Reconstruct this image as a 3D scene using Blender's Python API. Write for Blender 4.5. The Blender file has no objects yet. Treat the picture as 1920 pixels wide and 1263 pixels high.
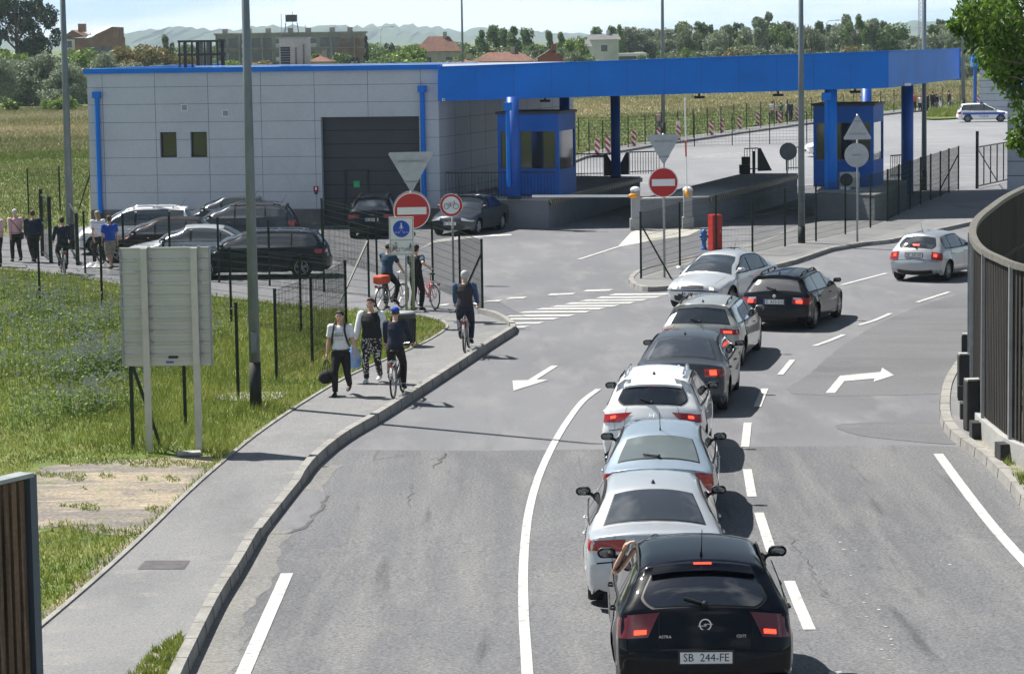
import bpy, bmesh, math, random
import numpy as np
from math import sin, cos, tan, pi, radians as rad, sqrt, atan2
from mathutils import Vector, Matrix

# ------------------------------------------------------------------ camera
F = 5000.0; KY = F/3850; HC = 7.35; PITCH = math.atan(559.5/F); ROLL = 0.015
SUN_EL = rad(55); SUN_AZ = (-0.81, 0.586)          # horizontal direction towards the sun
_f = Vector((0, cos(PITCH), -sin(PITCH))); _r0 = Vector((1, 0, 0)); _u0 = Vector((0, sin(PITCH), cos(PITCH)))
_r = _r0*cos(ROLL)-_u0*sin(ROLL); _u = _u0*cos(ROLL)+_r0*sin(ROLL)
CP = Vector((0, 0, HC))
sc = bpy.context.scene
cam = bpy.data.cameras.new('camera'); camo = bpy.data.objects.new('camera', cam); sc.collection.objects.link(camo)
camo.matrix_world = Matrix(((_r.x, _u.x, -_f.x, 0), (_r.y, _u.y, -_f.y, 0), (_r.z, _u.z, -_f.z, HC), (0, 0, 0, 1)))
cam.sensor_width = 36; cam.lens = F/1920*36; cam.clip_end = 30000; cam.clip_start = .2
sc.camera = camo
# ------------------------------------------------------------------ world and sun
w = bpy.data.worlds.new('World'); sc.world = w; w.use_nodes = True
nt = w.node_tree; bgn = nt.nodes['Background']
sky = nt.nodes.new('ShaderNodeTexSky'); sky.sky_type = 'NISHITA'; sky.sun_disc = False
sky.sun_elevation = SUN_EL; sky.sun_rotation = atan2(SUN_AZ[0], SUN_AZ[1])
sky.altitude = 90; sky.air_density = 1.0; sky.dust_density = 0.9; sky.ozone_density = 2.0
tcn = nt.nodes.new('ShaderNodeTexCoord'); mpn = nt.nodes.new('ShaderNodeMapping'); mpn.inputs['Scale'].default_value = (1, 1, 7)
cln = nt.nodes.new('ShaderNodeTexNoise'); cln.inputs['Scale'].default_value = 5; cln.inputs['Detail'].default_value = 8; cln.inputs['Roughness'].default_value = .6
crp = nt.nodes.new('ShaderNodeValToRGB'); crp.color_ramp.elements[0].position = .40; crp.color_ramp.elements[1].position = .58
crp.color_ramp.elements[0].color = (18, 25.5, 36, 1); crp.color_ramp.elements[1].color = (36, 37.5, 39.5, 1)     # pale blue air and thin white cloud
sxn = nt.nodes.new('ShaderNodeSeparateXYZ'); mrn = nt.nodes.new('ShaderNodeMapRange'); mrn.inputs['From Min'].default_value = .03; mrn.inputs['From Max'].default_value = .09
mrn.inputs['To Min'].default_value = 1; mrn.inputs['To Max'].default_value = 0
mxn = nt.nodes.new('ShaderNodeMix'); mxn.data_type = 'RGBA'
nt.links.new(tcn.outputs['Generated'], mpn.inputs['Vector']); nt.links.new(mpn.outputs[0], cln.inputs['Vector'])
nt.links.new(cln.outputs['Fac'], crp.inputs['Fac']); nt.links.new(crp.outputs[0], mxn.inputs['B'])
nt.links.new(tcn.outputs['Generated'], sxn.inputs[0]); nt.links.new(sxn.outputs['Z'], mrn.inputs['Value']); nt.links.new(mrn.outputs[0], mxn.inputs['Factor'])
cn2 = nt.nodes.new('ShaderNodeTexNoise'); cn2.inputs['Scale'].default_value = 2.4; cn2.inputs['Detail'].default_value = 7; cn2.inputs['Roughness'].default_value = .58
cr2 = nt.nodes.new('ShaderNodeMapRange'); cr2.inputs['From Min'].default_value = .52; cr2.inputs['From Max'].default_value = .68; cr2.inputs['To Max'].default_value = .75
mx2 = nt.nodes.new('ShaderNodeMix'); mx2.data_type = 'RGBA'; mx2.inputs['B'].default_value = (19, 19.5, 20.5, 1)      # broken cloud over the rest of the sky
nt.links.new(tcn.outputs['Generated'], cn2.inputs['Vector']); nt.links.new(cn2.outputs['Fac'], cr2.inputs['Value']); nt.links.new(cr2.outputs[0], mx2.inputs['Factor'])
nt.links.new(sky.outputs[0], mx2.inputs['A']); nt.links.new(mx2.outputs['Result'], mxn.inputs['A'])
nt.links.new(mxn.outputs['Result'], bgn.inputs['Color']); bgn.inputs['Strength'].default_value = 0.025
sl = bpy.data.lights.new('sun', 'SUN'); sl.energy = 4.9; sl.angle = rad(.53); sl.color = (1, .955, .88)
so = bpy.data.objects.new('sun', sl); sc.collection.objects.link(so)
sd = Vector((SUN_AZ[0]*cos(SUN_EL), SUN_AZ[1]*cos(SUN_EL), sin(SUN_EL)))
so.rotation_euler = sd.to_track_quat('Z', 'Y').to_euler(); so.location = (-30, 20, 60)
sc.view_settings.view_transform = 'Standard'; sc.view_settings.look = 'None'; sc.view_settings.gamma = 1
sc.view_settings.exposure = 1.0
sc.cycles.use_denoising = True; sc.cycles.max_bounces = 6; sc.cycles.volume_bounces = 0
sc.cycles.transparent_max_bounces = 8

# ------------------------------------------------------------------ picture <-> place helpers
def ray(px, py): return _f*F + _r*(px-960) - _u*(py-631.5)
def gz(y): return .0028*max(0.0, 40.5-max(y, 10))**2        # the road climbs a little towards the camera
def G(px, py, z=0.0):
    d = ray(px, py); p = CP; e = 0
    for _ in range(12):
        t = (z+e-HC)/d.z; p = CP+d*t; e = gz(p.y)
    return Vector((p.x, p.y, z))
def V(px, py, Y):
    d = ray(px, py); return CP+d*(Y/d.y)
def PJ(p):
    q = Vector(p)-CP; z = q.dot(_f); return 960+F*q.dot(_r)/z, 631.5-F*q.dot(_u)/z
def top_z(base, ypix):
    lo, hi = -2.0, 60.0
    for _ in range(40):
        m = (lo+hi)/2
        if PJ((base[0], base[1], m))[1] > ypix: lo = m
        else: hi = m
    return lo
def smooth_line(pts, n=8, closed=False):
    P = [Vector(p) for p in pts]; out = []; N = len(P)
    for i in range(N if closed else N-1):
        if closed: a, b, c, d = P[i-1], P[i], P[(i+1) % N], P[(i+2) % N]
        else: a, b, c, d = P[max(i-1, 0)], P[i], P[i+1], P[min(i+2, N-1)]
        for k in range(n):
            t = k/n
            out.append(.5*((2*b)+(c-a)*t+(2*a-5*b+4*c-d)*t*t+(3*b-a-3*c+d)*t*t*t))
    if not closed: out.append(P[-1].copy())
    return out
# ------------------------------------------------------------------ materials
MATS = {}
def mat(name, col, rough=.6, metal=0, var=.0, scale=3.0, bump=0, bscale=40, coat=0, spec=.5, emit=None, es=1, ior=None, col2=None, detail=5, trans=0, space='Object', stretch=None, sub=None):
    if name in MATS: return MATS[name]
    m = bpy.data.materials.new(name); m.use_nodes = True; t = m.node_tree; b = t.nodes['Principled BSDF']
    c = (col[0], col[1], col[2], 1)
    b.inputs['Base Color'].default_value = c; b.inputs['Roughness'].default_value = rough; b.inputs['Metallic'].default_value = metal
    b.inputs['Specular IOR Level'].default_value = spec
    if ior: b.inputs['IOR'].default_value = ior
    if coat: b.inputs['Coat Weight'].default_value = coat; b.inputs['Coat Roughness'].default_value = .04
    if emit: b.inputs['Emission Color'].default_value = (*emit, 1); b.inputs['Emission Strength'].default_value = es
    tc = t.nodes.new('ShaderNodeTexCoord'); src = tc.outputs[space]
    if space == 'World':
        pass
    if stretch:
        mp = t.nodes.new('ShaderNodeMapping'); mp.inputs['Scale'].default_value = stretch; t.links.new(src, mp.inputs[0]); src = mp.outputs[0]
    if var or col2:
        n = t.nodes.new('ShaderNodeTexNoise'); n.inputs['Scale'].default_value = scale; n.inputs['Detail'].default_value = detail; n.inputs['Roughness'].default_value = .6
        t.links.new(src, n.inputs['Vector'])
        r = t.nodes.new('ShaderNodeValToRGB'); r.color_ramp.elements[0].position = .3; r.color_ramp.elements[1].position = .7
        a = [max(0, x*(1-var)) for x in col]; d = [min(1, x*(1+var)) for x in (col2 or col)]
        r.color_ramp.elements[0].color = (*a, 1); r.color_ramp.elements[1].color = (*d, 1)
        t.links.new(n.outputs['Fac'], r.inputs[0]); t.links.new(r.outputs[0], b.inputs['Base Color'])
    if bump:
        n2 = t.nodes.new('ShaderNodeTexNoise'); n2.inputs['Scale'].default_value = bscale; n2.inputs['Detail'].default_value = 3
        t.links.new(src, n2.inputs['Vector']); bm_ = t.nodes.new('ShaderNodeBump'); bm_.inputs['Strength'].default_value = bump; bm_.inputs['Distance'].default_value = .02
        t.links.new(n2.outputs['Fac'], bm_.inputs['Height']); t.links.new(bm_.outputs[0], b.inputs['Normal'])
    if trans:
        tr = t.nodes.new('ShaderNodeBsdfTranslucent'); mx = t.nodes.new('ShaderNodeMixShader'); mx.inputs[0].default_value = trans
        if var or col2: t.links.new(r.outputs[0], tr.inputs[0])
        else: tr.inputs[0].default_value = c
        t.links.new(b.outputs[0], mx.inputs[1]); t.links.new(tr.outputs[0], mx.inputs[2]); t.links.new(mx.outputs[0], t.nodes['Material Output'].inputs['Surface'])
    MATS[name] = m; return m

def ground_mat(name, layers, grain=(0, 60), bump=.3, rough=.9, worn=None):
    """layers: list of (colour, scale, lo, hi, stretch): each noise mixes its colour over the ones before"""
    m = bpy.data.materials.new(name); m.use_nodes = True; t = m.node_tree; b = t.nodes['Principled BSDF']
    b.inputs['Roughness'].default_value = rough; b.inputs['Specular IOR Level'].default_value = .3
    ge = t.nodes.new('ShaderNodeNewGeometry'); pos = ge.outputs['Position']
    cur = None
    kf = {'asphalt_light': .76, 'asphalt_coarse': .72, 'asphalt_dark': .78, 'asphalt_lot': .86, 'pavement': .82, 'gutter': .82}.get(name, 1)
    for i, (c, s, lo, hi, st) in enumerate(layers):
        c = tuple(x*kf*(q if kf != 1 else 1) for x, q in zip(c, (.965, .99, 1.04)))
        if cur is None:
            cc = t.nodes.new('ShaderNodeRGB'); cc.outputs[0].default_value = (*c, 1); cur = cc.outputs[0]; continue
        mp = t.nodes.new('ShaderNodeMapping'); mp.inputs['Scale'].default_value = st or (1, 1, 1); mp.inputs['Location'].default_value = (i*13.7, i*7.1, 0)
        t.links.new(pos, mp.inputs[0])
        n = t.nodes.new('ShaderNodeTexNoise'); n.inputs['Scale'].default_value = s; n.inputs['Detail'].default_value = 6; n.inputs['Roughness'].default_value = .62
        t.links.new(mp.outputs[0], n.inputs['Vector'])
        r = t.nodes.new('ShaderNodeMapRange'); r.inputs['From Min'].default_value = lo; r.inputs['From Max'].default_value = hi
        t.links.new(n.outputs['Fac'], r.inputs['Value'])
        mx = t.nodes.new('ShaderNodeMix'); mx.data_type = 'RGBA'; t.links.new(r.outputs[0], mx.inputs['Factor']); t.links.new(cur, mx.inputs['A']); mx.inputs['B'].default_value = (*c, 1)
        cur = mx.outputs['Result']
    if grain[0]:
        n = t.nodes.new('ShaderNodeTexNoise'); n.inputs['Scale'].default_value = grain[1]; n.inputs['Detail'].default_value = 3; n.inputs['Roughness'].default_value = .8
        t.links.new(pos, n.inputs['Vector'])
        r = t.nodes.new('ShaderNodeMapRange'); r.inputs['From Min'].default_value = .3; r.inputs['From Max'].default_value = .7
        r.inputs['To Min'].default_value = 1-grain[0]; r.inputs['To Max'].default_value = 1+grain[0]
        t.links.new(n.outputs['Fac'], r.inputs['Value'])
        vm = t.nodes.new('ShaderNodeVectorMath'); vm.operation = 'SCALE'; t.links.new(cur, vm.inputs[0]); t.links.new(r.outputs[0], vm.inputs['Scale']); cur = vm.outputs[0]
        bp = t.nodes.new('ShaderNodeBump'); bp.inputs['Strength'].default_value = bump; bp.inputs['Distance'].default_value = .01
        t.links.new(n.outputs['Fac'], bp.inputs['Height']); t.links.new(bp.outputs[0], b.inputs['Normal'])
    t.links.new(cur, b.inputs['Base Color']); return m
# ------------------------------------------------------------------ mesh builder
C = sc.collection
def lab(o, label=None, cat=None, group=None, kind=None):
    if label: o['label'] = label
    if cat: o['category'] = cat
    if group: o['group'] = group
    if kind: o['kind'] = kind
    return o
def empty(name, loc=(0, 0, 0), rz=0.0, label=None, cat=None, group=None, rx=0, ry=0):
    o = bpy.data.objects.new(name, None); C.objects.link(o); o.location = loc; o.rotation_euler = (rx, ry, rz); o.empty_display_size = .2
    return lab(o, label, cat, group)
def obj_from(name, verts, faces, m, parent=None, smooth=False):
    me = bpy.data.meshes.new(name); me.from_pydata([tuple(v) for v in verts], [], faces)
    if smooth: me.polygons.foreach_set('use_smooth', [True]*len(me.polygons))
    me.materials.append(m); me.update()
    o = bpy.data.objects.new(name, me); C.objects.link(o)
    if parent: o.parent = parent
    return o
def np_mesh(name, verts, faces, m, parent=None, smooth=False):
    """verts (n,3) array, faces (k,q) array of equal-sided polygons"""
    me = bpy.data.meshes.new(name); n = len(verts); k, q = faces.shape
    me.vertices.add(n); me.vertices.foreach_set('co', np.asarray(verts, dtype=np.float32).ravel())
    me.loops.add(k*q); me.loops.foreach_set('vertex_index', faces.astype(np.int32).ravel())
    me.polygons.add(k); me.polygons.foreach_set('loop_start', np.arange(0, k*q, q, dtype=np.int32)); me.polygons.foreach_set('loop_total', np.full(k, q, dtype=np.int32))
    if smooth: me.polygons.foreach_set('use_smooth', np.ones(k, dtype=bool))
    me.update(calc_edges=True); me.validate(); me.materials.append(m)
    if name in ('', None): return me
    o = bpy.data.objects.new(name, me); C.objects.link(o)
    if parent: o.parent = parent
    return o
class MB:
    def __init__(s): s.v = []; s.f = []
    def add(s, vs, fs):
        b = len(s.v); s.v += [Vector(v) for v in vs]; s.f += [tuple(b+i for i in f) for f in fs]; return s
    def box(s, c, d, rz=0.0, rot=None):
        x, y, z = d[0]/2, d[1]/2, d[2]/2; R = rot or Matrix.Rotation(rz, 3, 'Z'); c = Vector(c)
        vs = [c+R@Vector((sx*x, sy*y, sz*z)) for sz in (-1, 1) for sy in (-1, 1) for sx in (-1, 1)]
        return s.add(vs, [(0, 2, 3, 1), (4, 5, 7, 6), (0, 1, 5, 4), (2, 6, 7, 3), (0, 4, 6, 2), (1, 3, 7, 5)])
    def bar(s, a, b, w, h=None, up=(0, 0, 1)):
        a, b = Vector(a), Vector(b); h = h or w; d = (b-a).normalized(); u = Vector(up)
        if abs(d.dot(u)) > .95: u = Vector((0, 1, 0))
        x = d.cross(u).normalized(); y = x.cross(d)
        vs = [p+x*(sx*w/2)+y*(sy*h/2) for p in (a, b) for sx, sy in ((-1, -1), (1, -1), (1, 1), (-1, 1))]
        return s.add(vs, [(0, 1, 2, 3), (7, 6, 5, 4), (0, 4, 5, 1), (1, 5, 6, 2), (2, 6, 7, 3), (3, 7, 4, 0)])
    def tube(s, pts, r, n=8, cap=True):
        pts = [Vector(p) for p in pts]; rs = r if isinstance(r, (list, tuple)) else [r]*len(pts); rings = []
        d0 = (pts[1]-pts[0]).normalized(); u = Vector((0, 0, 1)) if abs(d0.z) < .9 else Vector((1, 0, 0)); x = d0.cross(u).normalized()
        for i, p in enumerate(pts):
            d = (pts[min(i+1, len(pts)-1)]-pts[max(i-1, 0)]).normalized(); x = (x-d*x.dot(d)).normalized(); y = d.cross(x)
            rings.append([p+x*(rs[i]*cos(2*pi*k/n))+y*(rs[i]*sin(2*pi*k/n)) for k in range(n)])
        b = len(s.v)
        for g in rings: s.v += g
        for i in range(len(pts)-1):
            for k in range(n):
                a0 = b+i*n+k; a1 = b+i*n+(k+1) % n; s.f.append((a0, a1, a1+n, a0+n))
        if cap: s.f.append(tuple(b+k for k in reversed(range(n)))); s.f.append(tuple(b+(len(pts)-1)*n+k for k in range(n)))
        return s
    def cyl(s, c, r, h, n=16, r2=None):
        c = Vector(c); return s.tube([c, c+Vector((0, 0, h))], [r, r if r2 is None else r2], n)
    def lathe(s, prof, c=(0, 0, 0), n=24, axis='Z'):
        c = Vector(c); b = len(s.v)
        for r, z in prof:
            for k in range(n):
                a = 2*pi*k/n
                p = {'Z': (r*cos(a), r*sin(a), z), 'X': (z, r*cos(a), r*sin(a)), 'Y': (r*cos(a), z, r*sin(a))}[axis]
                s.v.append(c+Vector(p))
        for i in range(len(prof)-1):
            for k in range(n):
                a0 = b+i*n+k; a1 = b+i*n+(k+1) % n; s.f.append((a0, a1, a1+n, a0+n))
        return s
    def prism(s, poly, z0, z1):
        """poly of xy points (or 3d: z ignored); works for concave outlines through triangulation at render"""
        n = len(poly); b = len(s.v)
        s.v += [Vector((p[0], p[1], z0)) for p in poly]+[Vector((p[0], p[1], z1)) for p in poly]
        s.f.append(tuple(b+i for i in reversed(range(n)))); s.f.append(tuple(b+n+i for i in range(n)))
        for i in range(n): j = (i+1) % n; s.f.append((b+i, b+j, b+n+j, b+n+i))
        return s
    def poly3(s, pts, th, nrm):
        """flat polygon of 3-D points with thickness along nrm"""
        n = len(pts); b = len(s.v); nn = Vector(nrm).normalized()*th
        s.v += [Vector(p) for p in pts]+[Vector(p)+nn for p in pts]
        s.f.append(tuple(b+i for i in range(n))); s.f.append(tuple(b+n+i for i in reversed(range(n))))
        for i in range(n): j = (i+1) % n; s.f.append((b+j, b+i, b+n+i, b+n+j))
        return s
    def grid(s, rows, close=False):
        b = len(s.v); n = len(rows[0])
        for r in rows: s.v += [Vector(p) for p in r]
        for i in range(len(rows)-1):
            for k in range(n if close else n-1):
                a0 = b+i*n+k; a1 = b+i*n+(k+1) % n; s.f.append((a0, a1, a1+n, a0+n))
        return s
    def ball(s, c, r, n=10, m=7):
        rr = r if isinstance(r, (tuple, list)) else (r, r, r); c = Vector(c)
        rows = []
        for i in range(m+1):
            a = -pi/2+pi*i/m
            rows.append([c+Vector((rr[0]*cos(a)*cos(2*pi*k/n), rr[1]*cos(a)*sin(2*pi*k/n), rr[2]*sin(a))) for k in range(n)])
        return s.grid(rows, True)
    def build(s, name, m, parent=None, smooth=False, bevel=0):
        o = obj_from(name, s.v, s.f, m, parent, smooth)
        if bevel:
            md = o.modifiers.new('b', 'BEVEL'); md.width = bevel; md.segments = 2; md.limit_method = 'ANGLE'
        return o
def copy_tree(o, parent=None):
    c = o.copy(); C.objects.link(c); c.parent = parent
    for ch in KIDS.get(o.name, list(o.children)): copy_tree(ch, c)
    return c
KIDS = {}
_TX = {}
def text_geo(txt, size=1.0):
    """flat letter shapes, centred, in the xz plane; returns verts and faces"""
    if txt not in _TX:
        cu = bpy.data.curves.new('t', 'FONT'); cu.body = txt; cu.align_x = 'CENTER'; cu.align_y = 'CENTER'; cu.resolution_u = 2
        o = bpy.data.objects.new('t', cu); C.objects.link(o); bpy.context.view_layer.update()
        me = bpy.data.meshes.new_from_object(o.evaluated_get(bpy.context.evaluated_depsgraph_get()))
        _TX[txt] = ([tuple(v.co) for v in me.vertices], [tuple(p.vertices) for p in me.polygons])
        bpy.data.objects.remove(o); bpy.data.curves.remove(cu); bpy.data.meshes.remove(me)
    v, f = _TX[txt]
    return v, f
def text_mb(mb, txt, org, ex, ez, size, sx=1.0):
    v, f = text_geo(txt); org, ex, ez = Vector(org), Vector(ex), Vector(ez)
    mb.add([org+ex*(p[0]*size*sx)+ez*(p[1]*size) for p in v], f); return mb
random.seed(5); np.random.seed(5)
# ================================================================== THE SETTING
M = MATS
def setting(name, pts, z, m, label=None, kind='structure', zb=None):
    mb = MB()
    if zb is None: mb.v = [Vector((p[0], p[1], z)) for p in pts]; mb.f = [tuple(range(len(pts)))]
    else: mb.prism(pts, zb, z)
    o = mb.build(name, m); o['kind'] = kind; return o
def GP(pix, z=0.0): return [G(x, y, z) for x, y in pix]
m_asph = ground_mat('asphalt_light', [((.215, .215, .222), 1, 0, 1, None), ((.17, .17, .178), .22, .42, .66, (1, .35, 1)), ((.27, .265, .26), .9, .5, .74, (1, .3, 1)), ((.165, .165, .17), 1.3, .60, .80, (1.2, .12, 1)), ((.12, .12, .125), 1.7, .66, .8, (1, .5, 1)), ((.30, .29, .27), 6, .66, .9, None)], grain=(.30, 38), bump=.25)
m_coarse = ground_mat('asphalt_coarse', [((.185, .185, .188), 1, 0, 1, None), ((.15, .15, .155), .3, .42, .66, (1, .25, 1)), ((.235, .23, .22), 1.1, .5, .74, (1, .22, 1)), ((.225, .222, .215), .9, .5, .66, (1.3, .07, 1)), ((.10, .10, .103), 1.6, .60, .72, (1.6, .09, 1)), ((.27, .265, .26), 5, .66, .85, None)], grain=(.62, 24), bump=.5)
m_dark = ground_mat('asphalt_dark', [((.175, .175, .178), 1, 0, 1, None), ((.135, .135, .138), .4, .45, .66, (.4, 1, 1)), ((.2, .2, .2), 1.4, .56, .8, None)], grain=(.35, 30), bump=.3)
m_lot = ground_mat('asphalt_lot', [((.27, .27, .275), 1, 0, 1, None), ((.2, .2, .205), .1, .42, .66, (1, .3, 1)), ((.34, .34, .34), .3, .55, .75, (.4, 1, 1))], grain=(.2, 9), bump=.1)
m_walk = ground_mat('pavement', [((.235, .232, .226), 1, 0, 1, None), ((.18, .18, .18), .6, .45, .7, (1, .4, 1)), ((.31, .29, .25), 1.2, .55, .78, None), ((.14, .14, .14), 3.5, .66, .8, None)], grain=(.40, 34), bump=.35)
m_kerb = ground_mat('kerb_concrete', [((.27, .265, .25), 1, 0, 1, None), ((.18, .175, .165), 1.5, .45, .7, None), ((.37, .36, .33), 4, .6, .8, None)], grain=(.25, 30), bump=.3)
m_conc = ground_mat('concrete', [((.36, .36, .35), 1, 0, 1, None), ((.27, .27, .26), .8, .45, .7, None)], grain=(.15, 20), bump=.2)
m_soil = ground_mat('soil', [((.29, .245, .18), 1, 0, 1, None), ((.17, .155, .14), .5, .40, .56, (.5, 1.4, 1)), ((.13, .125, .12), 1.9, .50, .70, (.6, 1.2, 1)), ((.38, .32, .23), 1.3, .56, .72, (.5, 1.5, 1)), ((.10, .15, .03), 1.4, .60, .7, None)], grain=(.5, 16), bump=.7)
m_meadow = ground_mat('meadow_ground', [((.085, .13, .022), 1, 0, 1, None), ((.17, .17, .05), .5, .45, .65, None), ((.06, .10, .018), 1.2, .5, .7, None), ((.26, .22, .10), 2.2, .62, .8, None)], grain=(.5, 12), bump=.6)
m_field = ground_mat('field', [((.095, .135, .028), 1, 0, 1, None), ((.13, .135, .05), .05, .42, .62, (.4, 1.5, 1)), ((.06, .085, .02), .3, .5, .72, (.5, 1.2, 1)), ((.17, .16, .075), 1.1, .6, .8, (.5, 1.4, 1))], grain=(.4, 3), bump=.5)
# straw-coloured belt of dry grass crossing the field
t = m_field.node_tree; b = t.nodes['Principled BSDF']; old = b.inputs['Base Color'].links[0].from_socket
ge = t.nodes.new('ShaderNodeNewGeometry'); sx = t.nodes.new('ShaderNodeSeparateXYZ'); t.links.new(ge.outputs['Position'], sx.inputs[0])
ma = t.nodes.new('ShaderNodeMath'); ma.operation = 'MULTIPLY_ADD'; t.links.new(sx.outputs['X'], ma.inputs[0]); ma.inputs[1].default_value = -.72; my = t.nodes.new('ShaderNodeMath'); my.operation = 'MULTIPLY'; my.inputs[1].default_value = 1/KY; t.links.new(sx.outputs['Y'], my.inputs[0]); t.links.new(my.outputs[0], ma.inputs[2])
nn = t.nodes.new('ShaderNodeTexNoise'); nn.inputs['Scale'].default_value = .06; nn.inputs['Detail'].default_value = 8; t.links.new(ge.outputs['Position'], nn.inputs['Vector'])
mb_ = t.nodes.new('ShaderNodeMath'); mb_.operation = 'MULTIPLY_ADD'; t.links.new(nn.outputs['Fac'], mb_.inputs[0]); mb_.inputs[1].default_value = 50; t.links.new(ma.outputs[0], mb_.inputs[2])
sb = t.nodes.new('ShaderNodeMath'); sb.operation = 'SUBTRACT'; t.links.new(mb_.outputs[0], sb.inputs[0]); sb.inputs[1].default_value = 239
ab = t.nodes.new('ShaderNodeMath'); ab.operation = 'ABSOLUTE'; t.links.new(sb.outputs[0], ab.inputs[0])
mr = t.nodes.new('ShaderNodeMapRange'); mr.inputs['From Min'].default_value = 26; mr.inputs['From Max'].default_value = 4; mr.inputs['To Max'].default_value = .8; t.links.new(ab.outputs[0], mr.inputs['Value'])
mx = t.nodes.new('ShaderNodeMix'); mx.data_type = 'RGBA'; t.links.new(mr.outputs[0], mx.inputs['Factor']); t.links.new(old, mx.inputs['A']); mx.inputs['B'].default_value = (.33, .27, .165, 1)
t.links.new(mx.outputs['Result'], b.inputs['Base Color'])

setting('ground', [(-9000, -60), (9000, -60), (9000, 9000), (-9000, 9000)], -.05, m_field)
# all asphalt: road, car park, customs lot behind the canopy
setting('road', GP([(-500, 1700), (-900, 560), (-100, 448), (0, 442), (120, 428), (172, 424), (175, 412), (1040, 330), (1085, 300), (1180, 283), (1240, 272), (1300, 264), (1400, 249), (1500, 235), (1600, 222), (1700, 211), (1800, 203), (2000, 196), (2600, 186), (2900, 400), (3000, 1700)]), 0, m_asph)
setting('parking_lot', GP([(1060, 322), (1085, 301), (1180, 284), (1240, 273), (1300, 265), (1400, 250), (1500, 236), (1600, 223), (1700, 212), (1800, 204), (2000, 197), (2500, 188), (2700, 330), (1900, 345), (1780, 352), (1700, 360), (1500, 348), (1200, 345)]), .004, m_lot)
# kerb line beside the road (outer foot of the kerb)
KL = [(300, 1420), (330, 1330), (356, 1263), (411, 1147), (455, 1074), (490, 1013), (530, 960), (566, 914), (597, 873), (650, 829), (720, 787), (800, 735), (868, 690), (920, 655), (966, 626), (958, 612), (935, 600), (912, 594)]
kl = [G(x, y) for x, y in KL[:-3]]+[]
kl = smooth_line(kl, 4)
def low(p):                                         # dropped kerb near the old driveway
    y = p.y; a, b2 = G(490, 1013).y, G(566, 912).y
    return .15 if a < y < b2 else .19
def kerb(name, line, wdt=.16, h=.15, hf=None, inward=-1, m=None, gap=True):
    """line of ground points; stone goes to the left (inward=-1 -> left of direction)"""
    mb = MB(); top_o, top_i, bot = [], [], []
    n = len(line)
    for i, p in enumerate(line):
        d = (line[min(i+1, n-1)]-line[max(i-1, 0)]); d.z = 0; d.normalize(); nv = Vector((-d.y, d.x, 0))*(-inward)
        hh = hf(p) if hf else h
        bot.append(Vector((p.x, p.y, -.03))); top_o.append(Vector((p.x, p.y, hh))+nv*.02); top_i.append(Vector((p.x, p.y, hh))+nv*wdt)
    mb.grid([bot, [q-Vector((0, 0, .015)) for q in [a.lerp(b_, .12) for a, b_ in zip(top_o, bot)]], top_o, top_i, [Vector((q.x, q.y, -.03)) for q in top_i]])
    o = mb.build(name, m or m_kerb); o['kind'] = 'structure'
    # joints between the stones
    jb = MB(); acc = 0
    for i in range(1, n):
        a, b_ = line[i-1], line[i]; L = (b_-a).length; acc += L
        if acc > .95:
            acc = 0; jb.bar(top_o[i]+Vector((0, 0, -.001)), top_i[i]+Vector((0, 0, -.001)), .014, .008); jb.bar(bot[i], top_o[i], .014, .008)
    if gap and jb.v: j = jb.build('kerb_joints', m_dark); j['kind'] = 'structure'
    return top_i
def dense(line, step=.25):
    out = [line[0]]
    for a, b_ in zip(line, line[1:]):
        k = max(1, int((b_-a).length/step))
        out += [a.lerp(b_, i/k) for i in range(1, k+1)]
    return out
kld = dense(kl, .3)
kin = kerb('kerb', kld, hf=low, inward=-1)
nose = dense(smooth_line([G(966, 626), G(968, 617), G(952, 604), G(930, 594), G(905, 589)], 3), .3)
kerb('kerb', nose, h=.16, inward=-1)
# pavement slab
WL = [(-60, 1310), (0, 1240), (60, 1187), (130, 1128), (220, 1049), (300, 974), (350, 925), (405, 876), (480, 815), (560, 760), (640, 712), (700, 684), (767, 655), (805, 637), (833, 619), (838, 609), (826, 600), (800, 593), (773, 590)]
wl = smooth_line([G(x, y, .13) for x, y in WL], 4)
slab = [Vector((p.x, p.y, .13)) for p in kin]
slab_pts = list(reversed(wl))+[Vector((G(-200, 1700).x, G(-200, 1700).y, .13))]+slab+[G(962, 618, .13), G(948, 605, .13), G(925, 596, .13), G(900, 588, .13)]
setting('pavement', slab_pts, .13, m_walk, zb=-.03)
# narrow edging stones on the meadow side
ed = MB(); wd = dense(wl, .3)
for i, (a, b_) in enumerate(zip(wd, wd[1:])):
    if (b_-a).length > 1e-4: ed.bar(a+Vector((0, 0, .0)), b_+Vector((0, 0, .0)), .075, .05)
ed.build('edging', m_kerb)['kind'] = 'structure'
# manhole cover and small things in the pavement
m_iron = mat('iron', (.10, .095, .10), .6, .4, var=.3, scale=8)
setting('manhole_cover', GP([(258, 1066), (345, 1066), (356, 1050), (272, 1050)], .135), .136, m_iron, kind='structure')
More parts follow.
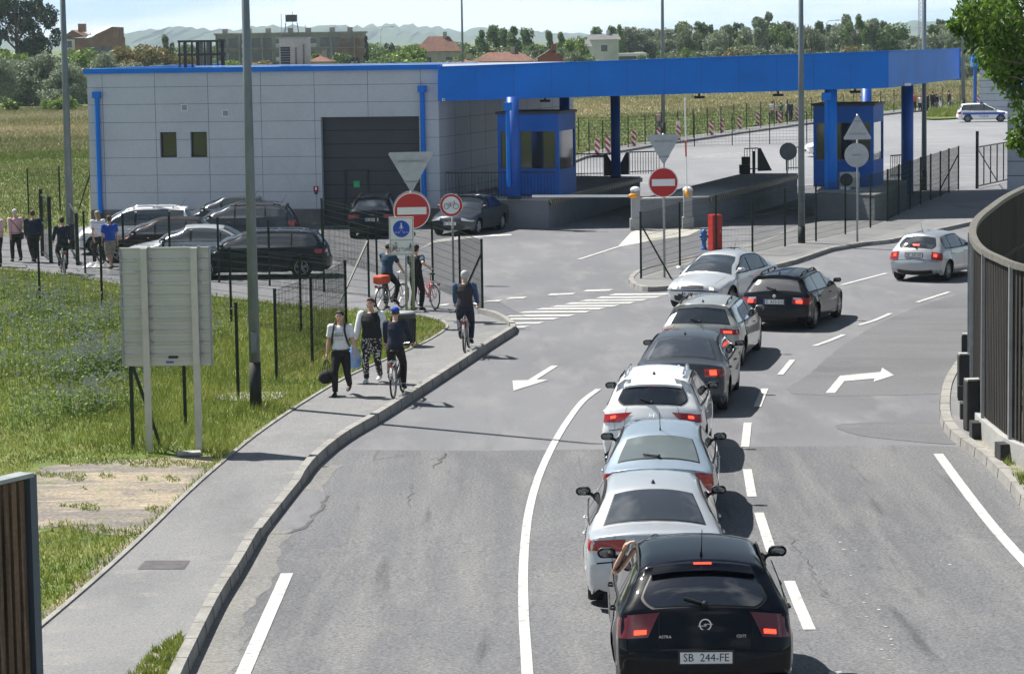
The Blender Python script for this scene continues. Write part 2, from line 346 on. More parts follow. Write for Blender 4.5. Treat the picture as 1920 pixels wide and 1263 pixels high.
# meadow: undulating slab between path and pavement
def inpoly(x, y, P):
    c = False; j = len(P)-1
    for i in range(len(P)):
        if (P[i][1] > y) != (P[j][1] > y) and x < (P[j][0]-P[i][0])*(y-P[i][1])/(P[j][1]-P[i][1])+P[i][0]: c = not c
        j = i
    return c
PATHL = [(-300, 478), (-50, 503), (60, 513), (160, 525), (240, 538), (330, 549), (400, 557), (480, 568), (600, 582), (700, 589), (773, 590)]
meadow_poly = [G(x, y) for x, y in PATHL]+[Vector((p.x, p.y, 0)) for p in reversed(wl)]+[G(-260, 1550), G(-900, 1300), G(-900, 470)]
setting('meadow', meadow_poly, .07, m_meadow, zb=-.04)
setting('edging', GP([(-300, 478), (-50, 503), (60, 513), (160, 525), (240, 538), (330, 549), (400, 557), (480, 568), (600, 582), (700, 589), (773, 590), (773, 592), (700, 591.5), (600, 584.5), (480, 570.5), (400, 559.5), (330, 551.5), (240, 540.5), (160, 527), (60, 515), (-50, 505), (-300, 480)]), .085, m_kerb)
# bare soil patches (ragged outlines)
def ragged(pix, amp, z, m, name='soil', n=6, seed=1):
    rnd = random.Random(seed); P = dense(smooth_line(GP(pix, z), 3, True), .12); out = []
    for p in P: out.append(Vector((p.x+rnd.uniform(-amp, amp), p.y+rnd.uniform(-amp, amp), z)))
    return setting(name, out, z, m)
ragged([(30, 925), (70, 878), (150, 868), (230, 862), (300, 858), (370, 856), (408, 862), (400, 880), (350, 925), (320, 955), (285, 985), (240, 1003), (180, 998), (110, 985), (60, 1003), (0, 985)], .09, .078, m_soil)
ragged([(440, 835), (500, 800), (560, 762), (610, 735), (655, 700), (690, 690), (640, 715), (560, 766), (480, 822)], .07, .079, m_soil, seed=2)
ragged([(745, 645), (790, 625), (822, 608), (834, 612), (822, 622), (790, 640), (755, 658)], .05, .079, m_soil, seed=3)
ragged([(60, 1170), (110, 1120), (180, 1060), (240, 1010), (262, 1002), (230, 1040), (140, 1120), (66, 1182)], .05, .079, m_soil, seed=4)
# concrete footing slab by the lamp post
ragged([(402, 742), (440, 735), (530, 734), (535, 740), (505, 750), (430, 750)], .03, .10, m_conc, name='concrete_slab', seed=5)

# island pavement on the right
ISL = [(1178, 531), (1184, 521), (1202, 510), (1250, 498), (1320, 483), (1400, 462), (1433, 452), (1493, 428), (1560, 418), (1640, 405), (1760, 392), (1900, 375), (2200, 345), (2300, 400), (1900, 402), (1815, 424), (1743, 440), (1673, 456), (1617, 462), (1560, 472), (1493, 495), (1400, 517), (1330, 532), (1270, 543), (1215, 547), (1188, 541)]
isl = [G(x, y) for x, y in ISL]
setting('traffic_island', isl, .12, m_walk, zb=-.03)
il = dense(smooth_line([G(x, y) for x, y in [(1300, 487), (1250, 499), (1202, 511), (1184, 521), (1178, 531), (1188, 541), (1215, 547), (1270, 543), (1330, 532), (1400, 517), (1493, 495), (1560, 472), (1617, 462), (1673, 456), (1743, 440), (1815, 424), (1900, 402)]], 3), .3)
kerb('kerb', il, h=.14, wdt=.17, inward=-1)
setting('island_edging', GP([(1250, 499), (1320, 484), (1400, 463), (1433, 453), (1493, 428.5), (1493, 426.5), (1433, 450), (1400, 460.5), (1320, 481.5), (1250, 496.5)], .12), .126, m_kerb)
# right-hand kerb and strip below the timber screen
RK = [(2080, 1130), (1980, 1020), (1920, 958), (1894, 923), (1862, 888), (1835, 862), (1800, 838), (1776, 817), (1763, 793), (1762, 758), (1771, 722), (1796, 684), (1830, 645), (1880, 605), (1950, 566), (2050, 530)]
rkl = dense(smooth_line([G(x, y) for x, y in RK], 4), .3)
rki = kerb('kerb', rkl, h=.17, wdt=.20, inward=1)
m_verge = ground_mat('verge', [((.26, .24, .2), 1, 0, 1, None), ((.12, .14, .05), 1.2, .45, .6, None), ((.2, .15, .1), 2.5, .5, .7, None)], grain=(.4, 20), bump=.6)
setting('verge', list(rki)+[G(2600, 560), G(3200, 1300)], .14, m_verge, zb=-.03)
setting('pavement', [p for p in rki if G(1800, 838).y-.2 < p.y < G(1880, 605).y]+[G(2050, 610), G(1900, 700), G(1880, 800), G(1905, 850)], .146, m_walk)
# different asphalt fields
setting('asphalt_patch', GP([(300, 1420), (356, 1262), (490, 1012), (566, 912), (640, 843), (900, 845), (1130, 842), (1330, 838), (1560, 836), (1700, 834), (1797, 838), (1835, 863), (1894, 923), (2000, 1040), (2200, 1420)]), .004, m_coarse)
ragged([(1485, 738), (1520, 700), (1570, 655), (1650, 605), (1750, 565), (1850, 540), (1930, 525), (1900, 580), (1830, 640), (1796, 684), (1771, 722), (1763, 738)], .02, .004, m_dark, name='asphalt_patch', seed=8)
ragged([(1565, 797), (1660, 790), (1764, 792), (1776, 816), (1790, 832), (1700, 826), (1610, 815)], .02, .006, m_dark, name='asphalt_patch', seed=9)
ragged([(515, 985), (523, 940), (545, 921), (598, 920), (613, 932), (596, 960), (570, 986), (540, 992)], .03, .008, m_asph, name='asphalt_patch', seed=10)
m_gut = ground_mat('gutter', [((.235, .225, .205), 1, 0, 1, None), ((.19, .185, .175), .9, .42, .66, (1, .5, 1)), ((.14, .135, .13), 2, .6, .8, None)], grain=(.45, 20), bump=.4)
gl = [p for p in kld if p.y < G(597, 870).y]
setting('gutter', gl+[Vector((p.x+.42+.07*sin(p.y*1.1)+.04*sin(p.y*4.7), p.y+.1, 0)) for p in reversed(gl)], .007, m_gut)
# cracks
m_crack = mat('crack', (.075, .075, .078), .9)
def crack(pix, wd=.025, seed=0, z=.011):
    rnd = random.Random(seed); P = dense(GP(pix, z), .18); L, R = [], []
    for i, p in enumerate(P):
        q = p+Vector((rnd.gauss(0, .035), rnd.gauss(0, .035), 0)); ww = wd*rnd.uniform(.35, 1.4); L.append(q+Vector((-ww, ww*.5, 0))); R.append(q+Vector((ww, -ww*.5, 0)))
    return L, R
ck = MB()
for i, (pp, ww) in enumerate([([(613, 928), (608, 945), (590, 968), (568, 990), (540, 1000), (515, 1000), (498, 995)], .028), ([(540, 921), (575, 918), (606, 921)], .014), ([(690, 862), (760, 853), (800, 856)], .009), ([(805, 862), (835, 852), (815, 875)], .013), ([(770, 905), (768, 935), (765, 950)], .006), ([(1480, 1005), (1520, 1070), (1545, 1120)], .006)]):
    ck.grid(crack(pp, ww, i))
ck.build('road_cracks', m_crack)['kind'] = 'structure'
# painted markings
m_paint = ground_mat('road_paint', [((.50, .50, .49), 1, 0, 1, None), ((.40, .40, .39), 2.2, .42, .62, None), ((.22, .22, .22), 8.0, .56, .68, None)], grain=(.1, 60), bump=.1)
m_faint = ground_mat('worn_paint', [((.46, .46, .455), 1, 0, 1, None), ((.27, .27, .27), 4.0, .45, .62, None)], grain=(.1, 60), bump=.1)
def line_strip(mb, pix, wd, z=.0125, n=5):
    P = smooth_line(GP(pix, z), n); L, R = [], []
    for i, p in enumerate(P):
        d = P[min(i+1, len(P)-1)]-P[max(i-1, 0)]; d.normalize(); nv = Vector((-d.y, d.x, 0)); L.append(p+nv*wd/2); R.append(p-nv*wd/2)
    mb.grid([L, R])
pm = MB()
line_strip(pm, [(1122, 729), (1092, 752), (1063, 790), (1040, 828), (1017, 875), (1001, 920), (990, 968), (984, 1020), (981, 1080), (982, 1150), (985, 1200), (989, 1263), (998, 1400)], .13)
for a in ([(1486, 674), (1463, 702)], [(1434, 728), (1420, 762)], [(1402, 792), (1397, 837)], [(1401, 879), (1410, 930)], [(1423, 960), (1447, 1034)], [(1480, 1088), (1518, 1179)], [(1566, 1258), (1605, 1340)],
          [(1527, 648), (1555, 638), (1582, 627)], [(1610, 609), (1640, 600), (1670, 587)], [(1720, 566), (1780, 547)], [(1577, 534), (1662, 512)], [(1830, 530), (1900, 508)]):
    line_strip(pm, a, .15 if a[0][1] > 700 else .13)
line_strip(pm, [(1759, 850), (1800, 906), (1845, 965), (1890, 1018), (1935, 1066), (1990, 1120)], .17)
line_strip(pm, [(538, 1074), (500, 1160), (455, 1263), (420, 1345)], .17)
for xl, xr, y in [(953, 995, 612), (937, 1022, 605), (928, 1050, 597), (945, 1080, 591), (972, 1110, 584), (1003, 1137, 578), (1030, 1163, 573), (1058, 1192, 567.5), (1087, 1217, 562), (1115, 1242, 556.5), (1140, 1260, 551)]:
    pm.add(GP([(xl, y+2.4), (xr-14, y+1.6), (xr, y-1.6), (xl+14, y-.8)], .0125), [(0, 1, 2, 3)])
for xl, xr, y in [(905, 942, 564), (948, 989, 558), (1025, 1080, 551), (1092, 1150, 544), (820, 845, 571)]:
    pm.add(GP([(xl, y+2.5), (xr-8, y+1), (xr, y-2), (xl+8, y-.8)], .0125), [(0, 1, 2, 3)])
pm.add(GP([(1034, 685), (1047, 685), (1006, 711), (1028, 711.5), (963, 732), (961, 713), (990, 712)], .0125), [tuple(range(7))])
pm.add(GP([(1548, 736), (1566, 736), (1583, 714), (1640, 709), (1638, 715), (1676, 703), (1654, 689), (1651, 697), (1575, 704)], .0125), [tuple(range(9))])
pm.add(GP([(785, 468), (812, 455), (905, 444), (960, 441), (958, 439), (880, 440), (815, 450)], .0125), [tuple(range(7))])
line_strip(pm, [(1085, 486), (1160, 462)], .12); 
pm.build('road_markings', m_paint)['kind'] = 'structure'
m_pale = ground_mat('pale_slab', [((.5, .49, .44), 1, 0, 1, None), ((.36, .35, .32), .8, .45, .7, None)], grain=(.12, 20), bump=.1)
setting('concrete_slab', GP([(1158, 463), (1183, 436), (1195, 431), (1315, 430), (1290, 442), (1220, 452)]), .006, m_pale)
fm = MB()
for k in range(9):
    y = 243+k*9.2+k*k*.5; x0 = 1560-k*10
    for q in range(3+k % 2):
        xa = x0+q*95+13*(k*7 % 5)-60; line_strip(fm, [(xa, y+.3), (xa+62, y-.7)], .13, .010, 2)
for k in range(6):
    y = 262+k*8; line_strip(fm, [(1335-k*9, y), (1365-k*6, y-1.5), (1430, y-3)], .13, .010, 2)
for xa in (1300, 1322, 1345): line_strip(fm, [(xa, 296), (xa+70, 286)], .12, .010, 2)
fm.build('bay_markings', m_faint)['kind'] = 'structure'
# scuffs on the right lane
sc_ = MB(); rnd = random.Random(4)
for (x0, y0, x1, y1, n_) in [(1560, 985, 1690, 1250, 22), (1640, 850, 1780, 1100, 7)]:
    for i in range(n_):
        t_ = rnd.random(); p = G(x0+(x1-x0)*t_+rnd.gauss(0, 10), y0+(y1-y0)*t_+rnd.gauss(0, 12), .0115); a = rnd.uniform(.010, .035); b2 = a*rnd.uniform(.6, 2.2)
        sc_.add([p+Vector((a*cos(k)*rnd.uniform(.6, 1.2), b2*sin(k)*rnd.uniform(.6, 1.2), 0)) for k in (0, 1.1, 2, 3, 4.1, 5.2)], [tuple(range(6))])
sc_.build('paint_spots', m_faint)['kind'] = 'structure'
# far lot kerb and pavement strip in front of the field fence
FK = [(1070, 309), (1100, 297), (1180, 284), (1240, 273), (1300, 265), (1400, 250), (1500, 236), (1600, 223), (1700, 212), (1800, 204), (2000, 197)]
FI = [(1070, 300), (1100, 288), (1180, 275), (1240, 265), (1300, 257), (1400, 242.5), (1500, 229), (1600, 217), (1700, 207), (1800, 199.5), (2000, 193)]
setting('pavement', GP(FK)+list(reversed(GP(FI))), .13, m_walk, zb=-.03)
kerb('kerb', dense(GP(FK), .5), h=.15, wdt=.15, inward=-1, gap=False)
# grassy mound in the lot near the police car
ragged([(1735, 222), (1745, 211), (1790, 206), (1830, 205), (1840, 209), (1815, 218), (1780, 222)], .15, .12, m_meadow, name='grass_verge', seed=12)

# hills beyond the plain
m_hill = mat('hill_woods', (.045, .075, .03), .9, var=.4, scale=.004)
def hills(name, Y, pts, dep, seed):
    rnd = random.Random(seed); P = [V(x, y, Y) for x, y in pts]; P = smooth_line(P, 7); rows = [[], [], [], []]
    for p in P:
        z = p.z+rnd.uniform(-1, 1)*Y*.0009
        rows[0].append((p.x, Y-dep, -2)); rows[1].append((p.x+rnd.uniform(-30, 30), Y-dep*.4, z*.6)); rows[2].append((p.x, Y, z)); rows[3].append((p.x, Y+dep, -2))
    o = MB().grid(rows).build(name, m_hill, smooth=True); o['kind'] = 'structure'; return o
hills('hill_range', 6800, [(-200, 70), (100, 72), (220, 66), (290, 57), (330, 53), (400, 56), (440, 58), (480, 51), (560, 50), (640, 49), (700, 53), (760, 60), (820, 63), (900, 66), (980, 67), (1080, 66), (1300, 62), (1500, 56), (1640, 49), (1700, 42), (1760, 40), (1840, 47), (2100, 44)], 900, 3)
hills('hill_range', 8200, [(500, 62), (600, 52), (680, 49), (740, 47), (800, 49), (860, 56), (940, 55), (1000, 57), (1060, 64), (1150, 66)], 500, 6)
# ================================================================== CARS
def paint(name, c, metal=.0, rough=.32, spec=.5): return mat('paint_'+name, c, rough, metal, coat=1.0 if c[0] > .1 else .6, spec=spec if c[0] > .1 else .02, var=.04, scale=2)
P_black = paint('black', (.002, .0028, .006), 0, .3); P_silver = paint('silver', (.50, .53, .565), .4, .34); P_white = paint('white', (.80, .81, .82), 0, .35)
P_blue = paint('grey_blue', (.33, .41, .49), .4, .34); P_dgrey = paint('dark_grey', (.06, .07, .085), .35, .32); P_beige = paint('grey_beige', (.44, .44, .41), .4, .34)
P_brown = paint('brown', (.035, .025, .022), .3, .32); P_pale = paint('pale_silver', (.60, .63, .66), .5, .34); P_night = paint('night', (.010, .012, .018), .2, .3)
m_tyre = mat('tyre', (.012, .012, .013), .85, bump=.2); m_rim = mat('rim', (.42, .43, .45), .32, .8); m_black = mat('black_plastic', (.012, .012, .013), .55); m_gap = mat('gap', (.004, .004, .004), .9)
m_chrome = mat('chrome', (.75, .76, .78), .15, 1); m_under = mat('underside', (.006, .006, .006), .95)
m_red = mat('tail_red', (.32, .008, .012), .12, coat=1); m_dred = mat('dark_red', (.11, .003, .006), .1, coat=1); m_lit = mat('brake_lit', (.8, .02, .01), .3, emit=(1, .045, .02), es=2.0)
m_lens = mat('lens', (.62, .64, .66), .08, coat=1, metal=.3); m_white_l = mat('headlight_lit', (1, 1, 1), .2, emit=(1, .97, .9), es=2.4)
m_plate = mat('plate_white', (.74, .74, .74), .4); m_pblue = mat('plate_blue', (.02, .08, .4), .4); m_ink = mat('ink', (.01, .01, .012), .5); m_amber = mat('amber', (.7, .25, .02), .2, coat=1)
def glass(name, c, rough=.04, ior=1.75): return mat('glass_'+name, c, rough, 0, ior=ior, spec=.9, coat=1)
G_dark = glass('dark', (.006, .007, .009)); G_mid = glass('mid', (.018, .022, .025)); G_pale = glass('pale', (.13, .155, .155)); G_sky = glass('sky', (.035, .042, .05))

def cr(pts, n=6, lin=()):
    """Catmull-Rom through rows of numbers"""
    P = np.array(pts, float); out = []
    N = len(P)
    for i in range(N-1):
        a, b, c, d = P[max(i-1, 0)], P[i], P[i+1], P[min(i+2, N-1)]
        for k in range(n):
            t = k/n
            if i in lin: out.append(b+(c-b)*t)
            else:
                m0 = (c-a)/2; m1 = (d-b)/2; L = c-b
                for m_ in (m0, m1):                  # limit overshoot
                    s = np.linalg.norm(m_)/(np.linalg.norm(L)+1e-6)
                    if s > 1.25: m_ *= 1.25/s
                out.append((2*t**3-3*t*t+1)*b+(t**3-2*t*t+t)*m0+(-2*t**3+3*t*t)*c+(t**3-t*t)*m1)
    out.append(P[-1]); return np.array(out)
class Curve:
    def __init__(s, pts, n=6):
        s.P = cr(pts, n); d = np.linalg.norm(np.diff(s.P[:, :2], axis=0), axis=1); s.s = np.concatenate([[0], np.cumsum(d)])
    def at(s, t):
        t = min(max(t, 0), s.s[-1]); return np.array([np.interp(t, s.s, s.P[:, k]) for k in range(3)])
    n0 = n1 = None
    def n_at(s, t):
        a, b = s.at(t-.03), s.at(t+.03); d = b-a; l = math.hypot(d[0], d[1]) or 1
        n = np.array([-d[1]/l, d[0]/l]); t = min(max(t, 0), s.s[-1])
        for e, q in ((s.n0, t), (s.n1, s.s[-1]-t)):
            if e is not None and q < .16:
                k = 1-q/.16; k = k*k*(3-2*k); n = n*(1-k)+e*k; n = n/np.linalg.norm(n)
        return n
    def t_z(s, z): return float(np.interp(z, s.P[:, 1], s.s)) if s.P[-1, 1] > s.P[0, 1] else float(np.interp(-z, -s.P[:, 1], s.s))
    def t_y(s, y): return float(np.interp(y, s.P[:, 0], s.s))
    def E(s, t):
        p = s.at(t); n = s.n_at(t); return np.array([p[0]-n[0]*p[2], p[1]-n[1]*p[2]])
class Car:
    def __init__(s, name, L, W, H, kind, body, label, group, gl=None, front_gl=None, wheel_r=.315, rails=False, belt=.93, tail=None, plate=None, badge=None, hwr=None, spokes=5, cat='car', detail=2, roof=None):
        s.L, s.W, s.H, s.kind, s.body, s.belt, s.wr = L, W, H, kind, body, belt, wheel_r
        s.root = empty(name, label=label, cat=cat, group=group); s.gl = gl or G_dark; s.fgl = front_gl or s.gl; b = belt
        R = {'hatch': [(.18, .20, .10), (.05, .32, .15), (.0, .46, .17), (.0, .60, .16), (.05, .70, .13), (.08, .80, .12), (.13, .90, .11), (.19, b+.06, .10)],
             'suv': [(.18, .26, .10), (.05, .38, .15), (.0, .50, .17), (.0, .66, .16), (.05, .76, .13), (.08, .88, .12), (.13, .98, .11), (.19, b+.10, .10)],
             'estate': [(.16, .20, .10), (.04, .32, .13), (.0, .46, .15), (.0, .60, .15), (.05, .68, .12), (.07, .78, .11), (.10, .90, .10), (.15, b+.07, .09)],
             'sedan': [(.18, .20, .10), (.05, .32, .14), (.0, .46, .16), (.0, .60, .16), (.05, .69, .13), (.07, .80, .12), (.06, .92, .12), (.05, b+.08, .11)]}
        R['liftback'] = R['sedan']; rr = R[kind]; e = rr[-1]
        T = {'hatch': [e, (.36, b+.24, .10), (.58, H-.12, .09), (.64, H-.055, .085), (.72, H-.035, .07), (1.1, H-.01, .06), (1.7, H, .06)],
             'suv': [e, (.34, b+.28, .10), (.50, H-.14, .09), (.50, H-.06, .085), (.58, H-.04, .07), (1.1, H-.01, .06), (1.8, H, .06)],
             'estate': [e, (.28, b+.24, .10), (.42, H-.13, .09), (.40, H-.06, .085), (.48, H-.045, .07), (1.1, H-.015, .06), (2.0, H, .06)],
             'liftback': [e, (.22, b+.11, .09), (.42, b+.16, .09), (.80, H-.19, .10), (1.06, H-.07, .09), (1.25, H-.035, .07), (1.7, H-.005, .06), (2.1, H, .06)],
             'sedan': [e, (.14, b+.11, .08), (.46, b+.13, .08), (.62, b+.15, .09), (.98, H-.17, .10), (1.24, H-.06, .09), (1.42, H-.03, .07), (1.8, H-.005, .06), (2.2, H, .06)]}[kind]
        s.rg = {'hatch': (e[0]+.03, .575), 'suv': (e[0]+.03, .485), 'estate': (e[0]+.02, .405), 'liftback': (.45, 1.02), 'sedan': (.64, 1.20)}[kind]
        wt = L-(1.98 if kind != 'suv' else 1.85); cw = L-1.06
        T += [(max(T[-1][0]+.3, wt-.35), H-.02, .06), (wt, H-.075, .07), (wt+.22, H-.17, .09), ((wt+cw)/2+.1, (H+b)/2+.02, .12), (cw-.02, b+.05, .13), (cw+.08, b+.02, .12), (L-.62, b-.05, .11), (L-.30, b-.12, .12), (L-.12, .74, .15)]
        s.wsr = (wt+.03, cw-.06)
        FR = [(L-.12, .74, .15), (L-.03, .64, .19), (L, .52, .22), (L-.01, .36, .21), (L-.08, .20, .16)]
        s.R, s.T, s.FR = Curve(rr), Curve(T, 7), Curve(FR)
        for A, B in ((s.R, s.T), (s.T, s.FR)):
            m_ = A.n_at(A.s[-1])+B.n_at(0); m_ = m_/np.linalg.norm(m_); A.n1 = m_; B.n0 = m_
        s.ya = .80 if kind != 'sedan' else .95; s.yf = L-.84
        if kind == 'estate': s.ya = .92
        s.Rarc = wheel_r+.045
        s.edge = np.array([s.R.E(t) for t in np.linspace(0, s.R.s[-1], 40)]+[s.T.E(t) for t in np.linspace(0, s.T.s[-1], 160)]+[s.FR.E(t) for t in np.linspace(0, s.FR.s[-1], 30)])
        s.Et = np.array([s.T.E(t) for t in np.linspace(0, s.T.s[-1], 220)])
        s.detail = detail; s.shell(); s.fit(rails, tail, plate, badge, spokes, roof)
    # half width of the bare side surface
    def Wf(s, y, z):
        hw = s.W/2; b = s.belt; x = hw
        if z < .6: x = hw-.05*((.6-z)/.4)**2
        elif z < b: x = hw-.035*((z-.6)/(b-.6))**2
        else: x = hw-.035-.02*min(1, (z-b)/.05)-(z-b)*((hw-.055)-(hw*.64))/(s.H-b)
        a = max(0, 1-y/1.1); c = max(0, 1-(s.L-y)/1.25); x -= .07*a*a+.13*c*c
        for yc in (s.ya, s.yf):
            d = math.hypot(y-yc, z-s.wr); x += .018*math.exp(-((d-s.Rarc)/.07)**2)
        return x
    def rd(s, y, z, r=.085):
        d = float(np.min(np.hypot(s.edge[:, 0]-y, s.edge[:, 1]-z)))
        return 0 if d >= r else r-math.sqrt(max(0, r*r-(r-d)**2))
    def side(s, y, z, off=0): return s.Wf(y, z)-s.rd(y, z)+off
    def S(s, cv, t, q, off=0):
        """strip surface point; q -1..1 across the car"""
        p = cv.at(t); n = cv.n_at(t); k = abs(q)**2.2; c = p[2]*k; e = cv.E(t)
        xe = s.Wf(e[0], e[1])-.085
        return Vector((q*xe, p[0]-n[0]*(c-off), p[1]-n[1]*(c-off)))
    def zbot(s, y):
        z = .21 if not s.kind == 'suv' else .26
        for yc in (s.ya, s.yf):
            if abs(y-yc) < s.Rarc: z = max(z, s.wr-.01+math.sqrt(s.Rarc**2-(y-yc)**2))
        return z
    def shell(s):
        mb = MB(); nu, nv = (84, 15) if s.detail > 1 else (46, 9)
        tR = np.linspace(0, s.R.s[-1], nv); tT = np.linspace(0, s.T.s[-1], nu); tF = np.linspace(0, s.FR.s[-1], nv)
        qs = [-1, -.93, -.82, -.65, -.4, 0, .4, .65, .82, .93, 1]
        for cv, ts in ((s.R, tR), (s.T, tT), (s.FR, tF)): mb.grid([[s.S(cv, t, q) for q in qs] for t in ts])
        ER = [s.R.E(t) for t in tR]; ET = [s.T.E(t) for t in tT]; EF = [s.FR.E(t) for t in tF][::-1]
        y0, y1 = ET[0][0], ET[-1][0]; rows = []
        for side in (-1, 1):
            g = []
            for i in range(nu):
                u = (ET[i][0]-y0)/(y1-y0); u = min(max(u, 0), 1); col = []
                yb = ER[0][0]+u*(EF[0][0]-ER[0][0]); B = np.array([yb, s.zbot(yb)])
                for j in range(nv):
                    v = (j/(nv-1))**.85
                    jr = v*(nv-1); j0 = int(min(jr, nv-2)); fr_ = jr-j0
                    Rv = ER[j0]*(1-fr_)+ER[j0+1]*fr_; Fv = EF[j0]*(1-fr_)+EF[j0+1]*fr_
                    Bl = ER[0]*(1-u)+EF[0]*u; Tl = ER[-1]*(1-u)+EF[-1]*u
                    p = B*(1-v)+ET[i]*v+Rv*(1-u)+Fv*u-(Bl*(1-v)+Tl*v)
                    if j == nv-1: p = ET[i]
                    elif i == 0: p = Rv
                    elif i == nu-1: p = Fv
                    x = s.side(p[0], p[1]) if j < nv-1 and 0 < i < nu-1 else s.Wf(p[0], p[1])-.085
                    col.append(Vector((side*x, p[0], p[1])))
                g.append(col)
            if side < 0: g = g[::-1]
            mb.grid(g)
        bm = bmesh.new(); vs = [bm.verts.new(v) for v in mb.v]
        for f in mb.f:
            try: bm.faces.new([vs[i] for i in f])
            except ValueError: pass
        bmesh.ops.remove_doubles(bm, verts=bm.verts, dist=.004); bmesh.ops.recalc_face_normals(bm, faces=bm.faces)
        me = bpy.data.meshes.new('body'); bm.to_mesh(me); bm.free(); me.polygons.foreach_set('use_smooth', [True]*len(me.polygons))
        me.materials.append(s.body); o = bpy.data.objects.new('body', me); C.objects.link(o); o.parent = s.root; s.bodyo = o
        ub = MB(); ub.box((0, s.L/2, .42), (s.W-.52, s.L-.5, .42)); ub.box((0, (s.ya+s.yf)/2, .34), (s.W-.14, s.yf-s.ya-2*s.Rarc-.02, .24)); ub.box((0, .38, .38), (s.W-.35, .3, .3)); ub.box((0, s.L-.38, .38), (s.W-.35, .3, .3))
        ub.build('underbody', m_under, s.root)
    def strip(s, cv, t0, t1, q0, q1, off=.006, nt=8, nq=8, qf=None):
        rows = []
        for i in range(nt+1):
            t = t0+(t1-t0)*i/nt; a, b = (q0, q1) if qf is None else qf(i/nt)
            rows.append([s.S(cv, t, a+(b-a)*k/nq, off) for k in range(nq+1)])
        return rows
    def patch(s, side, ys, zl, zu, off=.005, nv=5):
        return [[Vector((side*s.side(y, zl(y)+(zu(y)-zl(y))*k/nv, off), y, zl(y)+(zu(y)-zl(y))*k/nv)) for k in range(nv+1)] for y in ys]
    def part(s, name, rows, m, parent=None, smooth=True, extra=None):
        mb = MB()
        for r in (rows if isinstance(rows[0][0], list) else [rows]): mb.grid(r)
        return mb.build(name, m, parent or s.root, smooth)
    def lamp_wrap(s, side, z0, z1, q0, wl, cv=None, nt=6, off=.010, taper=0, rear=True):
        cv = cv or s.R; rows = []
        for i in range(nt+1):
            z = z0+(z1-z0)*i/nt; t = cv.t_z(z); f = i/nt; qa = q0+taper*(1-f); r = [s.S(cv, t, side*(qa+(1-qa)*k/5), off) for k in range(6)]
            e = cv.E(t); w_ = wl*(1-.25*abs(2*f-1))
            for k in range(1, 5):
                d = w_*(k/4); y = e[0]+(d if rear else -d); rr = .085
                dd = min(d, rr); x = s.Wf(y, z)-(rr-math.sqrt(rr*rr-(rr-dd)**2))+off
                r.append(Vector((side*x, y-(off if rear else -off)*(1-k/4), e[1])))
            rows.append(r)
        return rows
    def fit(s, rails, tail, plate, badge, spokes, roof):
        R, T, FR, L, W, H, b = s.R, s.T, s.FR, s.L, s.W, s.H, s.belt
        # rear screen
        g0, g1 = T.t_y(s.rg[0]), T.t_y(s.rg[1])
        if s.kind in ('hatch', 'suv'):
            k_ = lambda f: (.90-.05*f+.03*sin(pi*f))*(.70+.30*min(1, (f+.02)/.34)**.5); qf = lambda f: (-k_(f), k_(f))
        elif s.kind == 'estate': qf = lambda f: (-(.92-.04*f), .92-.04*f)
        else: qf = lambda f: (-(.90-.03*f), .90-.03*f)
        fr = lambda f: tuple(1.035*x for x in qf(f))
        s.part('rear_window', s.strip(T, g0, g1, 0, 0, .010, 12, 16, qf), s.gl)
        s.part('window_seal', s.strip(T, g0-.022, g1+.022, 0, 0, .005, 12, 16, fr), m_black)
        s.part('windscreen', s.strip(T, T.t_y(s.wsr[0]), T.t_y(s.wsr[1]), -.93, .93, .008, 8, 12), s.fgl)
        # side windows
        ys = np.linspace(.2, L-.9, 90)
        zup = lambda y: float(np.interp(y, s.Et[:, 0], s.Et[:, 1]))-.055
        zlo = lambda y: b+.03+.03*max(0, 1-(y-.3)/1.6)
        d0 = {'hatch': .62, 'suv': .62, 'estate': .42, 'liftback': .78, 'sedan': .98}[s.kind]
        ok = [y for y in ys if y > d0 and zup(y) > zlo(y)+.03]; ya, yb = min(ok), max(ok)
        yB = (ya*0+L*.505); yC = s.ya+.30 if s.kind in ('estate', 'hatch', 'suv') else s.ya+.36
        spans = [(ya, yC-.03), (yC+.02, yB-.04), (yB+.04, yb)]
        for sd in (-1, 1):
            s.part('window_surround', s.patch(sd, np.linspace(ya-.03, yb+.04, 40), lambda y: zlo(y)-.02, lambda y: max(zlo(y)-.015, zup(y)+.022), .004), m_black)
            for a, c in spans:
                if c-a > .12: s.part('side_window', s.patch(sd, np.linspace(a, c, 16), zlo, zup, .009), s.gl if c < yB else s.fgl)
            if s.detail:
                # doors with dark shut lines behind them
                for a, c, nm in ((s.ya+s.Rarc*.55, yB, 'door'), (yB+.012, s.yf-s.Rarc-.02, 'door')):
                    zl = lambda y: max(.30, s.zbot(y)+.035) if s.zbot(y) > .3 else .30
                    yy = np.linspace(a, c, 18)
                    s.part('door_seam', s.patch(sd, np.linspace(a-.012, c+.012, 18), lambda y: zl(y)-.012, lambda y: zlo(y)-.018, .002), m_gap)
                    dr = s.part('door', s.patch(sd, yy, zl, lambda y: zlo(y)-.03, .006, 8), s.body)
                    hb = MB(); hy = a+.16; xx = s.side(hy, b-.12, .02)
                    hb.tube([(sd*(xx-.02), hy-.09, b-.12), (sd*(xx+.012), hy-.07, b-.12), (sd*(xx+.012), hy+.06, b-.12), (sd*(xx-.02), hy+.08, b-.12)], .013, 6); hb.build('handle', s.body, dr, True)
                mir = MB(); my = s.wsr[1]-.26; mx_ = s.Wf(my, b+.06)
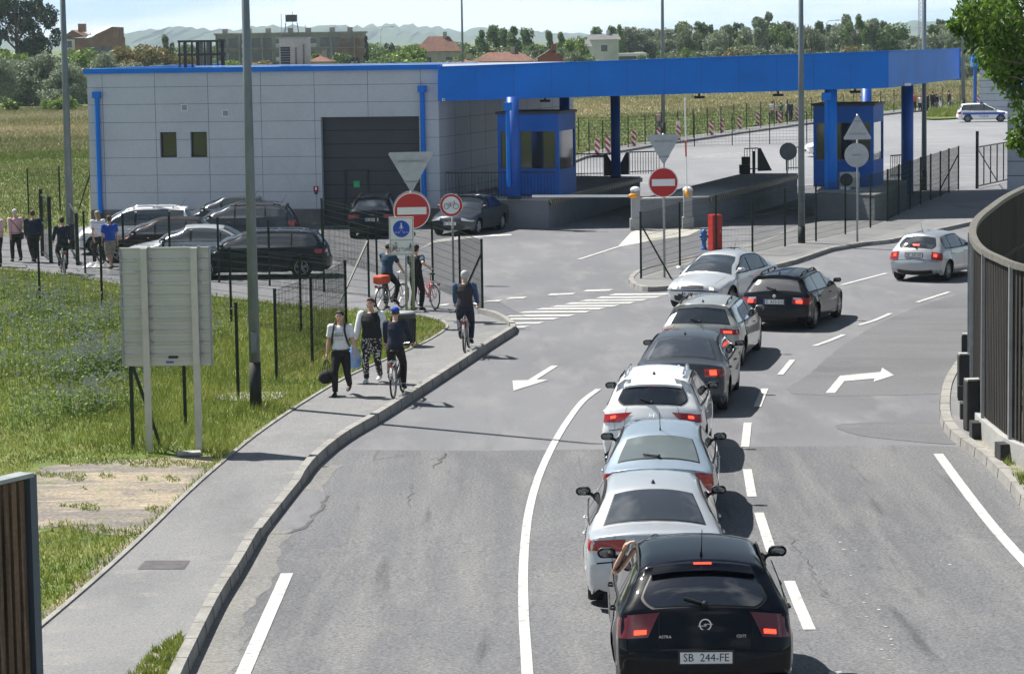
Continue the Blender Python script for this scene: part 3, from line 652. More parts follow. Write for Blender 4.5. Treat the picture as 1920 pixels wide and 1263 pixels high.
                mir.grid([[(sd*(mx_+.115+q_*k1), my+.03+yy_, b+.115+zz_) for k1 in (-1, -.8, 0, .8, 1) for zz_ in ()] for q_ in ()] or [[(sd*(mx_+.115+.105*cos(a_)*rr_*(1 if abs(cos(a_)) < .7 else 1)), my+yo_, b+.115+.062*max(-.92, min(.92, 1.25*sin(a_)))*rr_) for a_ in [2*pi*k/14 for k in range(14)]] for yo_, rr_ in ((-.035, .9), (-.03, 1), (.03, .93), (.08, .6), (.095, .05))], True); mir.bar((sd*(mx_-.03), my+.03, b+.055), (sd*(mx_+.06), my+.03, b+.075), .045, .04)
                mo = mir.build('mirror', m_black if s.body in (P_black, P_night, P_dgrey, P_silver, P_blue) or s.kind == 'suv' else s.body, s.root, True)
                gm = MB(); gm.ball((sd*(mx_+.115), my-.034, b+.115), (.088, .008, .048), 12, 6); gm.build('mirror_glass', G_mid, mo, True)
        # bumper inserts and seams
        s.part('bumper_insert', s.strip(R, R.t_z(.215), R.t_z(.34), -.78, .78, .006, 4, 10), m_black)
        s.part('grille', s.strip(FR, FR.t_z(.33), FR.t_z(.46), -.6, .6, .008, 3, 8), m_black)
        zs = .68 if s.kind != 'suv' else .74
        sm = [s.strip(R, R.t_z(zs)-.006, R.t_z(zs)+.006, -.98, .98, .003, 1, 20)]
        tl = tail or {}
        qd = tl.get('seam', .80)
        for sd in (-1, 1): sm.append(s.strip(R, R.t_z(zs), R.s[-1], sd*qd-.004, sd*qd+.004, .004, 6, 1))
        s.part('tailgate_seam', sm, m_gap)
        # hood seam
        s.part('bonnet_seam', [s.strip(T, T.t_y(L-.95), T.t_y(L-.3), sd*.80-.004, sd*.80+.004, .003, 6, 1) for sd in (-1, 1)], m_gap)
        # wheels
        for yc in (s.ya, s.yf):
            for sd in (-1, 1): s.wheel(sd, yc, spokes)
        # tail lamps
        z0, z1, q0, wl = tl.get('box', (.70, .88, .62, .22))
        for sd in (-1, 1):
            o = s.part('tail_light', s.lamp_wrap(sd, z0, z1, q0, wl, taper=tl.get('taper', 0)), m_dred if tl.get('dark') else m_red)
            if tl.get('lit'):
                a0, a1, c0, c1 = tl['lit']; s.part('lit_bulb', s.strip(R, R.t_z(a0), R.t_z(a1), sd*c0, sd*c1, .016, 3, 4), m_lit, o)
            if tl.get('white'):
                a0, a1, c0, c1 = tl['white']; s.part('reversing_lens', s.strip(R, R.t_z(a0), R.t_z(a1), sd*c0, sd*c1, .015, 3, 4), m_lens, o)
        if tl.get('bar'):
            y0_, y1_, qb = tl['bar']; s.part('high_brake_light', s.strip(T, T.t_y(y0_), T.t_y(y1_), -qb, qb, .022, 2, 10), m_lit)
        if tl.get('spoiler'):
            yy = s.rg[1]; tt = T.t_y(yy); rows = s.strip(T, tt-.03, tt+.10, -.88, .88, .0, 4, 16)
            n_ = len(rows); mb = MB(); top = [[p+Vector((0, -.055*(1-i/(n_-1)), .022*(1-i/(n_-1))+.006)) for p in r] for i, r in enumerate(rows)]
            mb.grid(top+[[p+Vector((0, 0, -.035)) for p in top[0]]]); mb.build('spoiler', s.body, s.root, True)
        if tl.get('wiper'):
            tt = T.t_y(s.rg[0])+.03; mb = MB(); p0 = s.S(T, tt-.02, 0, .03); p1 = s.S(T, tt+.05, -tl['wiper'], .03); mb.bar(p0, p1, .022, .018); mb.ball(p0, .03, 8, 5)
            mb.build('wiper', m_black, s.root)
        # head lamps
        for sd in (-1, 1):
            o = s.part('headlight', s.lamp_wrap(sd, .60, .72, .60, .30, cv=FR, rear=False), m_lens)
        # plates
        if plate:
            z, txt, yoff, eu = plate; t = R.t_z(z); p = s.S(R, t, 0, .02); mb = MB(); mb.box(p, (.52, .012, .115)); o = mb.build('licence_plate', m_plate, s.root)
            mb = MB(); text_mb(mb, txt, p+Vector((.0, -.008, 0)), (1, 0, 0), (0, 0, 1), .115, .92); mb.build('plate_text', m_ink, o)
            if eu: MB().box(p+Vector((-.24, -.008, 0)), (.035, .002, .108)).build('plate_band', m_pblue, o)
            mb = MB(); mb.box(p+Vector((0, .004, 0)), (.56, .012, .145)); mb.build('plate_recess', m_black, s.root)
        if badge:
            kind, z = badge; t = R.t_z(z); p = s.S(R, t, 0, .013); emblem(s.root, kind, p, -1)
        if rails:
            for sd in (-1, 1):
                mb = MB(); pts = []
                for k in range(9):
                    y = s.rg[1]+.25+(s.wsr[0]-.1-s.rg[1]-.25)*k/8; e = s.S(T, T.t_y(y), sd*.97, 0); pts.append(e+Vector((0, 0, .055 if 0 < k < 8 else .0)))
                mb.tube(smooth_line(pts, 2), .016, 6)
                for k in (1, 4, 7): mb.bar(pts[k], pts[k]-Vector((0, 0, .06)), .03, .05)
                mb.build('roof_rail', m_black if rails == 1 else m_chrome, s.root, True)
        ya_ = s.rg[1]+.28; p = s.S(T, T.t_y(ya_), 0, 0); mb = MB()
        if roof == 'fin': mb.grid([[p+Vector((-.018, -.05, -.005)), p+Vector((0, -.05, .06)), p+Vector((.018, -.05, -.005))], [p+Vector((-.022, .1, -.005)), p+Vector((0, .1, .0)), p+Vector((.022, .1, -.005))]]); mb.ball(p+Vector((0, -.01, 0)), (.024, .06, .035), 8, 6)
        else: mb.tube([p+Vector((0, 0, -.01)), p+Vector((0, -.04, .05)), p+Vector((0, -.22, .30))], [.018, .007, .004], 6)
        mb.build('antenna', m_black, s.root, True)
    def wheel(s, sd, yc, spokes):
        r = s.wr; w2 = .205; x = sd*(s.W/2-.035-w2/2+.0); c = Vector((x, yc, r)); mb = MB()
        mb.lathe([(r*.66, -w2/2), (r*.93, -w2/2), (r, -w2/2+.03), (r, w2/2-.03), (r*.93, w2/2), (r*.66, w2/2)], c, 28, 'X'); o = mb.build('wheel', m_tyre, s.root, True)
        rb = MB(); f = sd*(w2/2-.012); rr = r*.68
        rb.lathe([(rr, f), (rr*.90, f), (rr*.86, f-sd*.05), (rr, -f)], c, 28, 'X')
        for k in range(spokes):
            a = 2*pi*k/spokes+.3; dv = Vector((0, cos(a), sin(a))); tv = Vector((0, -sin(a), cos(a)))
            for e in ((-1, 1) if spokes < 8 else (0,)):
                rb.bar(c+Vector((f-sd*.01, 0, 0))+tv*(.012*e), c+Vector((f-sd*.005, 0, 0))+dv*rr*.92+tv*(.03*e), .028, .03, up=(1, 0, 0))
        rb.lathe([(0.001, f+sd*.008), (.05, f+sd*.004), (.055, f-sd*.03)], c, 12, 'X')
        rb.build('rim', m_rim, o, True); db = MB(); db.lathe([(.001, f-sd*.06), (rr*.88, f-sd*.06)], c, 20, 'X'); db.build('brake_disc', m_under, o)
    def place(s, X, Y, heading, z=0):
        s.root.location = (X, Y*KY, z); s.root.rotation_euler = (0, 0, -rad(heading)); return s
def ring(mb, c, ro, ri, y, n=28, th=.008):
    b = len(mb.v)
    for rr in (ro, ri):
        for k in range(n): a = 2*pi*k/n; mb.v.append(c+Vector((rr*cos(a), y, rr*sin(a))))
    for rr in (ro, ri):
        for k in range(n): a = 2*pi*k/n; mb.v.append(c+Vector((rr*cos(a), 0, rr*sin(a))))
    for k in range(n):
        j = (k+1) % n; mb.f += [(b+k, b+j, b+n+j, b+n+k), (b+k, b+2*n+k, b+2*n+j, b+j), (b+n+k, b+n+j, b+3*n+j, b+3*n+k)]
def emblem(parent, kind, p, sy, sc_=1.0):
    """round car badges built as raised metal shapes; sy is the facing along y"""
    mb = MB(); y = sy*.008
    def L(a, b_, w_=.010): mb.bar(p+Vector((a[0]*sc_, y, a[1]*sc_)), p+Vector((b_[0]*sc_, y, b_[1]*sc_)), w_*sc_, .006)
    if kind == 'bolt':
        ring(mb, p, .062*sc_, .050*sc_, y); L((-.075, -.010), (.012, -.010), .012); L((.012, -.010), (-.012, .008), .012); L((-.012, .008), (.075, .008), .012)
    elif kind == 'vw':
        ring(mb, p, .062*sc_, .054*sc_, y); L((-.024, .048), (0, .004)); L((.024, .048), (0, .004)); L((-.05, .02), (-.024, -.046)); L((-.024, -.046), (0, -.006)); L((0, -.006), (.024, -.046)); L((.024, -.046), (.05, .02))
    elif kind == 'arrow':
        ring(mb, p, .046*sc_, .036*sc_, y); L((-.02, -.02), (.012, .02), .012); L((-.005, -.02), (.022, .012), .008)
    elif kind == 'roundel':
        ring(mb, p, .042*sc_, .030*sc_, y); L((-.03, 0), (.03, 0), .006); L((0, -.03), (0, .03), .006)
    elif kind == 'h':
        L((-.03, -.04), (-.036, .045), .013); L((.03, -.04), (.036, .045), .013); L((-.03, 0), (.03, 0), .012)
    elif kind == 'rings':
        for k in range(4): ring(mb, p+Vector(((k-1.5)*.05, 0, 0)), .033, .027, y, 16)
    elif kind == 'oval':
        ring(mb, p, .05*sc_, .042*sc_, y); L((-.02, -.02), (0, .0), .008); L((0, 0), (.02, -.02), .008); L((-.045, .005), (0, -.01), .008); L((.045, .005), (0, -.01), .008)
    mb.build('emblem', m_chrome, parent)

def cpos(px, py, Y): return V(px, py, Y*KY).x
GQ = 'cars queuing towards the border crossing'; GPK = 'cars parked beside the blue-topped building'
# --- the queue
a1 = Car('hatchback_car', 4.32, 1.83, 1.50, 'hatch', P_black, 'glossy black hatchback with round lightning emblem and plate SB 244-FE', GQ, G_dark, wheel_r=.33, tail=dict(box=(.80, 1.03, .60, .24), dark=1, taper=.14, lit=(.835, .875, .76, .92), bar=(.60, .625, .16), spoiler=1, wiper=.30, seam=.60), plate=(.60, 'SB  244-FE', 0, 0), badge=('bolt', .905), belt=.99)
a1.place(cpos(1324, 1235, 20.1), 20.1, 1.2, 0)
mb = MB(); text_mb(mb, 'ASTRA', a1.S(a1.R, a1.R.t_z(.80), -.52, .012), (1, 0, 0), (0, 0, 1), .042); text_mb(mb, 'CDTI', a1.S(a1.R, a1.R.t_z(.80), .46, .012), (1, 0, 0), (0, 0, 1), .042); mb.build('lettering', m_chrome, a1.root)
a2 = Car('sedan_car', 4.5, 1.78, 1.45, 'sedan', P_silver, 'bright silver four-door sedan directly ahead of the glossy black hatchback', GQ, G_sky, tail=dict(box=(.79, .95, .52, .24), bar=None, seam=.72), plate=(.70, 'SB  812-HT', 0, 1), badge=('vw', .955), belt=.93, roof='fin'); a2.place(cpos(1229, 990, 25.2), 25.2, 2.0)
a3 = Car('liftback_car', 4.4, 1.73, 1.43, 'liftback', P_blue, 'grey-blue liftback with a long slanted rear wiper and tall tail lights', GQ, G_pale, tail=dict(box=(.66, .97, .80, .14), wiper=.36, seam=.79), plate=(.735, 'NA  471-DR', 0, 1), badge=('arrow', .94), belt=.93); a3.place(cpos(1233, 857, 29.9), 29.9, 5)
a4 = Car('crossover_car', 4.2, 1.77, 1.60, 'suv', P_white, 'white crossover with roof rails and plate RI 3791-G', GQ, G_dark, wheel_r=.335, rails=2, tail=dict(box=(.84, 1.0, .46, .2), taper=.26, lit=(.92, .965, .84, .97), white=(.74, .835, .86, .97), bar=(.47, .492, .17), seam=.62, spoiler=1, wiper=.3), plate=(.80, 'RI  3791-G', 0, 1), badge=('h', .95), belt=1.0, roof='fin'); a4.place(cpos(1221, 762, 34.5), 34.5, 7)
a5 = Car('sedan_car', 4.8, 1.84, 1.46, 'sedan', P_dgrey, 'dark grey sedan with tinted windows ahead of the white crossover', GQ, G_sky, wheel_r=.33, front_gl=G_dark, tail=dict(box=(.76, .93, .64, .24), lit=(.79, .88, .78, .95), seam=.78), plate=(.62, 'OS  205-KM', 0, 0), badge=('roundel', .95), belt=.93, roof='fin'); a5.place(cpos(1272, 700, 39.6), 39.6, 9)
a6 = Car('estate_car', 4.7, 1.82, 1.48, 'estate', P_beige, 'grey-beige estate car with roof rails between the dark sedan and the black estate', GQ, G_mid, wheel_r=.33, rails=1, tail=dict(box=(.79, .92, .60, .28), lit=(.82, .87, .70, .94), seam=.78, wiper=.3), plate=(.60, 'SB  690-GN', 0, 0), badge=('vw', .9), belt=.94, roof='fin'); a6.place(cpos(1310, 615, 45.1), 45.1, 12.5)
a7 = Car('estate_car', 4.5, 1.80, 1.43, 'estate', P_night, 'black estate car with rooftop rails and plate PZ 833-DG facing away up the curve', GQ, glass('tint', (.12, .115, .115)), front_gl=G_dark, wheel_r=.33, rails=1, tail=dict(box=(.70, .86, .60, .24), lit=(.72, .80, .72, .92), white=(.81, .86, .64, .9), seam=.78, wiper=.34), plate=(.74, 'PZ  833-DG', 0, 1), badge=('roundel', .88), belt=.92, roof='fin'); a7.place(cpos(1450, 552, 50.8), 50.8, 19.5)
a8 = Car('hatchback_car', 4.1, 1.70, 1.44, 'hatch', paint('ash', (.40, .42, .44), .45, .34), 'silver hatchback with plate SB 541-EE turning right behind the timber screen', GQ, G_mid, tail=dict(box=(.70, .93, .74, .16), lit=(.78, .88, .82, .96), wiper=.3, bar=(.25, .29, .16), seam=.72), plate=(.80, 'SB  541-EE', 0, 0), badge=None, belt=.93, spokes=9); a8.place(cpos(1712, 480, 60.5), 60.5, 29)
a9 = Car('sedan_car', 4.67, 1.74, 1.46, 'sedan', P_pale, 'silver sedan with lit headlights coming the other way towards the crosswalk', GQ, G_mid, front_gl=G_sky, belt=.92, spokes=8, tail=dict()); 
r = a9.root; p = V(1296, 540, 54.8*KY); hd = rad(26); dirv = Vector((-sin(hd), -cos(hd), 0)); org = Vector((p.x, p.y, 0))-dirv*4.67
r.location = org; r.rotation_euler = (0, 0, atan2(dirv.y, dirv.x)-pi/2)
def front_kit(c, plate_txt, emb, grille=(.60, .70, .46), lit=True, eu=0, pz=.47):
    FR = c.FR; g = c.part('grille', c.strip(FR, FR.t_z(grille[1]), FR.t_z(grille[0]), -grille[2], grille[2], .010, 3, 8), m_black)
    for k in range(3):
        z = grille[0]+(grille[1]-grille[0])*(k+.5)/3; c.part('grille_bar', c.strip(FR, FR.t_z(z)-.004, FR.t_z(z)+.004, -grille[2], grille[2], .016, 1, 8), m_chrome, g)
    if pz:
        t = FR.t_z(pz); p = c.S(FR, t, 0, .02); mb = MB(); mb.box(p, (.52, .012, .115)); o = mb.build('licence_plate', m_plate, c.root)
        mb = MB(); text_mb(mb, plate_txt, p+Vector((0, .009, 0)), (-1, 0, 0), (0, 0, 1), .115, .92); mb.build('plate_text', m_ink, o)
        MB().box(p+Vector((.24, .008, 0)), (.035, .002, .108)).build('plate_band', m_pblue, o)
    emblem(c.root, emb, c.S(FR, FR.t_z((grille[0]+grille[1])/2), 0, .02), 1)
    c.part('bumper_strip', c.strip(FR, FR.t_z(.575), FR.t_z(.535), -1, 1, .012, 2, 12), m_black)
    c.part('lower_intake', c.strip(FR, FR.t_z(.40), FR.t_z(.24), -.8, .8, .012, 3, 12), m_black)
    if lit:
        for sd in (-1, 1): c.part('lit_bulb', c.strip(FR, FR.t_z(.70), FR.t_z(.63), sd*.70, sd*.84, .016, 3, 3), m_white_l)
front_kit(a9, 'SB  519-GU', 'vw')
# --- parked cars, seen from the side, noses to the left
def side_car(c, px_nose, Y, h=-90.0):
    Y = Y*KY; X = V(px_nose, 450, Y).x; c.root.location = (X+c.L*1.0, Y, 0); c.root.rotation_euler = (0, 0, -rad(h)); return c
b1 = Car('estate_car', 4.75, 1.82, 1.50, 'estate', P_night, 'long black estate car parked side-on behind the mesh fence and tall lamp post', GPK, G_mid, rails=2, wheel_r=.335, tail=dict(box=(.80, .95, .66, .34)), belt=.95); side_car(b1, 340, 64.6)
b2 = Car('sedan_car', 4.5, 1.76, 1.45, 'sedan', P_silver, 'silver-blue sedan parked behind the panelled sign back', GPK, G_mid, tail=dict(), belt=.92); side_car(b2, 236, 67.3)
b3 = Car('hatchback_car', 4.2, 1.76, 1.50, 'hatch', P_brown, 'dark brown hatchback parked between the white crossover and the silver-blue sedan', GPK, G_mid, tail=dict(), belt=.94); side_car(b3, 183, 69.9)
b4 = Car('crossover_car', 4.5, 1.84, 1.66, 'suv', P_white, 'white crossover with silver roof parked nearest the grey pavement walkers', GPK, G_mid, wheel_r=.34, rails=2, tail=dict(), belt=1.02); side_car(b4, 143, 72.6)
b5 = Car('estate_car', 4.6, 1.80, 1.50, 'estate', P_dgrey, 'dark grey estate car half hidden behind the white crossover', GPK, G_mid, rails=1, tail=dict(), belt=.95, detail=1); side_car(b5, 330, 75.6)
b6 = Car('hatchback_car', 4.1, 1.74, 1.53, 'hatch', P_dgrey, 'dark hatchback with pale roof parked closest to the panelled wall', GPK, G_mid, tail=dict(box=(.80, 1.0, .70, .2)), belt=.96, detail=1); side_car(b6, 322, 79.0)
b7 = Car('estate_car', 4.6, 1.84, 1.60, 'estate', P_night, 'black estate car parked rear-out in front of the grey roller door', GPK, G_sky, wheel_r=.34, rails=1, tail=dict(box=(.78, .92, .60, .28), seam=.78), plate=(.72, 'SB  802-FR', 0, 1), badge=('rings', .9), belt=.98, roof='fin'); b7.place(cpos(696, 400, 76.3), 76.3, 2)
b8 = Car('saloon_car', 4.4, 1.79, 1.45, 'sedan', P_dgrey, 'dark grey car parked nose-out beside the booth platform', GPK, G_mid, front_gl=G_sky, tail=dict(), belt=.93)
p = V(843, 415, 77.0*KY); hd = rad(-20); dirv = Vector((-sin(rad(20)), -cos(rad(20)), 0)); b8.root.location = Vector((p.x, p.y, 0))-dirv*4.4; b8.root.rotation_euler = (0, 0, atan2(dirv.y, dirv.x)-pi/2)
front_kit(b8, 'SB  331-EL', 'oval', grille=(.46, .66, .5), lit=False, pz=.47)
b8.root.name = 'sedan_car'
# --- far lot
c1 = Car('police_car', 4.4, 1.8, 1.55, 'estate', P_white, 'white police car with blue side band and roof light bar in the far lot', 'cars in the far customs lot', G_mid, tail=dict(), belt=.95, detail=1)
q = G(1808, 230); c1.root.location = (V(1797, 225, q.y).x, q.y+1.2, 0); c1.root.rotation_euler = (0, 0, rad(-97))
c1.part('side_band', [c1.patch(sd, np.linspace(.5, 3.9, 20), lambda y: .62, lambda y: .80, .016) for sd in (-1, 1)], m_pblue)
mb = MB(); mb.box((0, 2.0, 1.60), (1.1, .28, .10)); mb.build('light_bar', mat('blue_lamp', (.02, .06, .5), .2, coat=1), c1.root, bevel=.02)
mb = MB(); 
for sd in (-1, 1): text_mb(mb, 'POLICIJA', (sd*(c1.side(1.9, .55, .03)), 2.2, .50), (0, sd*1.0, 0), (0, 0, 1), .2)
mb.build('lettering', m_pblue, c1.root)
c2 = Car('hatchback_car', 4.1, 1.74, 1.48, 'hatch', P_white, 'white car almost hidden behind the right blue booth', 'cars in the far customs lot', G_mid, tail=dict(), belt=.94, detail=1)
q = G(1530, 295); c2.root.location = (V(1511, 290, q.y).x+4.1, q.y+.8, 0); c2.root.rotation_euler = (0, 0, rad(90))
# --- bus parked beyond the canopy
bx = V(1146, 120, 559).x; zt = 3.9
bus = empty('bus', (bx, 559, 0), 0, 'white coach whose roof shows above the blue canopy', 'bus')
m_busw = mat('bus_white', (.72, .72, .68), .4, coat=.5)
MB().box((3.7, 1.3, zt/2+.2), (7.4, 2.5, zt-.4)).build('body', m_busw, bus, bevel=.15); MB().box((3.9, .04, 2.75), (6.8, .06, 1.0)).build('side_window', G_mid, bus)
MB().box((6.0, 1.3, zt+.08), (1.8, 1.7, .2)).build('roof_unit', m_busw, bus, bevel=.05)
for xx in (1.4, 5.9): MB().lathe([(.01, -.02), (.3, -.02), (.5, -.0), (.5, .25)], (xx, .02, .5), 20, 'Y').build('wheel', m_tyre, bus)
# --- bare arm out of the window of the first car
m_skin = mat('skin', (.55, .33, .24), .55, var=.1, scale=8)
# ================================================================== BUILDING, CANOPY, BOOTHS
m_panel = ground_mat('facade_panel', [((.50, .53, .575), 1, 0, 1, None), ((.455, .485, .53), .5, .45, .7, None), ((.54, .565, .60), 1.3, .55, .8, (1, 1, .3))], grain=(.05, 8), bump=.05, rough=.5)
m_plinth = ground_mat('plinth', [((.17, .165, .16), 1, 0, 1, None), ((.12, .12, .12), 1.2, .45, .7, None)], grain=(.2, 15), bump=.2)
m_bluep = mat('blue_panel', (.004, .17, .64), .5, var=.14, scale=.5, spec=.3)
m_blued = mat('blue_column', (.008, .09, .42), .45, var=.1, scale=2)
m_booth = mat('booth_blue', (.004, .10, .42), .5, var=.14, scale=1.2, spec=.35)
m_door = mat('roller_door', (.035, .042, .052), .5, var=.1, scale=1.5)
m_rail = mat('railing', (.02, .022, .026), .5); m_steel = mat('galvanised', (.34, .36, .37), .5, .6, var=.2, scale=6); m_stl2 = mat('grey_steel', (.30, .31, .32), .55, .3, var=.15, scale=4)
m_glassd = mat('booth_glass', (.02, .022, .022), .08, spec=.8, coat=.6); m_gutter = mat('white_flashing', (.7, .75, .8), .4)
m_dark2 = mat('dark_paint', (.02, .022, .025), .5); m_green = mat('fence_green', (.006, .018, .012), .55, .2); m_greenl = mat('exit_green', (.02, .35, .12), .5)
m_roof = ground_mat('roof_sheet', [((.3, .34, .4), 1, 0, 1, None), ((.22, .25, .3), .5, .4, .7, None)], grain=(.1, 5), bump=.1)
def frame_from(a, b): d = Vector((b[0]-a[0], b[1]-a[1], 0)); L = d.length; return L, atan2(d.y, d.x)
FL, FR_ = V(168, 300, 83.3*KY), V(824, 300, 81.5*KY); WLn, wang = frame_from(FL, FR_)
ZW = 6.17; SD = Vector((sin(rad(16.5)), cos(rad(16.5)), 0))        # direction of the side wall, lanes and platforms
building = empty('customs_building', (FL.x, FL.y, 0), wang, 'long grey panelled building with roller door and blue roof edge', 'building')
Rl = Matrix.Rotation(-wang, 3, 'Z'); back = Rl@(SD*20.3)                # the side wall in the building's own axes
def uu(px): 
    d = ray(px, 300); t = (FL.y-CP.y)/d.y
    # intersect the line of sight with the facade plane
    a = Vector((FL.x, FL.y)); e = Vector((cos(wang), sin(wang))); dd = Vector((d.x, d.y)); det = e.x*(-dd.y)+dd.x*e.y
    return (((0-a.x)*(-dd.y)+dd.x*(0-a.y))/det)
def ww(px, py):                                      # height on the facade of a picture point
    u = uu(px); p = Vector((FL.x+cos(wang)*u, FL.y+sin(wang)*u, 0)); return top_z(p, py)
gx0, gx1 = uu(603), uu(787); gz1 = ww(700, 219)
# front wall with openings: strips
win = [(uu(301), uu(332), ww(316, 295), ww(316, 248)), (uu(358), uu(389), ww(373, 294), ww(373, 247))]
mb = MB()
def wallbox(x0, x1, z0, z1, y0=0, th=.3): mb.box(((x0+x1)/2, y0+th/2, (z0+z1)/2), (x1-x0, th, z1-z0))
zp = ww(500, 392)
cx = [0, win[0][0], win[0][1], win[1][0], win[1][1], gx0]
wallbox(cx[0], cx[1], zp, ZW-.001); wallbox(cx[2], cx[3], zp, ZW); wallbox(cx[4], cx[5], zp, ZW-.001)
for a, b_ in ((win[0][0], win[0][1]), (win[1][0], win[1][1])):
    wallbox(a, b_, zp, win[0][2]); wallbox(a, b_, win[0][3], ZW)
wallbox(gx0, gx1, gz1, ZW); wallbox(gx1, WLn, zp, ZW-.001)
# side wall, rear and left walls
sL = back.length; sdir = back.normalized(); rot = Matrix.Rotation(atan2(sdir.y, sdir.x), 3, 'Z')
mb.box(Vector((WLn, .0, 0))+sdir*(sL/2+.16)+Vector((0, 0, (zp+ZW)/2))+Vector((-.12, .0, 0)), (sL, .25, ZW-zp), rot=rot)
by, bx_ = back.y-.3, WLn+back.x-.3; mb.box(Vector((.14, by/2, (zp+ZW)/2)), (.26, by-.6, ZW-zp)); mb.box((bx_/2, by, ZW/2), (bx_, .25, ZW))
mb.build('wall', m_panel, building)
mb = MB(); mb.box((gx0/2, .10, zp/2), (gx0-.004, .3, zp-.004)); mb.box(((gx1+WLn)/2, .10, zp/2), (WLn-gx1-.004, .3, zp-.004))
mb.box(Vector((WLn-.16, .0, zp/2))+sdir*(sL/2+.16), (sL, .28, zp-.004), rot=rot); mb.build('plinth', m_plinth, building)
# panel joints: fine dark grooves laid on the wall as thin proud strips
mb = MB(); rows_ = [ww(450, y) for y in (161.5, 194, 228, 261, 294.5, 327.5, 360)]
holes = [(gx0, gx1, 0, gz1)]+[(a, b_, c_, d_) for a, b_, c_, d_ in win]
for z in rows_:
    x = 0
    segs = [(0, WLn)]
    for h in holes:
        if h[2] < z < h[3]: segs = [q for s_ in segs for q in ((s_[0], min(s_[1], h[0])), (max(s_[0], h[1]), s_[1])) if q[1]-q[0] > .05]
    for a, b_ in segs: mb.box(((a+b_)/2, -.001, z), (b_-a, .006, .014))
    mb.box(Vector((WLn+.006, 0, z))+sdir*(sL/2)+Vector((0, 0, 0)), (sL-.05, .008, .014), rot=rot)
for px in (196, 294, 393, 492, 592, 692, 791):
    x = uu(px)
    for z0, z1 in ((zp, ZW),):
        if gx0 < x < gx1: z0 = gz1
        mb.box((x, -.001, (z0+z1)/2), (.014, .006, z1-z0-.02))
for k in range(1, 9): mb.box(Vector((WLn+.006, 0, (zp+ZW)/2))+sdir*(k*2.1), (.014, .008, ZW-zp), rot=rot)
mb.build('panel_joints', mat('joint_grey', (.06, .065, .07), .8), building)
mb = MB(); mb.box((WLn/2, .12, ZW+.10), (WLn+.24, .5, .20)); mb.box((-.0, by/2+.2, ZW+.1), (.3, by-.4, .198)); mb.build('roof_edge', m_bluep, building)
mb = MB(); mb.prism([(.1, .4), (WLn-.1, .4), (bx_, by), (.1, by)], ZW-.02, ZW+.06); mb.build('roof', m_roof, building)
mb = MB(); mb.box((WLn/2+3, .42, ZW+.235), (WLn*.8, .35, .05)); mb.build('flashing', m_gutter, building)
# roller door with personnel door
mb = MB(); mb.box(((gx0+gx1)/2, .32, gz1/2), (gx1-gx0, .06, gz1)); o = mb.build('roller_door', m_door, building)
mb = MB()
for k in range(1, 8): mb.box(((gx0+gx1)/2, .287, gz1*k/8), (gx1-gx0, .012, .02))
mb.build('door_ribs', m_gap, o)
dx0, dx1, dz = uu(643), uu(686), ww(660, 320)
fb = MB(); fb.box((dx0, .27, dz/2), (.09, .05, dz)); fb.box((dx1, .27, dz/2), (.09, .05, dz)); fb.box(((dx0+dx1)/2, .27, dz), (dx1-dx0+.09, .05, .09)); fb.build('door_frame', m_dark2, o)
MB().box((uu(665), .26, ww(665, 346)), (.26, .01, .26)).build('exit_sign', m_greenl, o)
mb = MB()
p0 = Vector((uu(665), .252, ww(665, 346))); mb.bar(p0+Vector((-.02, 0, -.02)), p0+Vector((.03, 0, .07)), .03, .004); mb.bar(p0+Vector((-.02, 0, -.02)), p0+Vector((-.06, 0, -.09)), .03, .004); mb.bar(p0+Vector((-.0, 0, -.02)), p0+Vector((.06, 0, -.09)), .03, .004); mb.build('exit_figure', m_plate, o)
for a, b_, c_, d_ in win:
    mb = MB(); th = .045
    mb.box((a+th/2, .21, (c_+d_)/2), (th, .08, d_-c_)); mb.box((b_-th/2, .21, (c_+d_)/2), (th, .08, d_-c_)); mb.box(((a+b_)/2, .21, d_-th/2), (b_-a-2*th, .08, th)); mb.box(((a+b_)/2, .21, c_+th/2), (b_-a-2*th, .08, th))
    o = mb.build('window', m_dark2, building); MB().box(((a+b_)/2, .225, (c_+d_)/2), (b_-a-.06, .02, d_-c_-.06)).build('pane', m_glassd, o)
for px, py in ((349, 202), (425.5, 212.5)):
    x, z = uu(px), ww(px, py); o = MB().box((x, -.02, z), (.27, .05, .27)).build('vent', m_gutter, building); MB().box((x, -.048, z), (.21, .01, .21)).build('vent_grille', m_stl2, o)
for px, yt in ((187, 178), (795, 167)):
    x = uu(px); zt_ = ww(px, yt); mb = MB(); mb.box((x, -.13, zt_), (.32, .24, .26)); mb.tube([(x, -.12, zt_-.1), (x, -.12, .55)], .10, 12); mb.build('downpipe', m_bluep, building, False)
    MB().tube([(x, -.12, .56), (x, -.12, .06)], .105, 12).build('pipe_shoe', m_dark2, building)
x, z = uu(591.5), ww(591.5, 354); mb = MB().box((x, -.02, z), (.2, .03, .22)); o = mb.build('extinguisher_sign', m_red, building); MB().box((x, -.038, z+.01), (.07, .006, .13)).build('symbol', m_plate, o); MB().box((x, -.02, z-.17), (.13, .03, .10)).build('plate', m_dark2, building)
# camera on the corner
def cctv(name, p, label, ang=0):
    r_ = empty(name, p, ang, label, 'security camera'); mb = MB(); mb.box((0, -.16, -.02), (.11, .3, .11)); mb.build('housing', m_gutter, r_, bevel=.015); mb = MB(); mb.tube([(0, .0, .15), (0, 0, .02), (0, -.1, .0)], .025, 6); mb.build('bracket', m_stl2, r_); MB().ball((0, -.31, -.02), (.035, .012, .035)).build('lens', m_glassd, r_)
p = V(827, 186, 81.2*KY); cctv('security_camera', p, 'white camera at the corner where grey wall meets blue canopy', .4)
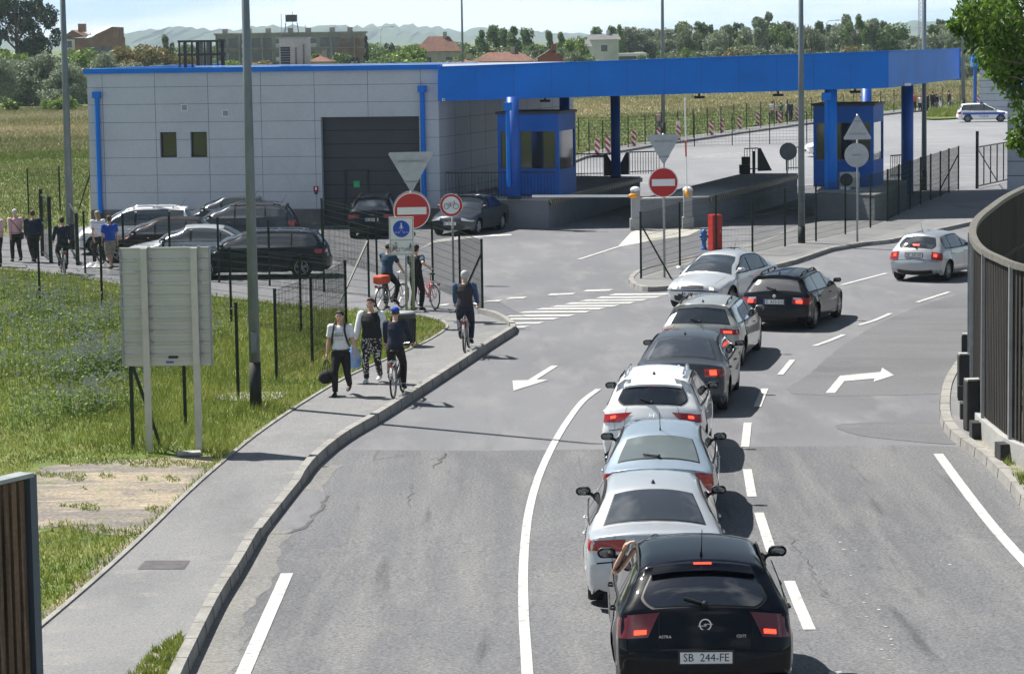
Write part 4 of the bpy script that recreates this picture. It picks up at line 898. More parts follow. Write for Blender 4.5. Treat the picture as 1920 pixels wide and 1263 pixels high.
# plant on the roof: open steel cage, stair block
def on_roof(px0, px1, ytop, Y, nm, label, cat): 
    a, b_ = V(px0, ytop, Y), V(px1, ytop, Y); return a, b_
a, b_ = on_roof(336, 419, 79, 89*KY, '', '', ''); W_ = b_.x-a.x; Hh = a.z-ZW
cage = empty('steel_cage', (a.x, 89*KY, ZW+.06), 0, 'dark open steel frame standing on the flat roof', 'steel frame')
mb = MB(); 
for i in range(8):
    x = W_*i/7
    for y in ((0, 1.8) if i % 2 == 0 else (0,)): mb.box((x, y, Hh/2), (.08, .08, Hh-.002))
for z in (Hh*.5, Hh-.04):
    mb.box((W_/2, -.06, z), (W_+.1, .04, .09)); mb.box((W_/2, 1.86, z), (W_+.1, .04, .09))
    for x in (-.06, W_+.06): mb.box((x, .9, z), (.04, 1.7, .09))
mb.build('frame', m_dark2, cage)
for k in range(2): MB().box((W_*(.42+.2*k), .9, Hh*.5), (.22, .3, Hh*.96)).build('duct', m_plinth, cage)
a, b_ = on_roof(523, 575, 76, 87*KY, '', '', ''); W_ = b_.x-a.x; Hh = a.z-ZW
m_cream = ground_mat('cream_render', [((.42, .38, .33), 1, 0, 1, None), ((.32, .29, .26), 1, .45, .7, (1, 1, .4))], grain=(.1, 10), bump=.1)
blk = empty('roof_block', (a.x, 87*KY, ZW+.06), 0, 'beige rendered block with louvres on the flat roof', 'roof structure')
mb = MB().box((W_/2, 1.1, Hh/2), (W_, 2.2, Hh)); mb.build('wall', m_cream, blk); MB().box((W_/2, 1.1, Hh+.03), (W_+.08, 2.3, .06)).build('cap', m_stl2, blk)
lv = MB(); lo_ = MB().box((W_*.22, -.012, Hh*.37), (W_*.34, .02, Hh*.7)).build('louvre', m_dark2, blk)
for k in range(8): lv.box((W_*.22, -.035, Hh*(.06+.085*k)), (W_*.34, .03, .02))
lv.build('louvre_blades', m_stl2, lo_)
mb = MB(); mb.tube([(W_*.6, -.03, 0), (W_*.6, -.03, Hh*.7)], .03, 6); mb.build('pipe', m_plinth, blk); mb = MB(); mb.tube([(W_*.88, -.03, 0), (W_*.88, -.03, Hh*.8)], .03, 6); mb.build('pipe', m_plinth, blk)
# ---- canopy
A_, B_, C_ = V(821, 190, 81*KY), V(1665, 165, 82.0*KY), V(1800, 148, 97.5*KY); At, Bt, Ct = V(821, 126.5, 81*KY), V(1665, 97, 82.0*KY), V(1800, 92, 97.5*KY)
D_ = A_+(C_-B_); Dt = At+(Ct-Bt)
can = empty('canopy', (A_.x, A_.y, A_.z), 0, 'long bright blue canopy spanning the booths and lanes', 'canopy')
def rel(v): return v-Vector((A_.x, A_.y, A_.z))
def slab4(lo, hi, ins=0):
    vs = [rel(p) for p in lo]+[rel(p) for p in hi]; return vs, [(3, 2, 1, 0), (4, 5, 6, 7)]+[(i, (i+1) % 4, 4+(i+1) % 4, 4+i) for i in range(4)]
def inset(q, k):
    c = sum(q, Vector())/4; return [p+(c-p).normalized()*k for p in q]
up = Vector((0, 0, .22)); bott = [A_, B_, C_, D_]; tops = [At, Bt, Ct, Dt]
vs, fs = slab4(inset([p+up for p in bott], .35), inset([p-up for p in tops], .35)); MB().add(vs, fs).build('roof_deck', m_roof, can)
nm = Vector((0, 0, 0)); fas = []
th = .12
for i in range(4):
    j = (i+1) % 4; d = (bott[j]-bott[i]); d.z = 0; d.normalize(); inn = Vector((-d.y, d.x, 0)); sh = .003*i
    q = [bott[i], bott[j], tops[j], tops[i]]
    if i in (1, 3): q = [bott[i]+d*th, bott[j]-d*th, tops[j]-d*th, tops[i]+d*th]
    mb = MB(); mb.poly3([rel(p) for p in q], th, inn); mb.build('fascia', m_bluep, can)
# soffit
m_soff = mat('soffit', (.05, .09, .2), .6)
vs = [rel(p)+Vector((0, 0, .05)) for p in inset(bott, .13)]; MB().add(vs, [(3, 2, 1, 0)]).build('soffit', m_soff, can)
mb = MB(); e1 = (tops[1]-tops[0]); 
for i in range(4):
    a, b_ = rel(tops[i]), rel(tops[(i+1) % 4]); mb.bar(a+Vector((0, 0, .015)), b_+Vector((0, 0, .015)), .16, .03)
mb.build('coping', m_bluep, can)
mb = MB()
for k in range(1, 12):
    f_ = k/12; a = rel(bott[0].lerp(bott[1], f_))+Vector((0, -.004, 0)); b2 = rel(tops[0].lerp(tops[1], f_))+Vector((0, -.004, 0)); mb.bar(a, b2, .012, .01)
mb.build('fascia_joints', m_blued, can)
for i, (px, py) in enumerate(((1022, 188), (1311, 181), (1459, 177), (1603, 171))):
    r_ = empty('canopy_light', V(px, py, 84*KY), 0, 'dark lamp under the canopy, %s of four from the panelled building' % ('first', 'second', 'third', 'fourth')[i], 'lamp', 'lamps under the blue canopy')
    mb = MB(); mb.box((0, 0, -.03), (.42, .3, .10)); mb.build('housing', m_dark2, r_, bevel=.02); MB().box((0, 0, -.085), (.34, .22, .01)).build('lens', m_lens, r_); MB().box((0, 0, .08), (.08, .08, .14)).build('bracket', m_dark2, r_)
cctv('security_camera', V(1695, 158, 83*KY), 'pale camera fixed under the right corner of the blue canopy', 2)
# ---- raised platforms with kerbs and striped edges
m_stripe = bpy.data.materials.new('hazard_stripe'); m_stripe.use_nodes = True; t = m_stripe.node_tree; b = t.nodes['Principled BSDF']; tc = t.nodes.new('ShaderNodeTexCoord'); wv = t.nodes.new('ShaderNodeTexWave'); wv.inputs['Scale'].default_value = 1.6; wv.bands_direction = 'DIAGONAL'
cr_ = t.nodes.new('ShaderNodeValToRGB'); cr_.color_ramp.interpolation = 'CONSTANT'; cr_.color_ramp.elements[1].position = .5; cr_.color_ramp.elements[0].color = (.02, .02, .02, 1); cr_.color_ramp.elements[1].color = (.35, .30, .16, 1)
t.links.new(tc.outputs['Object'], wv.inputs['Vector']); t.links.new(wv.outputs['Color'], cr_.inputs[0]); t.links.new(cr_.outputs[0], b.inputs['Base Color'])
ZP = 1.15
m_cw = ground_mat('concrete_wall', [((.20, .215, .24), 1, 0, 1, None), ((.16, .175, .19), .6, .45, .7, None)], grain=(.12, 12), bump=.15)
def platform(name, pts, label, stripes=()):
    o = Vector((pts[0].x, pts[0].y, 0)); r_ = empty(name, o, 0, label, 'platform'); P = [p-o for p in pts]
    mb = MB(); mb.prism(P, 0, ZP-.06); mb.build('wall', m_cw, r_); c = sum(P, Vector())/len(P)
    mb = MB(); mb.prism([p+(p-c).normalized()*.05 for p in P], ZP-.06, ZP); mb.build('deck', m_conc, r_)
    for i, j in stripes:
        a, b2 = P[i], P[j]; d = (b2-a).normalized(); n_ = Vector((d.y, -d.x, 0)); mb = MB(); mb.bar(Vector((a.x, a.y, ZP-.14))+n_*.09, Vector((b2.x, b2.y, ZP-.14))+n_*.09, .05, .18); mb.build('striped_edge', m_stripe, r_)
    return r_
def on(px, py, z): return G(px, py, z)
pa = on(834, 374, ZP); pb = on(1028, 373, ZP); pc = on(1200, 331, ZP); 
pd = Vector((FL.x+cos(wang)*WLn, FL.y+sin(wang)*WLn, 0))+SD*15.6+Vector((.2, 0, 0)); pa = Vector((FL.x+cos(wang)*WLn+.1, pb.y+1.2, ZP))
platform('booth_platform', [Vector((p.x, p.y, 0)) for p in (pa, pb, pc, pd)], 'grey concrete platform carrying the left blue booth beside the panelled wall', [(1, 2)])
qa, qb, qc, qd = on(1200, 372, ZP), on(1329, 368, ZP), on(1495, 325, ZP), on(1393, 325, ZP)
platform('booth_platform', [Vector((p.x, p.y, 0)) for p in (qa, qb, qc, qd)], 'empty grey concrete platform between the two lanes behind the barrier posts', [(1, 2)])
ra = on(1533, 357, ZP); rb = on(1640, 364, ZP); rc = on(1668, 355, ZP); rd_ = on(1700, 338, ZP); re_ = on(1560, 338, ZP)
platform('booth_platform', [Vector((p.x, p.y, 0)) for p in (ra, rb, on(1656, 361, ZP), rc, rd_, re_)], 'low rounded concrete plinth under the right blue booth', [])
# ---- booths
def booth(name, base, wx, wy, h, ang, label, side=1):
    r_ = empty(name, base, ang, label, 'booth')
    post = .13; zs, zh = h*.32, h*.79
    mb = MB(); mb.box((wx/2, wy/2, zs/2), (wx, wy, zs)); mb.build('lower_wall', m_booth, r_)
    mb = MB(); mb.box((wx/2, wy/2, (zh+h)/2), (wx, wy, h-zh)); mb.build('upper_wall', m_booth, r_)
    for x, y in ((.0, .0), (wx-post, 0), (0, wy-post), (wx-post, wy-post)): MB().box((x+post/2, y+post/2, (zs+zh)/2), (post, post, zh-zs)).build('corner_post', m_booth, r_)
    MB().box((wx/2, wy/2, h+.05), (wx+.12, wy+.12, .10)).build('roof', m_dark2, r_)
    gz_, gh = (zs+zh)/2, zh-zs-.004
    for c_, d_ in (((wx/2, .06, gz_), (wx-2*post, .03, gh)), ((wx-.06, wy/2, gz_), (.03, wy-2*post, gh)), ((.06, wy/2, gz_), (.03, wy-2*post, gh))): MB().box(c_, d_).build('window', m_glassd, r_)
    mb = MB(); mb.box((wx*.36, .03, gz_), (.07, .05, gh)); mb.box((wx/2, .03, zs+.03), (wx-2*post, .05, .05)); mb.build('window_frame', m_blued, r_)
    mb = MB()
    for x in (wx*.33, wx*.66): mb.box((x, -.003, (zh+h)/2), (.012, .008, h-zh-.03))
    mb.build('panel_joints', m_blued, r_)
    return r_
p = on(932, 371, ZP); q = on(1047, 371, ZP); h1 = top_z(Vector((p.x, p.y, 0)), 216)-ZP
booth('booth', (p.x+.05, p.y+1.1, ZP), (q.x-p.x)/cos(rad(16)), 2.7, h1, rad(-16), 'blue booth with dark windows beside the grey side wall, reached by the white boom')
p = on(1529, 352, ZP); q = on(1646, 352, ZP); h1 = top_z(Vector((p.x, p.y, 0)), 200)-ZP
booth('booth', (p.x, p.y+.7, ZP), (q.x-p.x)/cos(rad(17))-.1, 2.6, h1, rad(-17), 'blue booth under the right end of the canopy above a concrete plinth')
# ---- columns
def column(px, py, ytop, z0, r_, label, pipe=True, m=None):
    b0 = on(px, py, z0); e = empty('canopy_column', b0, 0, label, 'column', 'blue canopy columns'); zt_ = top_z(b0, ytop)-z0+.12
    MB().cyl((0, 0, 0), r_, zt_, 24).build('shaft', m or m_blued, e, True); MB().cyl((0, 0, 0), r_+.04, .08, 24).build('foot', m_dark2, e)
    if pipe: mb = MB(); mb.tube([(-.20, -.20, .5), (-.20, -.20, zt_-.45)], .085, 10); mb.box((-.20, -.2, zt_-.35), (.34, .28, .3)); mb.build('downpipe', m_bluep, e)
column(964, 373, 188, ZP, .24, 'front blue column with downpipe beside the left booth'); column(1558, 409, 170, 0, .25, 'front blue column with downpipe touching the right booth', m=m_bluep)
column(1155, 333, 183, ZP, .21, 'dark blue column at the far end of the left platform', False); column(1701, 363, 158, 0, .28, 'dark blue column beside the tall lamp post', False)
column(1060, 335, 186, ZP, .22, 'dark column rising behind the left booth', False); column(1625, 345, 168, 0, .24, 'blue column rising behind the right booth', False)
# ---- railings
def railing(a, b_, z, label, h=1.0, tri=0):
    L, an = frame_from(a, b_); r_ = empty('railing', (a.x, a.y, z), an, label, 'railing', 'dark railings around the platforms')
    mb = MB(); mb.box((L/2, 0, h), (L, .05, .05)); mb.box((L/2, 0, .12), (L, .04, .04)); mb.build('rail', m_rail, r_)
    n = max(2, int(L/.13)); mb = MB()
    for k in range(n+1): mb.box((L*k/n, 0, h/2), (.02, .02, h))
    mb.build('bars', m_rail, r_)
    if tri:
        x = L if tri > 0 else 0; mb = MB(); mb.poly3([(x+.03*tri, 0, 0), (x+.75*tri, 0, 0), (x+.16*tri, 0, h), (x+.03*tri, 0, h)], .05, (0, 1, 0)); mb.build('end_panel', m_rail, r_)
railing(on(836, 372, ZP), on(1040, 371, ZP), ZP, 'long dark railing along the front of the left booth platform')
railing(on(1067, 331, ZP), on(1131, 330, ZP), ZP, 'short dark railing with sloping end left of the dark column', tri=1)
railing(on(1181, 327, ZP), on(1236, 325, ZP), ZP, 'short dark railing right of the dark column', tri=-1)
railing(on(1396, 322, ZP), on(1421, 321, ZP), ZP, 'narrow dark railing with sloping end on the empty platform', tri=1, h=1.05)
railing(on(1474, 320, ZP), on(1497, 319, ZP), ZP, 'narrow dark railing against the round sign back', tri=0, h=1.05)
railing(G(1670, 372), G(1690, 370), .9, 'stub of railing between the right booth and the dark blue column')
# black equipment on the empty platform
p = on(1395, 325, ZP); e = empty('equipment_box', (p.x, p.y-.2, ZP), 0, 'black control box with thin mast on the empty platform', 'control box')
MB().box((0, 0, .2), (.45, .4, .4)).build('cabinet', m_dark2, e, bevel=.02); MB().box((.06, 0, .58), (.36, .32, .34)).build('monitor', m_dark2, e, bevel=.02); MB().tube([(.25, 0, 0), (.25, 0, 2.0)], .02, 6).build('mast', m_dark2, e); MB().box((.42, 0, .5), (.12, .12, 1.0)).build('post', m_dark2, e)
# outdoor units
def acunit(p, w_, label, ang=0):
    e = empty('air_conditioner', p, ang, label, 'air conditioner'); MB().box((0, 0, .32), (w_, .34, .62)).build('casing', mat('ac_white', (.5, .5, .47), .5), e, bevel=.015)
    MB().lathe([(.001, -.18), (.24, -.18), (.26, -.172)], (-w_*.16, 0, .33), 20, 'Y').build('fan', m_dark2, e); mb = MB()
    for k in range(7): mb.box((w_*.36, -.176, .12+.07*k), (w_*.2, .012, .02))
    mb.build('grille', m_stl2, e)
p = on(990, 366, ZP); acunit((p.x, p.y+.45, ZP), .85, 'white outdoor unit behind the railing under the left booth window')
p = on(1590, 352, ZP); acunit((p.x, p.y-.35, ZP+.02), .8, 'white outdoor unit hung under the right booth window')
p = G(1584, 409); e = empty('service_cabinet', p, 0, 'pale upright service cabinet on a concrete foot beside the right booth', 'cabinet'); MB().box((0, 0, .15), (.62, .5, .3)).build('foot', m_conc, e, bevel=.02); MB().box((0, 0, .78), (.42, .32, .95)).build('casing', m_gutter, e, bevel=.02); MB().box((0, -.17, .8), (.34, .012, .8)).build('door', m_gutter, e)
# second grey building at the right edge and its blue porch
e0 = V(1837, 170, 240); e = empty('customs_building', (e0.x, 240, 0), rad(-14), 'small grey panelled building with blue porch at the right edge', 'building')
hz_ = top_z(Vector((e0.x, 240, 0)), 127); MB().box((6, 3, hz_/2), (12, 6, hz_)).build('wall', m_panel, e); MB().box((6, 3, hz_+.08), (12.2, 6.2, .16)).build('roof_edge', m_bluep, e); mb = MB()
for k in range(1, 7): mb.box((6, -.004, hz_*k/7), (12, .01, .03))
mb.build('panel_joints', m_gap, e)
e1_ = V(1889, 240, 124); hz2 = top_z(Vector((e1_.x, 124, 0)), 168); e = empty('grey_annex', (e1_.x, 124, 0), rad(-15), 'grey clad annex with blue roof edge behind the hanging leaves', 'building'); MB().box((5, 3, hz2/2), (10, 6, hz2)).build('wall', m_panel, e); MB().box((5, 3, hz2+.1), (10.2, 6.2, .2)).build('roof_edge', m_bluep, e); mb = MB()
for k in range(1, 7): mb.box((5, -.004, hz2*k/7), (10, .01, .03))
mb.build('panel_joints', m_gap, e)
pz = top_z(Vector((V(1824, 110, 234).x, 234, 0)), 103); x0 = V(1824, 110, 234).x; x1 = V(1900, 110, 234).x; pz0 = top_z(Vector((x0, 234, 0)), 126)
e = empty('entry_gantry', (x0, 234, 0), 0, 'blue overhead gantry with a no-entry disc far behind the canopy', 'gantry'); MB().box(((x1-x0)/2+1, .5, (pz+pz0)/2), (x1-x0+2, 1.0, pz-pz0)).build('beam', m_bluep, e)
for x in (.3, x1-x0+1.7): MB().cyl((x, .5, 0), .16, pz0, 12).build('post', m_blued, e)
xs = V(1842, 115, 234).x-x0; zc = (pz+pz0)/2; mb = MB().lathe([(.001, -.04), (.38, -.04)], (xs, 0, zc), 24, 'Y'); o = mb.build('no_entry_disc', mat('sign_red', (.48, .012, .012), .4), e); MB().box((xs, -.06, zc), (.52, .01, .13)).build('bar', m_plate, o)
# ================================================================== POLES, SIGNS, FENCES
m_alu = mat('sign_back', (.42, .44, .46), .5, .5, var=.12, scale=5); m_sred = mat('sign_red', (.48, .012, .012), .4); m_swhite = mat('sign_white', (.78, .78, .78), .4); m_sblue = mat('sign_blue', (.01, .07, .45), .4); m_sblack = mat('sign_black', (.01, .01, .01), .5)
m_polep = mat('pole_zinc', (.17, .20, .22), .55, .35, var=.22, scale=3, stretch=(1, 1, .4))
m_tar = mat('tar', (.012, .014, .016), .7)
def lamp_post(px, py, w0, label, H=12.0, dark=.9, arm=1, Y=None, z0=0.0, taper=.55):
    b0 = G(px, py, z0) if Y is None else Vector((V(px, py, Y).x, Y, z0)); s_ = PJ(b0+Vector((1, 0, 0)))[0]-PJ(b0)[0]; r0 = w0/s_/2
    e = empty('lamp_post', b0, 0, label, 'lamp post', 'tall grey lamp posts')
    MB().tube([(0, 0, 0), (0, 0, dark)], [r0*1.08, r0*1.06], 14).build('painted_base', m_tar, e, True)
    MB().tube([(0, 0, dark-.001), (0, 0, H)], [r0, r0*taper], 14).build('pole', m_polep, e, True)
    MB().box((0, -r0-.005, 1.35), (.11, .03, .4)).build('access_door', m_polep, e)
    MB().tube([(0, 0, H-.1), (.4*arm, 0, H+.35), (1.5*arm, 0, H+.45)], [.05, .045, .04], 8).build('arm', m_polep, e, True)
    mb = MB(); mb.ball((1.85*arm, 0, H+.45), (.45, .15, .09), 12, 8); mb.build('lamp_head', m_stl2, e, True); return e
lamp_post(480, 767, 21, 'thick grey lamp post with black base beside the slatted sign back', 11.5, .95, z0=.07)
lamp_post(133, 467, 15, 'grey lamp post beside the green gate posts and the walkers', 12)
lamp_post(1503, 462, 13, 'tall weathered lamp post on the island between the booths', 12, .7)
lamp_post(1732.5, 357, 10, 'lamp post standing by the fence right of the dark blue column', 12, .9)
lamp_post(1806, 206, 8, 'lamp post at the far lot edge near the white police car', 14, .9)
lamp_post(1244, 262, 8, 'lamp post beyond the canopy behind the inverted triangle sign', 14, 1.2)
lamp_post(870, 262, 5.2, 'thin lamp post rising behind the middle of the building roof', 14, 1)
for px, yt, yf, lb in ((1549, 34, 120, 'small distant lamp post among the trees above the canopy'), (715, 63, 128, 'small distant lamp post in front of the hills left of the red roof')):
    lamp_post(px, yf, 1.7, lb, 9.0, .5, Y=430)
# lattice mast beside the lamp post
b0 = Vector((V(1725, 150, 273).x, 273, 0)); e = empty('lattice_mast', b0, 0, 'thin lattice mast close beside the lamp post right of the trees', 'mast'); mb = MB()
for x, y in ((-.2, -.2), (.2, -.2), (0, .2)): mb.bar((x, y, 0), (x, y, 13), .05)
for k in range(32): z = k*.4; mb.bar((-.2, -.2, z), (.2, -.2, z+.4), .03); mb.bar((.2, -.2, z), (0, .2, z+.4), .03)
mb.build('frame', m_steel, e)

def disc(mb, c, r, y, n=32): mb.add([c]+[c+Vector((r*cos(2*pi*k/n), y, r*sin(2*pi*k/n))) for k in range(n)], [(0, 1+k, 1+(k+1) % n) for k in range(n)]); mb.v[-n-1] = c+Vector((0, y, 0)); return mb
def plate_disc(name, c, r, m, par, th=.012): 
    return MB().lathe([(.001, -th), (r, -th), (r, th), (.001, th)], c, 36, 'Y').build(name, m, par)
def round_ring(name, c, ro, ri, y, m, par):
    return MB().lathe([(ri, y), (ro, y)], c, 36, 'Y').build(name, m, par)
def sign_at(px, pyfoot, z0=.13, ang=0.0, label='', name='road_sign', Y=None):
    b0 = G(px, pyfoot, z0) if Y is None else Vector((V(px, pyfoot, Y).x, Y, z0)); e = empty(name, b0, ang, label, 'road sign'); e_s = PJ(b0+Vector((1, 0, 0)))[0]-PJ(b0)[0]; return e, b0, e_s
def zz(b0, y): return top_z(b0, y)-b0.z
def pole(e, h, r=.033, name='post', z0=0): return MB().tube([(0, 0, z0), (0, 0, h)], r, 12).build(name, m_steel, e, True)
def tri_back(e, c, w_, down=True, y=-.04, m=None, name='triangle_back'):
    s_ = -1 if down else 1; h = w_*.87; a = [(-w_/2, -s_*h/2), (w_/2, -s_*h/2), (0, s_*h/2)]
    # rounded corners
    pts = []
    for i in range(3):
        p, q, r_ = Vector(a[i-1]), Vector(a[i]), Vector(a[(i+1) % 3])
        for k in range(4): t = k/3; pts.append((q+(p-q).normalized()*.07).lerp(q, .6*(1-abs(2*t-1))).lerp((q+(r_-q).normalized()*.07), t))
    mb = MB(); mb.poly3([(p.x, y, c+p.y) for p in pts], .015, (0, -1, 0)); o = mb.build(name, m or m_alu, e)
    for k in (.28, -.22): MB().box((0, y-.03, c-s_*h*k), (w_*(.55 if k > 0 else .3), .03, .045)).build('clamp_rail', m_stl2, o)
    return o
# -- crossing of signs at the left
e, b0, s_ = sign_at(776, 597, .13, rad(3), 'big red no-entry disc under an upturned triangle back, behind the pedestrian sign')
H_ = zz(b0, 286); pole(e, H_, .042); tri_back(e, (zz(b0, 286)+zz(b0, 361))/2, 1.22, True, y=-.045)
zc = zz(b0, 395); R_ = 33/s_*1.03
plate_disc('disc', (0, -.06, zc), R_, m_sred, e); round_ring('white_rim', (0, -.06, zc), R_, R_*.95, -.014, m_swhite, e); MB().box((0, -.08, zc), (R_*1.6, .006, R_*.40)).build('white_bar', m_swhite, e)
MB().lathe([(R_*.7, .05), (R_*1.03, .05), (R_*1.03, .07)], (0, -.03, zc+.03), 36, 'Y').build('rear_disc', m_alu, e)
e, b0, s_ = sign_at(763, 612, .13, rad(-2), 'white panel with blue walking-person disc and dismount-bicycle symbols')
pole(e, zz(b0, 410), .033); zt_, zb_ = zz(b0, 406.5), zz(b0, 478); W_ = 46/s_; xo = -.09; hh = zt_-zb_
MB().box((xo, -.045, (zt_+zb_)/2), (W_, .02, hh)).build('panel', m_swhite, e, bevel=.008)
mb = MB(); cx_, cz_ = xo, (zt_+zb_)/2
for q in ((-.5, 0, .018, hh*.96), (.5, 0, .018, hh*.96)): mb.box((cx_+q[0]*(W_-.05), -.057, cz_), (.010, .004, q[3]))
for q in (-.5, .5, -.11): mb.box((cx_, -.057, cz_+q*(hh-.05)), (W_-.05, .004, .010))
mb.build('border_lines', m_sblack, e)
zc = zt_-hh*.31; plate_disc('blue_disc', (xo, -.058, zc), W_*.34, m_sblue, e, .004)
def figure_walk(mb, c, s, y):                         # walking person pictogram
    c = Vector(c)
    def L(a, b2, w_): mb.bar(c+Vector((a[0]*s, y, a[1]*s)), c+Vector((b2[0]*s, y, b2[1]*s)), w_*s, .004)
    mb.lathe([(.001, 0), (.09*s, 0)], c+Vector((.0, y, .62*s)), 12, 'Y'); L((0, .5), (0, .05), .17); L((0, .08), (.16, -.28), .10); L((.16, -.28), (.30, -.55), .09); L((0, .08), (-.14, -.25), .10); L((-.14, -.25), (-.30, -.55), .09)
    L((.03, .46), (.2, .2), .07); L((.2, .2), (.22, .05), .06); L((-.03, .46), (-.2, .22), .07); L((-.2, .22), (-.2, .05), .06)
mb = MB(); figure_walk(mb, (xo, 0, zc), W_*.34, -.066); mb.build('walking_figure', m_swhite, e)
mb = MB()
for k in (-.62, -.34, .34, .62): mb.box((xo+k*W_*.36, -.066, zc-W_*.14), (W_*.07, .003, .012))
mb.build('dashes', m_swhite, e)
def pict_bike(mb, c, s, y, w_=.05, rider=0):
    c = Vector(c)
    def L(a, b2, ww_=w_): mb.bar(c+Vector((a[0]*s, y, a[1]*s)), c+Vector((b2[0]*s, y, b2[1]*s)), ww_*s, .003)
    for x in (-.42, .42):
        ring(mb, c+Vector((x*s, y+.004, -.1*s)), .26*s, .215*s, -.004, 20)
    P = {'r': (-.42, -.1), 'f': (.42, -.1), 'b': (-.02, -.12), 's': (-.12, .22), 'h': (.30, .24)}
    for a, b2 in (('r', 'b'), ('r', 's'), ('s', 'b'), ('s', 'h'), ('h', 'b'), ('h', 'f')): L(P[a], P[b2])
    L((.30, .24), (.28, .36)); L((.20, .37), (.36, .36)); L((-.22, .27), (-.04, .27), .07)
    if rider: mb.lathe([(.001, 0), (.1*s, 0)], c+Vector((.18*s, y, .78*s)), 10, 'Y'); L((-.1, .35), (.12, .66), .13); L((.12, .6), (.3, .38), .07); L((-.08, .32), (.15, .15), .09); L((.15, .15), (0, -.12), .07)
zl = zb_+hh*.185
mb = MB(); pict_bike(mb, (xo-W_*.29, 0, zl-.02), .2, -.060, .07, 1); mb.bar((xo-W_*.07, -.06, zl), (xo+W_*.03, -.06, zl), .02, .004); mb.poly3([(xo+W_*.02, -.058, zl+.022), (xo+W_*.07, -.058, zl), (xo+W_*.02, -.058, zl-.022)], .003, (0, -1, 0))
pict_bike(mb, (xo+W_*.24, 0, zl-.03), .15, -.060, .07); figure_walk(mb, (xo+W_*.36, 0, zl+.01), .17, -.060); mb.build('symbols', m_sblack, e)
mb = MB(); mb.bar((xo-W_*.44, -.066, zl-.11), (xo-W_*.13, -.066, zl+.12), .022, .003); mb.bar((xo-W_*.44, -.067, zl+.12), (xo-W_*.13, -.067, zl-.11), .022, .003); mb.build('red_cross', m_sred, e)
e, b0, s_ = sign_at(850.5, 531, .02, 0, 'red-rimmed white disc with a black bicycle symbol')
pole(e, zz(b0, 366), .033); zc = zz(b0, 384.5); R_ = 21.5/s_
plate_disc('disc', (-.03, -.05, zc), R_, m_swhite, e); round_ring('red_rim', (-.03, -.05, zc), R_*.96, R_*.76, -.016, m_sred, e); mb = MB(); pict_bike(mb, (-.03, 0, zc), R_*.95, -.068, .07); mb.build('bicycle_symbol', m_sblack, e)
e, b0, s_ = sign_at(1246, 520, .13, rad(4), 'red no-entry disc under an inverted triangle back on the island tip')
pole(e, zz(b0, 250), .035); tri_back(e, (zz(b0, 250)+zz(b0, 312))/2, 66/s_, True)
zc = zz(b0, 342); R_ = 28/s_; plate_disc('disc', (-.02, -.06, zc), R_, m_sred, e); round_ring('white_rim', (-.02, -.06, zc), R_, R_*.94, -.014, m_swhite, e); MB().box((-.02, -.08, zc), (R_*1.55, .006, R_*.46)).build('white_bar', m_swhite, e)
e, b0, s_ = sign_at(1607.5, 453, .13, 0, 'grey backs of a triangle and a disc on one pole before the right booth')
pole(e, zz(b0, 214), .035); tri_back(e, (zz(b0, 209)+zz(b0, 266))/2, 55/s_, False); plate_disc('disc_back', (-.03, -.05, zz(b0, 291)), 22.5/s_, m_alu, e); MB().box((-.03, -.075, zz(b0, 291)), (.3, .03, .05)).build('clamp_rail', m_stl2, e)
# round sign back standing on the far side of the empty platform
b1 = G(1478, 322, 1.15); e = empty('road_sign', (b1.x, b1.y+.5, 0), 0, 'grey round sign back behind the narrow railing of the empty platform', 'road sign'); z_ = zz(Vector((b1.x, b1.y+.5, 0)), 284); pole(e, z_+.3, .035); plate_disc('disc_back', (.05, -.05, z_), 16.5/(F/b1.y), m_stl2, e)
# big slatted sign back
p0, p1 = G(281, 848, .07), G(374, 847, .07); L, an = frame_from(p0, p1); e = empty('direction_board', p0, an, 'large slatted aluminium sign back on two grey posts in the meadow edge', 'signboard')
s_ = PJ(p0+Vector((1, 0, 0)))[0]-PJ(p0)[0]; xa, xb = -44/s_, (401-281)/s_; zt_, zb_ = top_z(p0, 464)-p0.z, top_z(p0, 687)-p0.z
m_bpost = mat('board_post', (.50, .49, .44), .5, .2, var=.1, scale=3); m_slat = mat('board_slat', (.50, .50, .47), .42, .35, var=.08, scale=2)
for x in (0, L): MB().box((x, -.03, zt_/2+.0), (.115, .09, zt_-.03)).build('post', m_bpost, e)
mb = MB(); n = 10; hs = (zt_-zb_)/n
for k in range(n):
    z = zb_+hs*(k+.5); mb.box(((xa+xb)/2, .075, z), (xb-xa, .02, hs-.006)); mb.box(((xa+xb)/2, .045, z+hs/2-.015), (xb-xa, .06, .018)); mb.box(((xa+xb)/2, .06, z-.02), (xb-xa, .012, .012)); mb.box(((xa+xb)/2, .06, z+.05), (xb-xa, .012, .010))
mb.build('slats', m_slat, e)
MB().box((xa-.012, .06, (zt_+zb_)/2), (.03, .07, zt_-zb_)).build('edge_frame', m_stl2, e); MB().box((xb+.012, .06, (zt_+zb_)/2), (.03, .07, zt_-zb_)).build('edge_frame', m_stl2, e)
for x in (0, L):
    mb = MB()
    for k in range(n): mb.box((x+.09, .01, zb_+hs*(k+.98)), (.05, .06, .035))
    o = mb.build('clamps', m_steel, e); o['kind'] = 'stuff'
mb = MB().box((L*.52, .040, zb_+.17), (.17, .012, .065)).build('maker_plate', m_sblack, e); MB().box((L*.45, .042, zb_+.07), (.14, .006, .03)).build('sticker', m_sblue, e)
e = empty('stone_slab', G(355, 853, .07), rad(10), 'flat pale stone lying at the foot of the signboard', 'stone'); MB().box((0, 0, .035), (.42, .26, .07)).build('slab', m_conc, e, bevel=.02)
